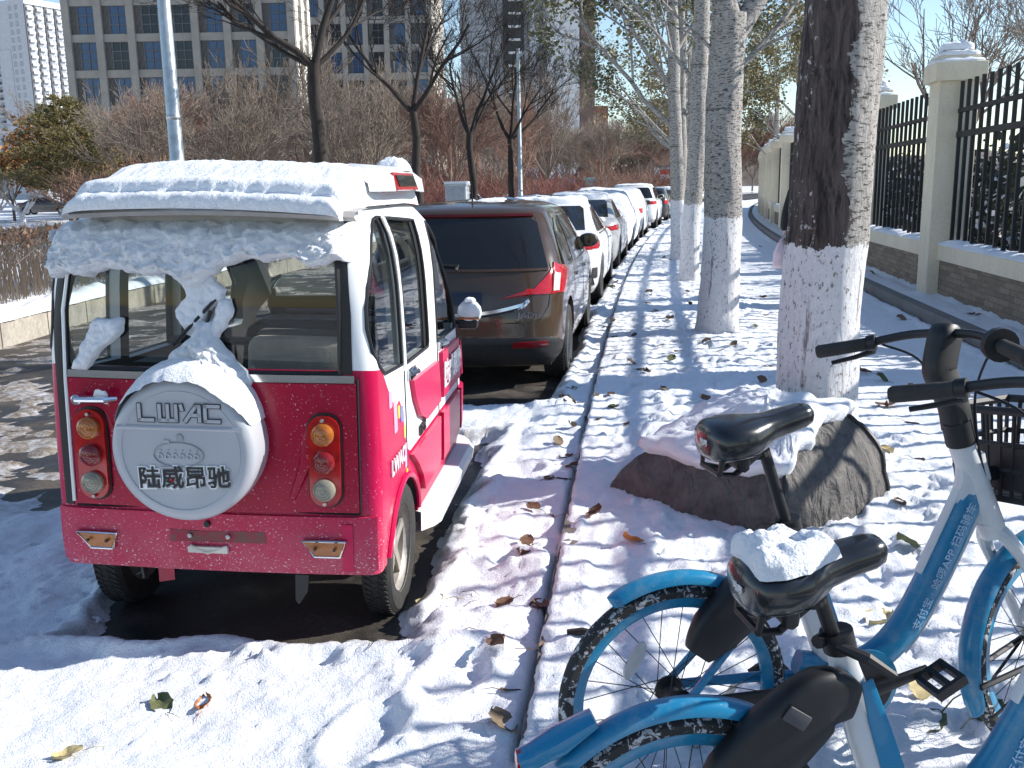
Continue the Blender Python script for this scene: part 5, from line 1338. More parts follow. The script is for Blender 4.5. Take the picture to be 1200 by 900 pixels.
# ------------------------------------------------------------------ grey tarpaulin bundle at the foot of the trunk
def m_tarp():
    k = NT('weathered_tarpaulin'); co = k.coord(); n = k.noise(9, 6, .7, co); n2 = k.noise(60, 5, .7, co); wv = k.noise(4, 3, .5, k.coord(scale=(3.2, 1.2, 1.6)), 1.2)
    c = k.ramp(n, [(.3, (.050, .047, .046)), (.7, (.150, .140, .130))]); c = k.mix(k.ramp(n2, [(.55, 0.0), (.75, .5)]), c, (.06, .05, .04)); k.col(c); k.set(.75)
    k.bump(k.math('ADD', k.math('MULTIPLY', wv, 2.2), k.math('MULTIPLY', n2, .3)), .9, .03); return k.m
TARP = m_tarp()
def bag():
    t = thing('tarpaulin_bundle', 'grey brown tarpaulin bundle lying at the foot of the dark barked trunk', 'bundle')
    base = [Vector((.52, 4.66)), Vector((1.17, 4.02)), Vector((1.78, 4.50)), Vector((1.20, 5.15))]
    top = [(Vector((.88, 4.62)), .40), (Vector((1.20, 4.10)), .41), (Vector((1.60, 4.62)), .535), (Vector((1.18, 4.85)), .54)]
    def lerp4(L, u):
        n = len(L); f = (u % 1.0)*n; i = int(f) % n; q = f-int(f); a, b, c, d = L[i-1], L[i], L[(i+1) % n], L[(i+2) % n]; cr = .5*((2*b)+(c-a)*q+(2*a-5*b+4*c-d)*q*q+(3*b-a-3*c+d)*q**3); return cr*.35+(b*(1-q)+c*q)*.65
    mb = MB(); P = []; NU, NV = 120, 26; snowP = []
    for j in range(NV+1):
        v = j/NV; row = []
        for i in range(NU):
            u = i/NU; b = lerp4(base, u); tp = lerp4([Vector((p.x, p.y, z)) for p, z in top], u); cc = ((u*4) % 1); corner = min(cc, 1-cc)
            if v < .78:
                q = v/.78; p0 = Vector((b.x, b.y, .06)); hq = q**2.1; p = Vector((p0.x+(tp.x-p0.x)*hq, p0.y+(tp.y-p0.y)*hq, p0.z+(tp.z-p0.z)*(1-(1-q)**1.35))); bul = math.sin(PI*min(1, q*.85+.15))*(.035+.03*(corner*2))
                c = Vector((1.24, 4.58)); d = (Vector((p.x, p.y))-c).normalized(); fold = .018*math.sin((u*46)+6*float(perlin(u*9, v*2, 3)))*(.3+q)*float(.5+perlin(u*14, v*3, 9))
                wr = .012*float(fbm(u*26, v*6, 4, 31))+.016*abs(float(perlin(u*30+v*9, v*3, 37)))+.022*math.exp(-(corner/.035)**2); p = p+Vector((d.x, d.y, 0))*(bul+fold*.5+wr*.6)+Vector((0, 0, .02*float(fbm(u*15, v*6, 3, 33))*q))
            else:
                q = (v-.78)/.22; ctr = Vector((1.25, 4.6, .53)); p = tp.lerp(ctr, q)+Vector((0, 0, .02*math.sin(PI*q*.8)+.012*float(fbm(u*9, q*4, 3, 35))))
                if q == 0: pass
            row.append(p)
        P.append(row)
    mb.grid(P, closed_u=True); mb.build('wrapped_body', TARP, t, angle=60)
    # ridge seams (stitched edges)
    for ui in (.25, .5):
        mb = MB(); i = int(ui*NU); mb.tube([P[j][i]+Vector((0, 0, .004)) for j in range(0, int(NV*.78)+1)], .012, 6); mb.build('stitched_seam', INK, t)
    # snow on top, hanging over the left and front edges
    S = []; j0 = int(NV*.78)
    for j in range(30):
        v = j/29; row = []
        for i in range(NU):
            u = i/NU; low = .80-.34*float(.5+.5*math.cos((u-.97)*2*PI))-.06*float(fbm(u*16, .5, 4, 41))*2
            low = max(.57, min(.80, low)); vv = low+(1-low)*v; f = vv*NV; a = min(int(f), NV-1); p = P[a][i].lerp(P[a+1][i], f-a)
            e = min(1, v/.14); e = math.sqrt(max(0, 1-(1-e)**2)); nrm = Vector((p.x-1.25, p.y-4.6, .0)); nrm = (nrm*(.9*(1-v))+Vector((0, 0, .35+v))).normalized()
            row.append(p+nrm*(e*.070*(1+.30*float(fbm(p.x*7, p.y*7+p.z*5, 4, 43))+.10*float(fbm(p.x*30, p.y*30, 3, 44)))+.002-.012*(v == 0)))
        S.append(row)
    m2 = MB(); m2.grid(S, closed_u=True); o = len(m2.v); m2.f.append(tuple(range(o-NU, o))); m2.m.append(0)
    tag(m2.build('bundle_snow', SNOW, angle=180), 'blanket of snow lying over the tarpaulin bundle', 'snow')
bag()
# ------------------------------------------------------------------ trees
def m_bark(name, a, b, scale=14, bump=.6):
    k = NT(name); n = k.noise(scale, 6, .7, k.coord(scale=(1, 1, .22)), .4); k.col(k.ramp(n, [(.3, a), (.7, b)])); k.set(.9); k.bump(n, bump, .02); return k.m
BARK = m_bark('dark_bark', (.012, .009, .008), (.045, .034, .028)); TWIG = m_bark('grey_brown_twigs', (.13, .10, .078), (.28, .22, .17), 3, 0)
REDTW = m_bark('russet_twigs', (.15, .080, .058), (.30, .18, .13), 3, 0); PALETW = m_bark('pale_twigs', (.24, .195, .15), (.42, .35, .28), 3, 0)
def m_poplar(name, patch=False):
    k = NT(name); co = k.coord(); x, y, z = k.sep(co)
    big = k.noise(3.0, 5, .65, co); n = k.noise(30, 5, .7, co); len_ = k.noise(22, 4, .7, k.coord(scale=(1, 1, 3.4)))
    bark = k.ramp(n, [(.3, (.27, .25, .225)), (.7, (.50, .47, .435))])
    bark = k.mix(k.ramp(len_, [(.54, 0.0), (.585, .92)]), bark, (.035, .030, .026))
    ring = k.noise(5, 3, .6, k.coord(scale=(.12, .12, 1.6))); bark = k.mix(k.ramp(ring, [(.60, 0.0), (.66, .75)]), bark, (.05, .042, .036))
    if patch:
        dk = k.ramp(k.noise(26, 6, .75, k.coord(scale=(1, 1, .16)), .6), [(.38, (.012, .008, .007)), (.70, (.17, .13, .115))])
        e = k.math('ADD', k.math('ADD', k.math('MULTIPLY', k.math('SUBTRACT', x, -.0), 1.0), k.math('MULTIPLY', y, -.35)), k.math('MULTIPLY', k.math('SUBTRACT', big, .5), .34))
        m = k.math('LESS_THAN', k.math('ADD', e, k.math('MULTIPLY', k.math('SUBTRACT', n, .5), .09)), .115)
        blot = k.ramp(k.noise(24, 5, .7, k.coord(scale=(1, 1, .7))), [(.60, 0.0), (.63, 1.0)])
        lft = k.math('LESS_THAN', k.math('ADD', x, k.math('MULTIPLY', k.math('SUBTRACT', big, .5), .25)), -.10)
        dk = k.mix(k.math('MULTIPLY', blot, lft), dk, (.50, .48, .46))
        bark = k.mix(m, bark, dk)
    wn = k.noise(40, 5, .75, k.coord(scale=(1, 1, .6))); wash = k.ramp(n, [(.25, (.66, .65, .66)), (.7, (.80, .79, .80))])
    wash = k.mix(k.ramp(wn, [(.57, 0.0), (.62, .9)]), wash, (.16, .13, .12)); st = k.noise(12, 5, .7, k.coord(scale=(1, 1, .12)))
    wash = k.mix(k.ramp(st, [(.62, 0.0), (.68, .8)]), wash, (.13, .09, .085))
    lim = k.math('ADD', 1.10, k.math('ADD', k.math('MULTIPLY', n, .10), k.math('MULTIPLY', k.noise(9, 5, .75, k.coord(scale=(1, 1, .3))), .16))); w_ = k.math('LESS_THAN', z, lim)
    k.col(k.mix(w_, bark, wash)); k.set(.85); k.bump(k.math('ADD', k.noise(24, 6, .75, k.coord(scale=(1, 1, .25)), .5), k.math('MULTIPLY', wn, .5)), .8, .03); return k.m
POP = m_poplar('pale_poplar_bark'); POPD = m_poplar('dark_patched_poplar_bark', True)
def rough_tube(mb, pts, rad, n=24, seed=0, amp=.06, fr=1.0):
    """limb with an uneven, lumpy section"""
    o = len(mb.v); mb.tube(pts, rad, n)
    N = len(pts)
    for i in range(N):
        c = Vector(pts[i])
        ang = np.arange(n)/n*2*np.pi; z = float(c.z)*1.6*fr
        d = 1+amp*fbm(np.cos(ang)*1.6+seed, np.sin(ang)*1.6+z, 4, seed)+amp*.5*fbm(np.cos(ang)*5+seed, np.sin(ang)*5+z*2.5, 3, seed+4)
        for k in range(n):
            p = Vector(mb.v[o+i*n+k]); mb.v[o+i*n+k] = tuple(c+(p-c)*float(d[k]))
def grow(mb, p, d, r, L, lev, rng, spread=.7, up=.25, nchild=(3, 4), shrink=.62, rmin=.004, curl=.25, tips=None, minlev=0, nseg=5):
    n = 8 if r > .05 else 6 if r > .02 else 4 if r > .008 else 3
    pts = [p.copy()]; rad = [r]; dd = d.copy()
    for i in range(nseg):
        dd = (dd+Vector((rng.gauss(0, 1), rng.gauss(0, 1), rng.gauss(0, .7)))*curl*.35+Vector((0, 0, up*.25))).normalized()
        pts.append(pts[-1]+dd*(L/nseg)); rad.append(max(rmin, r*(1-.55*(i+1)/nseg)))
    mb.tube(pts, rad, n, cap=False)
    if lev <= minlev:
        if tips is not None: tips.append((pts, dd))
        return
    k = rng.randint(*nchild)
    for j in range(k):
        t = .30+.70*(j+rng.random()*.8)/k; t = min(t, .999); f = t*nseg; i = min(int(f), nseg-1); q = pts[i].lerp(pts[i+1], f-i)
        az = rng.random()*2*PI; a = spread*(.6+.6*rng.random()); u = dd.orthogonal().normalized(); v = dd.cross(u)
        base = (pts[i+1]-pts[i]).normalized(); nd = (base*math.cos(a)+(u*math.cos(az)+v*math.sin(az))*math.sin(a)).normalized()
        rr_ = max(rmin, rad[i]*(.55+.15*rng.random())); grow(mb, q, nd, rr_, L*shrink*(.75+.5*rng.random()), lev-1, rng, spread, up, nchild, shrink, rmin, curl, tips, minlev, max(3, nseg-1))
    if tips is not None and lev <= minlev+1: tips.append((pts, dd))
LEAFM = {}
def m_leaf(name, a, b):
    k = NT(name); n = k.noise(1.3, 3, .6, k.coord()); oi = k.noise(9, 2, .5, k.coord()); k.col(k.ramp(k.math('ADD', k.math('MULTIPLY', n, .5), k.math('MULTIPLY', oi, .5)), [(.35, a), (.65, b)])); k.set(.6)
    k.b.inputs['Transmission Weight'].default_value = 0; return k.m
LEAF_G = m_leaf('dull_green_leaves', (.055, .068, .030), (.20, .185, .085)); LEAF_Y = m_leaf('olive_yellow_leaves', (.10, .085, .030), (.30, .25, .10))
LEAF_R = m_leaf('rust_leaves', (.20, .085, .028), (.42, .21, .07)); NEEDLE = m_leaf('pine_needles', (.055, .052, .018), (.24, .19, .07))
def leaf_mesh(tips, rng, per=10, size=.07, name='leaves', droop=.4, spread=.12):
    mb = MB()
    for pts, d in tips:
        for q in range(per):
            i = rng.randrange(len(pts)-1); p = pts[i].lerp(pts[i+1], rng.random())+Vector((rng.gauss(0, spread), rng.gauss(0, spread), rng.gauss(0, spread)-droop*spread))
            a = Vector((rng.gauss(0, 1), rng.gauss(0, 1), rng.gauss(0, .6)-droop)).normalized(); b = a.cross(Vector((rng.gauss(0, 1), rng.gauss(0, 1), rng.gauss(0, 1)))).normalized(); s = size*(.6+.8*rng.random())
            c = p+a*s*.5; nrm = a.cross(b)*s*.12
            mb.add([p, c+b*s*.42+nrm, p+a*s*1.1, c-b*s*.42+nrm], [(0, 1, 2, 3)])
    return mb
# --- kerbside poplars with whitewashed trunks
GR = 'kerbside poplars'
def poplar(x, y, base_r, top_r, H, label, seed, mat, lean=(0, 0), limbs=None, fork=None, leaves=None, nr=28, crown=True, flare=1.25, lname=None):
    z0 = gz(x, y)-.06; t = thing('street_tree', label, 'tree', (x, y, z0), 0); rng = random.Random(seed)
    pts = []; rad = []; n = 46
    for i in range(n+1):
        f = i/n; z = H*f; fl = 1+(flare-1)*math.exp(-z/.16)
        pts.append(Vector((lean[0]*z+.03*float(fbm(z*.6, seed, 2, seed)), lean[1]*z+.03*float(fbm(z*.6, seed+5, 2, seed)), z))); rad.append((base_r+(top_r-base_r)*f)*fl)
    mb = MB(); rough_tube(mb, pts, rad, nr, seed, .055)
    trunk = mb.build('trunk', mat, t, angle=80)
    tips = []
    for j, (zf, d, r, L, lev) in enumerate(limbs or []):
        mb = MB(); f = zf/H*n; i = min(int(f), n-1); p = pts[i].lerp(pts[i+1], f-i); d = Vector(d).normalized(); L2 = .9
        grow(mb, p, d, r, L, lev, rng, .65, .22, (3, 5), .55, .005, .3, tips, 0, 7); mb.build('limb', mat if r > .05 else POP, t, angle=80)
    if leaves: leaf_mesh(tips, rng, *leaves[:2]).build('leaves', leaves[2], t, smooth=False)
    return t
poplar(1.64, 5.05, .205, .19, 6.5, 'nearest whitewashed street tree, its trunk mostly dark rough bark above the white base', 3, POPD, (.012, 0), [(3.6, (-.8, .2, 1), .07, 2.6, 3), (4.2, (.7, .3, 1), .07, 2.4, 3), (5.2, (-.3, -.8, 1), .06, 2.2, 3), (6.2, (.1, .5, 1), .10, 2.2, 3)], nr=56)
poplar(2.14, 9.9, .20, .168, 3.18, 'pale street tree whose trunk forks into a thick limb leaning right', 7, POP, (.010, 0), [(2.86, (.72, .1, 1), .115, 2.6, 3), (3.10, (-.22, .1, 1), .135, 2.6, 3), (2.55, (.8, .5, .55), .035, 1.6, 3), (2.7, (-.9, .1, .8), .02, 1.2, 2)], nr=40, leaves=(5, .06, LEAF_Y))
poplar(2.86, 15.4, .15, .10, 6.2, 'third whitewashed street tree, a straight thin pale trunk', 11, POP, (.028, 0), [(3.0, (-.6, .2, .8), .04, 2.2, 3), (3.7, (.7, .2, .9), .045, 2.2, 3), (4.4, (-.8, -.1, .8), .04, 2.2, 3), (5.2, (.3, .7, 1), .04, 2.0, 3)], nr=26, leaves=(6, .065, LEAF_G))
poplar(3.42, 19.6, .15, .09, 7.0, 'fourth whitewashed street tree with small green leaves still hanging on', 15, POP, (-.045, 0), [(2.6, (-.9, .1, .75), .055, 3.0, 4), (3.3, (-.75, -.3, .9), .05, 2.8, 4), (4.0, (.6, .2, .9), .05, 2.6, 3), (4.8, (-.7, .3, .8), .045, 2.6, 3), (5.6, (.2, -.6, .9), .04, 2.4, 3)], nr=22, leaves=(9, .08, LEAF_G))
for (y, tt, sd, lab, lf) in ((25.5, .95, 21, 'leafy pale street tree just beyond the fourth whitewashed trunk', LEAF_G), (31.5, .95, 25, 'slender street tree with olive leaves between the parked row and the path', LEAF_Y), (38.5, .95, 29, 'far street tree with thin olive leaves near the end of the straight path', LEAF_Y), (46, 1.0, 33, 'farthest whitewashed street tree along the curving path', LEAF_Y)):
    poplar(XK(y)+tt, y, .15, .09, 6.5, lab, sd, POP, (-.015, 0), [(2.4, (-.9, .1, .7), .05, 2.6, 3), (3.1, (.8, -.3, .8), .05, 2.6, 3), (3.8, (-.6, .4, .9), .05, 2.6, 3), (4.6, (.7, .3, .8), .045, 2.6, 3), (5.6, (-.2, -.6, .9), .04, 2.4, 3)], nr=16, leaves=(12, .09, lf))
# leafy trees behind the fence, closing the view at the top right
for (y, tt, sd, lab) in ((29, 6.2, 41, 'leafy olive tree rising behind the far run of fence pillars'), (37, 6.0, 45, 'olive leaved tree behind the middle of the fence')):
    poplar(XK(y)+tt-(.6 if y > 25 else 2.0), y+4, .14, .08, 5.6, lab, sd, POP, (-.03, 0), [(2.2, (-.9, .1, .7), .05, 2.3, 3), (2.9, (.8, -.3, .8), .05, 2.3, 3), (3.5, (-.8, .4, .7), .05, 2.3, 3), (4.2, (-.5, -.5, .8), .045, 2.2, 3), (5.0, (-.2, .6, .9), .04, 2.2, 3)], nr=14, leaves=(16, .09, LEAF_Y))
# --- dark bare street trees in the planted bed across the road
def street_sophora(y, off, label, seed, fork, H=9.0, r=.16, dirs=None, lev=5):
    x = XK(y)+off; rng = random.Random(seed); t = thing('bare_street_tree', label, 'tree', (x, y, .35), 0)
    pts = []; rad = []
    for i in range(17):
        f = i/16; pts.append(Vector((.10*float(fbm(f*1.6, seed, 2, seed))+.03*math.sin(f*5), .05*math.sin(f*4+seed), fork*f))); rad.append(r*(1-.22*f)*(1+.35*math.exp(-f*14)))
    mb = MB(); rough_tube(mb, pts, rad, 14, seed, .07); mb.build('trunk', BARK, t, angle=80)
    mb = MB()
    for d, rr_, L in dirs: grow(mb, pts[-1]-Vector((0, 0, .12)), Vector(d).normalized(), rr_, L, lev, rng, .62, .30, (3, 4), .62, .006, .34, None, 0, 6)
    mb.build('crown', BARK, t, angle=80); return t
street_sophora(25, -8.2, 'nearest of the dark bare trees across the road, directly above the three wheeler roof', 5, 4.4, r=.19, dirs=[((-.75, -.2, .75), .10, 3.4), ((.25, .1, 1), .11, 3.2), ((.8, .2, .6), .07, 2.4), ((-.9, .1, .35), .06, 2.6)])
street_sophora(33.5, -8.2, 'dark bare tree across the road with a wide fork, second from the left', 6, 3.9, r=.165, dirs=[((-.75, .1, .75), .09, 3.4), ((.05, .1, 1), .09, 3.2), ((.75, -.1, .75), .09, 3.4), ((.3, .5, .9), .06, 2.6)])
street_sophora(41, -8.2, 'dark bare tree across the road beside the grey cabinet', 8, 3.5, r=.165, dirs=[((-.6, .1, .9), .09, 3.4), ((.35, .1, 1), .09, 3.4), ((.7, .2, .7), .06, 2.8), ((-.2, -.5, .9), .06, 2.6)])
street_sophora(47.5, -8.1, 'dark bare tree across the road next to the slim far lamp post', 9, 3.6, r=.165, dirs=[((-.55, .1, .9), .09, 3.6), ((.1, .1, 1), .09, 3.4), ((.75, .1, .6), .07, 3.2), ((.5, -.4, .8), .07, 3.0)])
# --- twiggy background wood: a few kinds, copied
def bushy(seed, H, mat, lev=5, stems=5, spread=.55, r=.06, trunk=1.2, tmat=None):
    rng = random.Random(seed); t = bpy.data.objects.new('bare_tree', None); COL.objects.link(t)
    mb = MB(); mb.tube([(0, 0, -.1), (.02, 0, trunk*.5), (0, .02, trunk)], [r*1.4, r*1.1, r], 8); mb.build('trunk', tmat or mat, t)
    mb = MB()
    for i in range(stems):
        a = 2*PI*(i+rng.random()*.6)/stems; el = .45+.5*rng.random(); d = Vector((math.cos(a)*math.cos(el+.35), math.sin(a)*math.cos(el+.35), math.sin(el+.35)))
        grow(mb, Vector((0, 0, trunk-.1)), d, r*.75, H*.36, lev-1, rng, spread, .22, (3, 5), .61, .0085, .26, None, 0, 4)
    mb.build('crown', mat, t, angle=180, smooth=False); return t
protos = [bushy(61, 6.2, TWIG, 5, 6), bushy(62, 6.6, REDTW, 5, 6), bushy(63, 6.0, PALETW, 5, 5), bushy(64, 6.6, TWIG, 5, 6, .48), bushy(65, 6.4, REDTW, 5, 6, .5)]
labs = ['leafless grey brown tree in the wood across the road', 'leafless russet twigged tree in the wood across the road', 'leafless pale twigged tree in the wood across the road', 'leafless upright grey brown tree in the wood across the road', 'leafless upright russet twigged tree in the wood across the road']
used = [False]*5
rng = random.Random(77); placed = []
def put(pk, x, y, s, z=.0):
    o = protos[pk] if not used[pk] else copy_tree(protos[pk]); used[pk] = True
    o.location = (x, y, z); o.rotation_euler = (0, 0, rng.random()*6.28); o.scale = (s, s, s*(.9+.25*rng.random())); tag(o, labs[pk], 'tree', 'bare trees in the wood across the road')
px = 96
rows = [(38, 1.12), (47, 1.3), (58, 1.45), (72, 1.6), (90, 1.8), (116, 1.9)]
for ri, (yd, sc_) in enumerate(rows):
    px = 80+rng.random()*20
    while px < 800:
        y = yd+rng.uniform(-3, 3)+max(0, (px-520))*.10; x = (px-600)/FPX*y
        if x < XL(y)-3.2 and not (px < 150 and ri < 4): put(rng.choice([0, 1, 2, 3, 4, 0, 3]), x, y, sc_*(.82+.3*rng.random()))
        px += FPX*3.9/y*(.75+.5*rng.random())
px = 640
while px < 930:      # end of the street
    y = (112 if px < 800 else 150)+rng.uniform(-8, 12); x = (px-600)/FPX*y
    if x < XK(y)-9: put(rng.choice([0, 1, 4]), x, y+6, (1.35 if px < 800 else 2.1)*(.85+.3*rng.random()))
    px += 26*(.8+.5*rng.random())
for px in range(846, 965, 17):
    y = 172+rng.uniform(-6, 10); put(rng.choice([0, 1, 4]), (px-600)/FPX*y, y, 2.2*(.85+.3*rng.random()))
# russet shrubs in front of the wood
def shrub(seed, mat, H):
    rng_ = random.Random(seed); mb = MB()
    for i in range(26):
        a = rng_.random()*2*PI; e = .75+.6*rng_.random(); d = Vector((math.cos(a)*math.cos(e), math.sin(a)*math.cos(e), math.sin(e))); grow(mb, Vector((rng_.gauss(0, .25), rng_.gauss(0, .25), -.05)), d, .016, H*.55, 2, rng_, .5, .2, (4, 5), .6, .007, .25, None, 0, 4)
    o = mb.build('red_shrub', mat, None, angle=180, smooth=False); return o
REDSH = m_bark('red_stems', (.13, .048, .038), (.27, .115, .088), 3, 0)
sh0 = shrub(81, REDSH, 2.2); sh1 = shrub(82, REDTW, 2.3); first = {0: True, 1: True}
for (sy, ss, p0, p1) in ((33, 1.0, 150, 770), (50, 1.5, 130, 800), (78, 2.2, 110, 850)):
  px = p0
  while px < p1:
    y = sy+rng.uniform(-2, 4)+max(0, px-480)*.16; x = (px-600)/FPX*y
    if x < XL(y)-2.2:
        q = rng.choice([0, 1, 1] if sy > 40 else [0, 0, 1]); p = (sh0, sh1)[q]; o = p if first[q] else p.copy()
        if not first[q]: COL.objects.link(o)
        first[q] = False; o.location = (x, y, .1); o.rotation_euler = (0, 0, rng.random()*6); s = (.9+.35*rng.random())*ss; o.scale = (s*1.2, s*1.2, s*(.95 if ss == 1 else .8))
        tag(o, ['low red stemmed shrub in front of the bare wood', 'low brown stemmed shrub in front of the bare wood'][q], 'shrub', 'shrubs in front of the bare wood')
    px += FPX*1.5*ss/y*(.8+.5*rng.random())
# pine and rust leaved trees at the far left
def conifer(x, y, H, W, label, seed):
    t = thing('pine_tree', label, 'tree', (x, y, 0), 0); rng_ = random.Random(seed); mb = MB(); mb.tube([(0, 0, -.1), (.05, 0, H*.5), (0, 0, H*.97)], [.16, .10, .02], 8); mb.build('trunk', m_bark('pine_bark', (.06, .04, .028), (.18, .11, .07)), t)
    mb = MB(); nb = MB(); z = H*.24
    while z < H*.98:
        f = (z-H*.24)/(H*.76); R_ = W/2*(1-f)**.62*(.8+.4*rng_.random()); k = 7
        for j in range(k):
            a = rng_.random()*2*PI; L = R_*(.65+.5*rng_.random()); pts = [Vector((0, 0, z)), Vector((math.cos(a)*L*.5, math.sin(a)*L*.5, z+.05*L)), Vector((math.cos(a)*L, math.sin(a)*L, z+.22*L))]; mb.tube(pts, [.03, .02, .008], 4)
            for q in range(int(20*L)+6):
                u = .25+.8*rng_.random(); p = pts[0].lerp(pts[2], u)+Vector((rng_.gauss(0, .16*L), rng_.gauss(0, .16*L), rng_.gauss(0, .12)))
                for s_ in range(4):
                    d = Vector((math.cos(a)+rng_.gauss(0, .7), math.sin(a)+rng_.gauss(0, .7), .35+rng_.gauss(0, .5))).normalized()*.26; b = d.orthogonal().normalized()*.035; nb.add([p-b, p+b, p+d], [(0, 1, 2)])
        z += H*.045
    mb.build('branches', TWIG, t); nb.build('needles', NEEDLE, t, smooth=False)
conifer(-26.8, 60, 7.5, 7.6, 'green pine tree at the left edge in front of the tall white tower', 91)
def rusty(x, y, s, label, seed):
    rng_ = random.Random(seed); t = thing('rust_tree', label, 'tree', (x, y, 0), 0); tips = []; mb = MB(); mb.tube([(0, 0, -.1), (0, 0, 1.4)], [.1, .08], 8); mb.build('trunk', TWIG, t); mb = MB()
    for i in range(6):
        a = 2*PI*(i+rng_.random()*.5)/6; grow(mb, Vector((0, 0, 1.2)), Vector((math.cos(a)*.7, math.sin(a)*.7, .9)).normalized(), .05, 2.0*s, 3, rng_, .6, .2, (3, 4), .6, .008, .3, tips, 0, 4)
    mb.build('crown', TWIG, t); leaf_mesh(tips, rng_, 16, .26, spread=.25).build('leaves', LEAF_R, t, smooth=False)
rusty(-32.3, 64, 1.45, 'rust leaved tree on the left of the green pine', 93); rusty(-26.0, 66, 1.5, 'rust leaved tree on the right of the green pine', 94)
# small whitewashed trees in front of the far car park
WASH = plain('whitewash', (.66, .66, .68), .8, 0, 0, .12, 12)
for (x, y, sd, lab) in ((-32.5, 62, 95, 'small whitewashed tree at the very left edge by the far car park'), (-30.3, 61, 96, 'small whitewashed tree with spreading limbs, middle of the far left three'), (-23.2, 63, 97, 'small whitewashed tree just left of the three wheeler roof')):
    rng_ = random.Random(sd); t = thing('whitewashed_tree', lab, 'tree', (x, y, .0), 0); mb = MB(); mb.tube([(0, 0, -.2), (0, 0, .55)], [.20, .15], 10); mb.build('trunk', WASH, t); m1 = MB(); m2 = MB()
    for i in range(6):
        a = 2*PI*(i+rng_.random()*.5)/6; d = Vector((math.cos(a)*.75, math.sin(a)*.75, .75)).normalized(); p = Vector((0, 0, .45)); e = p+d*1.15; m1.tube([p, p+d*.6+Vector((0, 0, -.04)), e], [.10, .075, .055], 7); grow(m2, e, (d+Vector((0, 0, .6))).normalized(), .045, 1.3, 3, rng_, .55, .3, (3, 4), .6, .009, .3, None, 0, 4)
    m1.build('whitewashed_limbs', WASH, t); m2.build('twigs', PALETW, t)
# bare trees behind the fence on the right
for (x, y, sd, lab) in ((9.6, 21, 101, 'bare tree behind the fence, its fine branches against the blue sky beside the nearest trunk'), (12.6, 22.5, 102, 'bare tree behind the fence at the right edge of the view')):
    rng_ = random.Random(sd); t = thing('lawn_tree', lab, 'tree', (x, y, .3), 0); mb = MB(); mb.tube([(0, 0, -.1), (.03, 0, 1.0), (0, 0, 2.0)], [.11, .09, .08], 8); mb.build('trunk', TWIG, t); mb = MB()
    for i in range(5):
        a = 2*PI*(i+rng_.random()*.5)/5; grow(mb, Vector((0, 0, 1.9)), Vector((math.cos(a)*.6, math.sin(a)*.6, .9)).normalized(), .055, 2.2, 4, rng_, .55, .25, (3, 4), .62, .006, .3, None, 0, 5)
    mb.build('crown', TWIG, t)
# evergreen bushes with snow behind the fence
EVER = m_leaf('evergreen_leaves', (.012, .018, .010), (.05, .055, .025))
def bush_proto(seed):
    rng_ = random.Random(seed); t = bpy.data.objects.new('evergreen_bush', None); COL.objects.link(t); nb = MB(); sb = MB()
    for i in range(2600):
        u = rng_.random(); a = rng_.random()*2*PI; ph = math.acos(1-1.15*u); rr_ = .62+.38*rng_.random()**.4; lump = 1+.22*math.sin(3*a+seed)+.15*math.sin(5*a+ph*4); p = Vector((math.cos(a)*math.sin(ph)*.95, math.sin(a)*math.sin(ph)*.95, math.cos(ph)*1.0))*rr_*lump; p.z = p.z*.95+.25
        d = Vector((rng_.gauss(0, 1), rng_.gauss(0, 1), rng_.gauss(.3, 1))).normalized(); b = d.orthogonal().normalized(); s = .10*(.6+.8*rng_.random())
        (sb if (rng_.random() < .16 and p.z > .3) else nb).add([p, p+d*s*.5+b*s*.35, p+d*s*1.1, p+d*s*.5-b*s*.35], [(0, 1, 2, 3)])
    nb.build('foliage', EVER, t, smooth=False); sb.build('leaf_snow', SNOW, t, smooth=False); return t
bp0 = bush_proto(3); fb = True
for (y, tt, s) in ((7.5, 6.0, 1.0), (9.2, 6.2, 1.1), (11.0, 6.0, 1.05), (13.0, 6.3, 1.15), (15.2, 6.1, 1.05), (17.4, 6.3, 1.15), (19.6, 6.1, 1.1), (22.0, 6.3, 1.1), (24.6, 6.2, 1.1)):
    o = bp0 if fb else copy_tree(bp0); fb = False; s *= 1.28; o.location = (XK(y)+tt-.35, y, .25); o.rotation_euler = (0, 0, y*2.3); o.scale = (s, s, s*.95); tag(o, 'dark evergreen bush dusted with snow behind the fence', 'bush', 'evergreen bushes behind the fence')
# hedge on the planted bed
def hedge():
    t = thing('clipped_hedge', 'clipped brown twiggy hedge behind the low planter wall on the far side of the road', 'hedge'); rng_ = random.Random(8); a = MB(); b = MB()
    for i in range(3000):
        y = 8.2+rng_.random()**1.2*17; x = XL(y)-.55-rng_.random()*.9; z0 = .36; h = .82+.10*rng_.random(); d = Vector((rng_.gauss(0, .16), rng_.gauss(0, .16), 0)); p = Vector((x, y, z0))
        a.tube([p, p+Vector((d.x*.4, d.y*.4, h*.55)), p+Vector((d.x, d.y, h*(.75+.3*rng_.random())))], [.006, .005, .003], 3, cap=False)
    for i in range(11000):
        y = 8.2+rng_.random()**1.2*17; x = XL(y)-.50-rng_.random()*1.0; z = .36+.84-abs(rng_.gauss(0, .11)); d = Vector((rng_.gauss(0, 1), rng_.gauss(0, 1), rng_.gauss(.3, 1))).normalized(); c = d.orthogonal().normalized(); s = .030*(.6+.8*rng_.random()); p = Vector((x, y, z)); b.add([p, p+d*s+c*s*.5, p+d*s*2, p+d*s-c*s*.5], [(0, 1, 2, 3)])
    a.build('stems', PALETW, t, smooth=False); b.build('dead_leaves', m_leaf('brown_hedge_leaves', (.06, .035, .022), (.19, .105, .06)), t, smooth=False)
hedge()
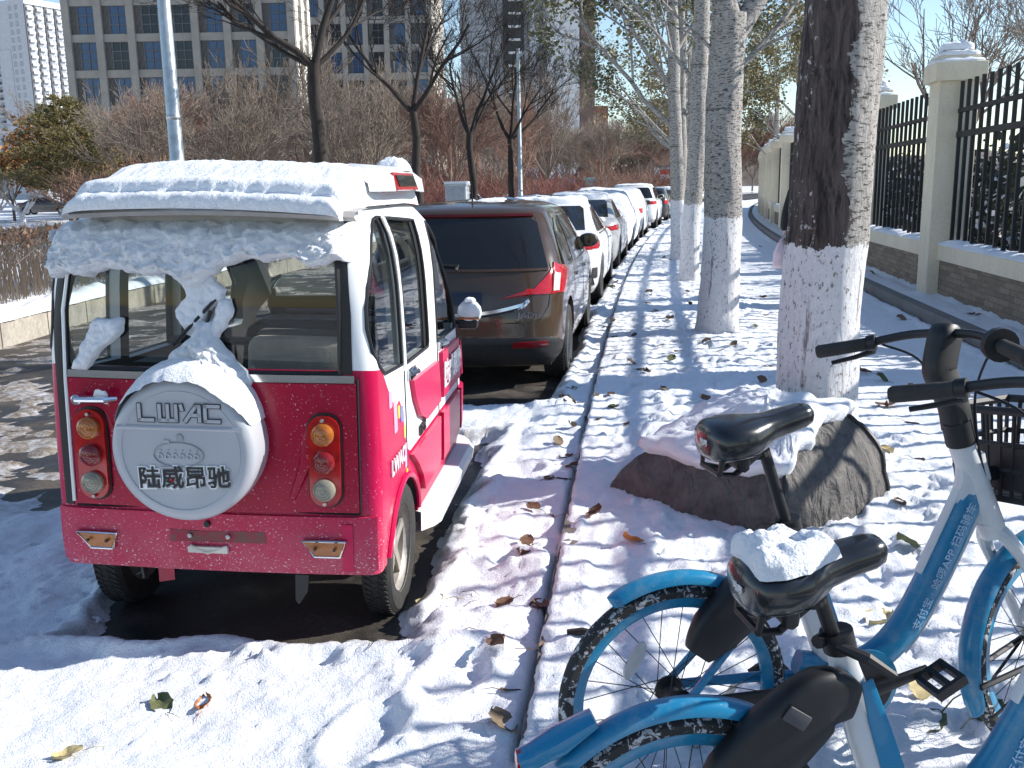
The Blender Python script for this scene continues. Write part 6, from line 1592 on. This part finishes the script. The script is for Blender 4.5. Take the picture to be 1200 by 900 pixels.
# ------------------------------------------------------------------ buildings
def m_wall(name, a, b, scale=.8):
    k = NT(name); n = k.noise(scale, 5, .6, k.coord()); k.col(k.ramp(n, [(.3, a), (.7, b)])); k.set(.85); return k.m
BEIGE = m_wall('beige_cladding', (.27, .25, .225), (.34, .315, .285)); LOUV = plain('dark_louvre', (.15, .145, .14), .7, 0, 0, .2, 2); WGREY = m_wall('grey_tower_render', (.24, .25, .27), (.32, .33, .35)); WWHITE = m_wall('white_tower_render', (.52, .53, .55), (.62, .63, .64)); WBLUE = m_wall('pale_grey_tower_wall', (.40, .42, .46), (.50, .52, .56))
BROWNW = m_wall('brown_tower_wall', (.13, .085, .07), (.18, .12, .10)); BRICKR = m_wall('red_brown_block', (.22, .09, .065), (.30, .13, .09)); SKYG = plain('sky_painted_window_glass', (.03, .07, .16), .05, 0, .3, .2, .2); DKG = plain('dark_window_glass', (.02, .024, .03), .08, 0, 0, .3, .3); FRAME = plain('window_frame', (.10, .105, .115), .5)  # SKYG: blue in the base colour stands in for reflected sky
def facade_frame(o, ex, ez=(0, 0, 1)): 
    ex = Vector(ex).normalized(); return basis(o, ex, ex.cross(Vector(ez))*-1, ez)     # x along, y into the wall, z up
def win_mesh(w_, h_, glass, nx=2, nz=3, depth=.25):
    m = MB(); m.add([(-w_/2, .06, 0), (w_/2, .06, 0), (w_/2, .06, h_), (-w_/2, .06, h_)], [(0, 1, 2, 3)], 0)
    for i in range(nx+1): m.box((-w_/2+w_*i/nx, .02, h_/2), (.09, .09, h_), mi=1)
    for i in range(nz+1): m.box((0, .02, h_*i/nz), (w_+.05, .08, .09), mi=1)
    o = m.build('window', [glass, FRAME], None, smooth=False); me = o.data; bpy.data.objects.remove(o); return me
def office(name, label, x0, x1, y, H, deep, pitch_z, pitch_x, z_off, wz, glass, side_w=None, maxwin=100, pxmax=None):
    b = thing(name, label, 'building', ((x0+x1)/2, y, 0), 0); W = x1-x0
    MB().box((0, deep/2+.5, H/2), (W-.4, deep, H)).build('wall', BEIGE, b, smooth=False)
    m = MB(); nx = int(round(W/pitch_x)); px_ = W/nx; nz = int((H-z_off)/pitch_z)
    for i in range(nx+1): m.box((-W/2+px_*i, .15, H/2), (.75, 1.1, H))
    for k in range(nz+1): m.box((0, .25, z_off+pitch_z*k-(pitch_z-wz)/2), (W, .8, pitch_z-wz))
    m.build('cladding_grid', BEIGE, b, smooth=False)
    # right flank: piers in a paler beige, sunlight put into the colour
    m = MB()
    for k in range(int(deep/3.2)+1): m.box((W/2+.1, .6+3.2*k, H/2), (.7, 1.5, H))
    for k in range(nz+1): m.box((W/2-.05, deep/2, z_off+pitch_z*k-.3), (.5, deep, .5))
    m.build('flank_piers', m_wall('sun_painted_flank', (.50, .47, .41), (.60, .56, .50)), b, smooth=False)
    ww = px_*.50; me = win_mesh(ww, wz, glass, 2, 3); lm = MB(); lw = px_*.24
    for q in range(6): lm.box((-lw/2+lw*(q+.5)/6, .0, wz/2), (lw/6*.5, .10, wz))
    lm.box((0, .10, wz/2), (lw, .04, wz)); lo_ = lm.build('louvre', LOUV, None, smooth=False); lme = lo_.data; bpy.data.objects.remove(lo_)
    cnt = 0
    me2 = win_mesh(ww, wz, DKG, 2, 3); rw = random.Random(5)
    for k in range(nz):
        for i in range(nx):
            zc = z_off+pitch_z*k; xl = -W/2+px_*i
            if cnt < maxwin: new_obj('window', me if rw.random() < .6 else me2, b, (xl+px_*.60, -.02, zc)); new_obj('louvre', lme, b, (xl+px_*.22, .0, zc)); cnt += 1
    return b
office('office_block', 'beige office block with tall windows and dark louvre panels behind the bare wood', -45.2, -22.1, 105, 31.5, 9, 3.55, 3.28, 3.6, 2.78, SKYG, maxwin=56)
office('office_wing', 'farther beige office wing with sky tinted windows and a sunlit right flank', -30.2, -11.3, 150, 40, 26, 4.0, 3.4, 2.6, 3.0, SKYG, maxwin=54)
def tower(name, label, loc, rz, W, D, H, floor, wallm, cols_f, cols_s, extra=None):
    b = thing(name, label, 'building', loc, rz)
    MB().box((0, D/2, H/2), (W, D, H)).build('wall', wallm[0], b, smooth=False)
    n = int(H/floor); W1 = win_mesh(1.5, 1.5, DKG, 2, 1); W2 = win_mesh(2.2, 1.6, SKYG, 3, 1); cnt = 0; rest = MB()
    for (faces, ex, o0, cols) in (('f', (1, 0, 0), (-W/2, 0, 0), cols_f), ('s', (0, 1, 0), (W/2, 0, 0), cols_s)):
        for k in range(n):
            for (xc, kind_) in cols:
                z = floor*k+.9
                if faces == 'f': M = Matrix.Translation((xc-W/2, -.03, z))
                else: M = Matrix.Translation((W/2+.03, xc, z)) @ Matrix.Rotation(PI/2, 4, 'Z')
                me = W1 if kind_ == 0 else W2
                if cnt < 100 and z > 15: o = new_obj('window', me, b); o.matrix_local = M; cnt += 1
                else:
                    o_ = len(rest.v); rest.add([M @ v.co for v in me.vertices], [tuple(p.vertices) for p in me.polygons]); rest.m[-len(me.polygons):] = [p.material_index for p in me.polygons]
    o = rest.build('far_windows', [DKG, FRAME], b, smooth=False); o['kind'] = 'stuff'
    if extra: extra(b, W, D, H, floor, n)
    return b
def x_left(b, W, D, H, fl, n):
    m = MB()
    for k in range(n):
        z = fl*k
        for xc in (2.2, 6.4, 10.8, 15.2):
            if k == 8 and xc == 2.2: bal = MB().box((0, 0, 0), (1.1, 2.6, 1.0)).build('balcony', WWHITE, b, smooth=False, loc=(W/2+.55, xc, z+1.0))
            elif k > 8: new_obj('balcony', bal.data, b, (W/2+.55, xc, z+1.0))
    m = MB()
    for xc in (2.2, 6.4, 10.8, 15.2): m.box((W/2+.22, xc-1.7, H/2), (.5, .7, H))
    m.build('vertical_fin', plain('dark_upright_band', (.10, .10, .11), .8), b, smooth=False)  # dark upright bands standing proud of the wall
    m = MB()
    bal2 = MB().box((0, 0, 0), (1.6, 1.0, .9)).build('balcony', FRAME, b, smooth=False, loc=(-W/2+7.3, -.5, fl*9+1.0))
    for k in range(10, n): new_obj('balcony', bal2.data, b, (-W/2+7.3, -.5, fl*k+1.0))
    MB().box((-W/2+12.5, -.12, H*.38), (7.0, .3, H*.76)).build('white_bay', WBLUE, b, smooth=False)
    MB().box((W/2+.25, D/2, H-1.0), (.5, D, 2.2)).build('parapet', WWHITE, b, smooth=False)
tower('apartment_tower', 'tall white apartment tower at the left edge, one face sunlit and balconied', (-195.5, 396.1, 0), R(-28), 26, 18, 75.5, 2.95, (WBLUE,), [(2, 0), (4.4, 0), (7.3, 1), (18, 0), (21.5, 0)], [(1.0, 0), (4.3, 1), (6.6, 0), (8.8, 1), (11.0, 0), (13.2, 1), (15.4, 0), (17.2, 0)], x_left)
def x_mid(b, W, D, H, fl, n):
    m = MB(); m.box((-W/2+12.6, -.15, H/2), (5.0, .5, H)); m.build('stair_column', plain('dark_stair_glazing', (.02, .02, .024), .3), b, smooth=False)
    m = MB(); 
    for k in range(n): m.box((-W/2+12.9, -.55, fl*k+.3), (3.0, .6, .5))
    m.build('stair_landing', WWHITE, b, smooth=False)
    MB().box((-W/2+24.3, -.25, H/2), (7.6, .7, H)).build('white_bay', WWHITE, b, smooth=False); MB().box((-W/2+30.1, -.2, H/2), (3.4, .6, H)).build('brown_corner', BROWNW, b, smooth=False)
    MB().box((-W/2+17.5, -.16, H/2), (2.2, .5, H)).build('white_pier', WBLUE, b, smooth=False)
tower('grey_tower', 'grey apartment tower with a dark stair column and white bay behind the bare trees', (5.1, 240, 0), 0, 31.8, 18, 76, 2.95, (WGREY,), [(1.6, 1), (4.8, 1), (8, 0), (17.5, 0), (19.4, 0), (22.2, 1), (25.2, 0), (27.2, 0), (30, 0)], [(4, 0), (9, 0), (14, 0)], x_mid)
def small_tower(name, label, x, y, W, H, m):
    b = thing(name, label, 'building', (x, y, 0)); MB().box((0, 6, H/2), (W, 12, H)).build('wall', m, b, smooth=False); me = win_mesh(1.6, 1.6, DKG, 2, 1)
    for k in range(int(H/3.2)):
        for i in range(max(1, int(W/3.2))): new_obj('window', me, b, (-W/2+3.2*(i+.5), -.04, 3.2*k+1))
small_tower('red_brown_block', 'small red brown block beside the right edge of the grey tower', 27.3, 300, 6, 25, BRICKR)
small_tower('distant_tower', 'distant brownish apartment block seen among the street tree leaves', 56, 350, 10.5, 31, BROWNW)
sh = thing('white_kiosk', 'little white shop building at the far end of the parked row', 'building', (21.5, 128, 0)); MB().box((0, 2, 1.9), (4.2, 4, 3.8)).build('wall', WWHITE, sh, smooth=False); MB().box((0, 1.9, 3.9), (4.8, 4.6, .25)).build('roof', FRAME, sh, smooth=False); MB().box((-.9, -.05, 1.2), (1.3, .1, 2.3)).build('door', DKG, sh, smooth=False); MB().box((1.1, -.05, 1.6), (1.4, .1, 1.2)).build('window', SKYG, sh, smooth=False); MB().box((0, -.1, 3.2), (3.6, .1, .6)).build('signboard', plain('red_signboard', (.40, .03, .03), .5), sh, smooth=False)
def m_hoard():
    k = NT('turquoise_hoarding'); k.col(k.ramp(k.noise(1.2, 4, .7, k.coord()), [(.35, (.05, .30, .38)), (.5, (.10, .42, .48)), (.65, (.45, .60, .62))])); return k.m
hd = thing('site_hoarding', 'turquoise printed hoarding standing among the bare trees', 'hoarding', (9.2, 104, 0)); MB().box((0, 0, 1.3), (2.2, .08, 2.4)).build('printed_sheet', m_hoard(), hd, smooth=False)
for s in (-1, 1): MB().box((s*1.15, .02, 1.3), (.12, .12, 2.7)).build('post', STEEL, hd, smooth=False)
hd = thing('blue_hoarding', 'faded blue hoarding a little left of the turquoise one', 'hoarding', (5.9, 106, 0)); MB().box((0, 0, 1.3), (4.4, .08, 2.2)).build('printed_sheet', plain('faded_blue_sheet', (.16, .24, .34), .6, 0, 0, .3, 2), hd, smooth=False)
for s in (-1, 1): MB().box((s*2.2, .02, 1.3), (.12, .12, 2.5)).build('post', STEEL, hd, smooth=False)
# ------------------------------------------------------------------ street furniture
def lamp_post(x, y, H, r, label, arm):
    t = thing('street_lamp', label, 'street lamp', (x, y, .38)); m = MB(); m.tube([(0, 0, -.3), (0, 0, 1.1), (0, 0, 1.12), (0, 0, H)], [r*1.12, r*1.08, r, r*.62], 20); m.build('pole', plain('galvanised_pole', (.40, .44, .46), .38, .6, 0, .2, 6), t)
    m = MB(); m.lathe([(r*1.12, 1.05), (r*1.2, 1.07), (r*1.2, 1.13), (r*1.02, 1.16)], 'z', n=20); m.lathe([(r*.95, 2.5), (r*1.02, 2.52), (r*1.02, 2.56), (r*.94, 2.58)], 'z', n=20); m.build('collar', STEEL, t)
    m = MB(); m.tube([(0, 0, H-.4), (arm*.4, 0, H), (arm, 0, H+.25)], [.05, .045, .04], 10); a = m.build('arm', STEEL, t); m = MB(); m.box((arm*1.22, 0, H+.29), (abs(arm)*.5, .22, .10)); m.build('lamp_head', PALE, a, bevel=.03)
lamp_post(XK(17.2)-7.85, 17.2, 8.5, .125, 'thick grey lamp post rising behind the left of the three wheeler roof', 1.3); lamp_post(XK(47.3)-7.6, 47.3, 7.6, .12, 'slim pale lamp post beyond the dark bare trees across the road', 1.2)
cb = thing('utility_cabinet', 'pale grey utility cabinet with a snow capped top across the road', 'cabinet', (XK(37)-7.75, 37, .4), HEAD(37)); MB().box((0, 0, .66), (.80, .55, 1.32)).build('cabinet_body', plain('grey_cabinet_steel', (.42, .45, .48), .4, .2, 0, .08), cb, bevel=.015); MB().box((0, 0, 1.36), (.88, .63, .09)).build('cabinet_lid', plain('grey_cabinet_steel', (.42, .45, .48)), cb, bevel=.02); MB().box((0, -.283, .66), (.70, .02, 1.16)).build('door', plain('grey_cabinet_door', (.36, .39, .42), .4), cb, bevel=.006)
m = MB(); m.box((0, 0, 1.44), (.86, .62, .09)); m.build('lid_snow', SNOW, cb, bevel=.035, seg=3)
# cars in the car park far left and one across the road
pw = [[(.52, 1.0), (1.18, .985), (1.20, 1.37), (.98, 1.385), (.70, 1.27)], [(1.25, .985), (2.24, .985), (2.26, 1.405), (1.27, 1.39)], [(2.32, .985), (3.20, .985), (2.92, 1.22), (2.66, 1.37), (2.34, 1.405)]]
def far_car(x, y, rz, paint, label, keys=SEDAN, sed=True): return make_car(99, 'parked_car', label, keys, paint, (.98, 3.72) if sed else (.8, 3.5), .325, (.99, 1.36), (.68, 1.04, 1.36, .60), 'sedan', win=sedwin if sed else mpvwin, tail=sedtail if sed else [], loc=((x, y, 0), rz), detail=0)
for (x, y, rz, pt, lab, kk) in ((-41.0, 82, R(-84), P_DARK, 'dark car in the far car park at the left edge', SEDAN), (-36.2, 83, R(-82), P_SILV, 'silver car in the far car park behind the whitewashed trees', SEDAN), (-31.2, 80, R(-84), P_WHITE, 'white car in the far car park just left of the three wheeler roof', MPV)):
    q = far_car(x, y, rz, pt, lab, kk, kk is SEDAN)[0]; q.location.z = .05
q = far_car(XK(42)-9.4, 42, HEAD(42), P_SNOWY, 'snow covered car across the road beside the grey cabinet', SEDAN)[0]
# ------------------------------------------------------------------ person walking beyond the nearest tree
def person(x, y, rz):
    t = thing('person', 'person in a black coat with a pale pink bag, mostly hidden by the nearest trunk', 'person', (x, y, .11), rz)
    def skin(name, mat, V, E, Rr, parent, lv=2):
        me = bpy.data.meshes.new(name); me.from_pydata(V, E, []); o = bpy.data.objects.new(name, me); COL.objects.link(o); o.modifiers.new('s', 'SKIN'); md = o.modifiers.new('d', 'SUBSURF'); md.levels = lv; md.render_levels = lv
        for i, r_ in enumerate(Rr): me.skin_vertices[0].data[i].radius = r_ if hasattr(r_, '__len__') else (r_, r_)
        me.skin_vertices[0].data[0].use_root = True; dg = bpy.context.evaluated_depsgraph_get(); dg.update(); m2 = bpy.data.meshes.new_from_object(o.evaluated_get(dg)); bpy.data.objects.remove(o); m2.materials.clear(); m2.materials.append(mat); m2.polygons.foreach_set('use_smooth', [True]*len(m2.polygons)); return new_obj(name, m2, parent)
    SK = plain('skin', (.52, .34, .25), .5); CO = plain('black_coat', (.012, .012, .014), .8); TR = plain('dark_trousers', (.03, .03, .04), .8); HR = plain('dark_hair', (.012, .01, .009), .5); PK = plain('pale_pink_bag', (.72, .55, .58), .6)
    V = [(0, 0, .92), (0, 0, 1.12), (0, 0, 1.36), (0, .01, 1.47), (0, .02, 1.56), (0, .03, 1.66), (-.10, 0, .88), (-.11, .06, .50), (-.11, -.04, .09), (-.11, .09, .05), (.10, 0, .88), (.11, .12, .50), (.11, .20, .09), (.11, .33, .05), (-.19, 0, 1.38), (-.25, -.03, 1.10), (-.27, .06, .86), (.19, 0, 1.38), (.24, .05, 1.10), (.25, .12, .86)]
    E = [(0, 1), (1, 2), (2, 3), (3, 4), (4, 5), (0, 6), (6, 7), (7, 8), (8, 9), (0, 10), (10, 11), (11, 12), (12, 13), (2, 14), (14, 15), (15, 16), (2, 17), (17, 18), (18, 19)]
    skin('body', SK, V, E, [(.15, .11), (.13, .10), (.16, .10), .05, .085, .07, .085, .06, .042, .035, .085, .06, .042, .035, .06, .045, .032, .06, .045, .032], t)
    b = [c for c in t.children][0]
    skin('coat', CO, [(0, 0, .80), (0, 0, 1.0), (0, 0, 1.2), (0, 0, 1.38), (0, .01, 1.46), (-.20, 0, 1.39), (-.265, -.03, 1.10), (-.28, .06, .90), (.20, 0, 1.39), (.25, .05, 1.10), (.26, .12, .90)], [(0, 1), (1, 2), (2, 3), (3, 4), (3, 5), (5, 6), (6, 7), (3, 8), (8, 9), (9, 10)], [(.21, .16), (.19, .15), (.18, .14), (.19, .13), .075, .085, .070, .058, .085, .070, .058], t)
    skin('trousers', TR, [(0, 0, .93), (-.10, 0, .86), (-.11, .06, .50), (-.11, -.03, .13), (.10, 0, .86), (.11, .12, .50), (.11, .20, .13)], [(0, 1), (1, 2), (2, 3), (0, 4), (4, 5), (5, 6)], [(.17, .13), .105, .08, .065, .105, .08, .065], t)
    for sx_, yy in ((-.11, -.04), (.11, .20)): m = MB(); m.box((sx_, yy+.06, .045), (.10, .27, .09)); m.build('shoe', BLACK, t, bevel=.035, seg=3)
    m = MB(); P = []
    for a in np.linspace(.02, PI*.62, 9): P.append([(math.sin(a)*math.cos(q)*.098, .02+math.sin(a)*math.sin(q)*.108-.01, 1.62+math.cos(a)*.13) for q in np.linspace(0, 2*PI, 18, endpoint=False)])
    m.grid(P, closed_u=True); m.build('hair', HR, t)
    for s in (-1, 1):
        h = Vector((-.27, .06, .84) if s < 0 else (.25, .12, .84))
        for q in range(5): m = MB(); o_ = Vector((-.02+.013*q*0, -.03+.016*q, -.02)); m.tube([h+o_*.6+Vector((0, 0, .02)), h+o_+Vector((0, 0, -.04)), h+o_+Vector((-s*.012, 0, -.075+.006*abs(q-2)))], [.010, .009, .007], 6); m.build('finger', SK, t)
    bag_ = thing('pink_bag', 'pale pink bag carried by the person behind the nearest tree', 'bag', (x, y, .11), rz)
    m = MB(); P = []
    for (z, w_, d_) in ((.40, .02, .02), (.41, .09, .15), (.46, .115, .19), (.60, .11, .18), (.72, .07, .14), (.80, .02, .05), (.81, .01, .01)): P.append([(-.30+w_*math.cos(q), .06+d_*math.sin(q), z) for q in np.linspace(0, 2*PI, 18, endpoint=False)])
    m.grid(P, closed_u=True); m.build('pouch', PK, bag_)
    m = MB(); m.tube([(-.30, .0, .78), (-.28, .06, .86), (-.30, .12, .78)], .008, 6); m.build('handle', PK, bag_)
person(3.93, 12.9, R(-14))
# ------------------------------------------------------------------ fallen leaves, twigs
LM = [plain('dry_brown_leaf', (.13, .065, .035), .7, 0, 0, .4, 40), plain('grey_brown_leaf', (.17, .12, .075), .75, 0, 0, .35, 40), plain('orange_leaf', (.45, .15, .03), .6, 0, 0, .3, 40), plain('green_dead_leaf', (.09, .10, .04), .7, 0, 0, .3, 40), plain('pale_yellow_leaf', (.50, .40, .20), .7, 0, 0, .2, 40)]
def leaf_geo(seed, L=.09, curl=.5):
    rng_ = random.Random(seed); P = []; n = 11
    for i in range(n):
        u = i/(n-1); w_ = L*.42*math.sin(PI*min(1, u*.92+.06))**.75*(1+.10*math.sin(u*23+seed)); row = []
        for j in range(7):
            v = -1+2*j/6; row.append((u*L, v*w_*(1-.25*curl*abs(v)), .004+curl*L*(.30*v*v*(.4+u)+.16*math.sin(u*4+seed)+.05*math.sin(u*11+v*5+seed))))
        P.append(row)
    m = MB(); m.grid(P); m.grid([[(x, y, z-.0015) for x, y, z in r] for r in P]); m.tube([(0, 0, .004), (-L*.35, L*.08*math.sin(seed), .012), (-L*.75, L*.22*math.sin(seed), .006)], [.0016, .0014, .001], 5); return m
kinds = []
for q in range(5):
    for sd in range(2):
        o = leaf_geo(q*3+sd+1, .085+.02*sd, .22+.35*sd).build('fallen_leaf', LM[q], None, angle=180); kinds.append((q, o.data)); bpy.data.objects.remove(o)
names = ['curled brown leaf lying on the snow', 'curled grey brown leaf lying on the snow', 'orange leaf lying on the snow', 'dull green dead leaf lying on the snow', 'pale yellow leaf lying on the snow']
def leaf(x, y, q, s=1.0, label=None, sd=None, rng_=random):
    c = [k for k in kinds if k[0] == q]; me = c[(sd if sd is not None else rng_.randrange(2))][1]
    o = new_obj('fallen_leaf', me, None, (x, y, gz(x, y)+.003)); o.rotation_euler = (rng_.uniform(-.35, .35), rng_.uniform(-.35, .35), rng_.uniform(0, 6.28)); o.scale = (s, s, s)
    tag(o, label or names[q], 'leaf', None if label else 'fallen leaves scattered on the snow')
def gpx(px_, py_, z=.08):
    d = fw+rr*((px_-600)/FPX)-uu*((py_-450)/FPX); t = (z-1.65)/d.z; return d.x*t, d.y*t
lr = random.Random(12)
for (px_, py_, q, s, lab) in ((195, 826, 3, .9, 'crumpled grey green leaf on the snow behind the three wheeler'), (237, 825, 2, .75, 'bright orange leaf beside the crumpled green one on the road snow'), (97, 873, 4, .8, 'pale yellow leaf on the snow in the lower left corner'), (600, 866, 1, 1.3, 'large crumpled brown leaf near the nearest bicycle wheel by the kerb'), (588, 812, 0, 1.0, 'round brown curled leaf on the gutter snow just above the largest one'), (632, 778, 0, 1.1, 'red brown leaf touching the kerb left of the farther bicycle wheel'), (632, 718, 0, 1.1, 'red brown leaf pair on the gutter snow by the kerb joint'), (752, 658, 2, .85, 'upright orange leaf on the verge snow in front of the tarpaulin bundle'), (1103, 860, 3, 1.7, 'broad dark green leaf on the snow between the bicycles'), (1143, 862, 3, 1.5, 'dark green leaf on the snow at the right beside the other broad one'), (1040, 740, 4, 1.3, 'pale beige leaf on the snow behind the blue bicycle frame'), (1077, 843, 4, 1.0, 'beige leaf on the snow below the pedal'), (665, 757, 1, .1, None)):
    if lab: x, y = gpx(px_, py_); leaf(x, y, q, s, lab, rng_=lr)
for (px_, py_, q) in ((620, 640, 0), (632, 598, 0), (650, 606, 1), (615, 643, 0), (652, 560, 0), (672, 532, 0), (662, 545, 1), (640, 560, 0), (655, 520, 1), (520, 692, 4), (545, 703, 1), (630, 715, 0), (700, 470, 1), (745, 440, 1), (760, 445, 0), (840, 418, 1), (770, 412, 1), (905, 437, 0), (1040, 482, 0), (1060, 500, 1), (1070, 545, 1), (1058, 605, 0), (1075, 655, 3), (1040, 450, 3), (1072, 460, 1), (1020, 440, 0), (1100, 330, 0), (1140, 345, 1), (1160, 352, 0), (1125, 318, 0), (1170, 455, 3), (1150, 460, 1), (735, 505, 0), (720, 470, 0), (880, 385, 1), (890, 350, 0), (900, 372, 1), (470, 742, 1), (1010, 520, 1), (1030, 535, 4), (720, 360, 0), (760, 350, 1), (780, 380, 0), (745, 392, 0), (950, 640, 1), (1100, 700, 1), (690, 620, 0), (600, 700, 0), (575, 760, 0), (660, 470, 0), (675, 455, 1)):
    x, y = gpx(px_, py_, .20 if px_ > 1090 and py_ < 400 else .10); leaf(x, y, q, lr.uniform(.7, 1.15), rng_=lr)
for k in range(70):
    y = 4.5+lr.random()**1.4*20; t_ = lr.uniform(-.25, 1.7) if lr.random() < .7 else lr.uniform(1.8, 4.0); leaf(XK(y)+t_, y, lr.choice([0, 0, 1, 1, 3]), lr.uniform(.7, 1.25), rng_=lr)
x, y = gpx(682, 758, .12); m = MB(); m.tube([(-.05, 0, .01), (0, .004, .018), (.06, -.004, .014)], [.012, .013, .011], 8); o = m.build('broken_stick', BARK, None); o.location = (x, y, gz(x, y)); o.rotation_euler = (0, 0, -.2); tag(o, 'short broken brown stick beside the kerb left of the farther bicycle', 'stick')
for k in range(14):
    y = 2.6+lr.random()*4; x = XK(y)-.05-lr.random()*1.0; a = lr.random()*6.28; m = MB(); L = .05+.08*lr.random(); m.tube([(0, 0, 0), (L*.5, .012, .012), (L, lr.uniform(-.02, .02), .004)], [.0016, .0014, .001], 5); o = m.build('fallen_twig', BARK, None); o.location = (x, y, gz(x, y)+.004); o.rotation_euler = (0, 0, a); tag(o, 'thin dark twig lying on the gutter snow', 'twig', 'thin twigs on the gutter snow')
x, y = gpx(112, 737, .0); m = MB(); P = [[(math.sin(a)*math.cos(q)*.035*(1+.2*float(perlin(q*2, a*3, 3))), math.sin(a)*math.sin(q)*.035, .02+math.cos(a)*.03) for q in np.linspace(0, 2*PI, 14, endpoint=False)] for a in np.linspace(.05, PI-.05, 9)]; m.grid(P, closed_u=True); o = m.build('snow_chunk', SNOW, None, angle=180); o.location = (x, y, .0); tag(o, 'little chunk of snow on the bare asphalt behind the left rear wheel', 'snow')
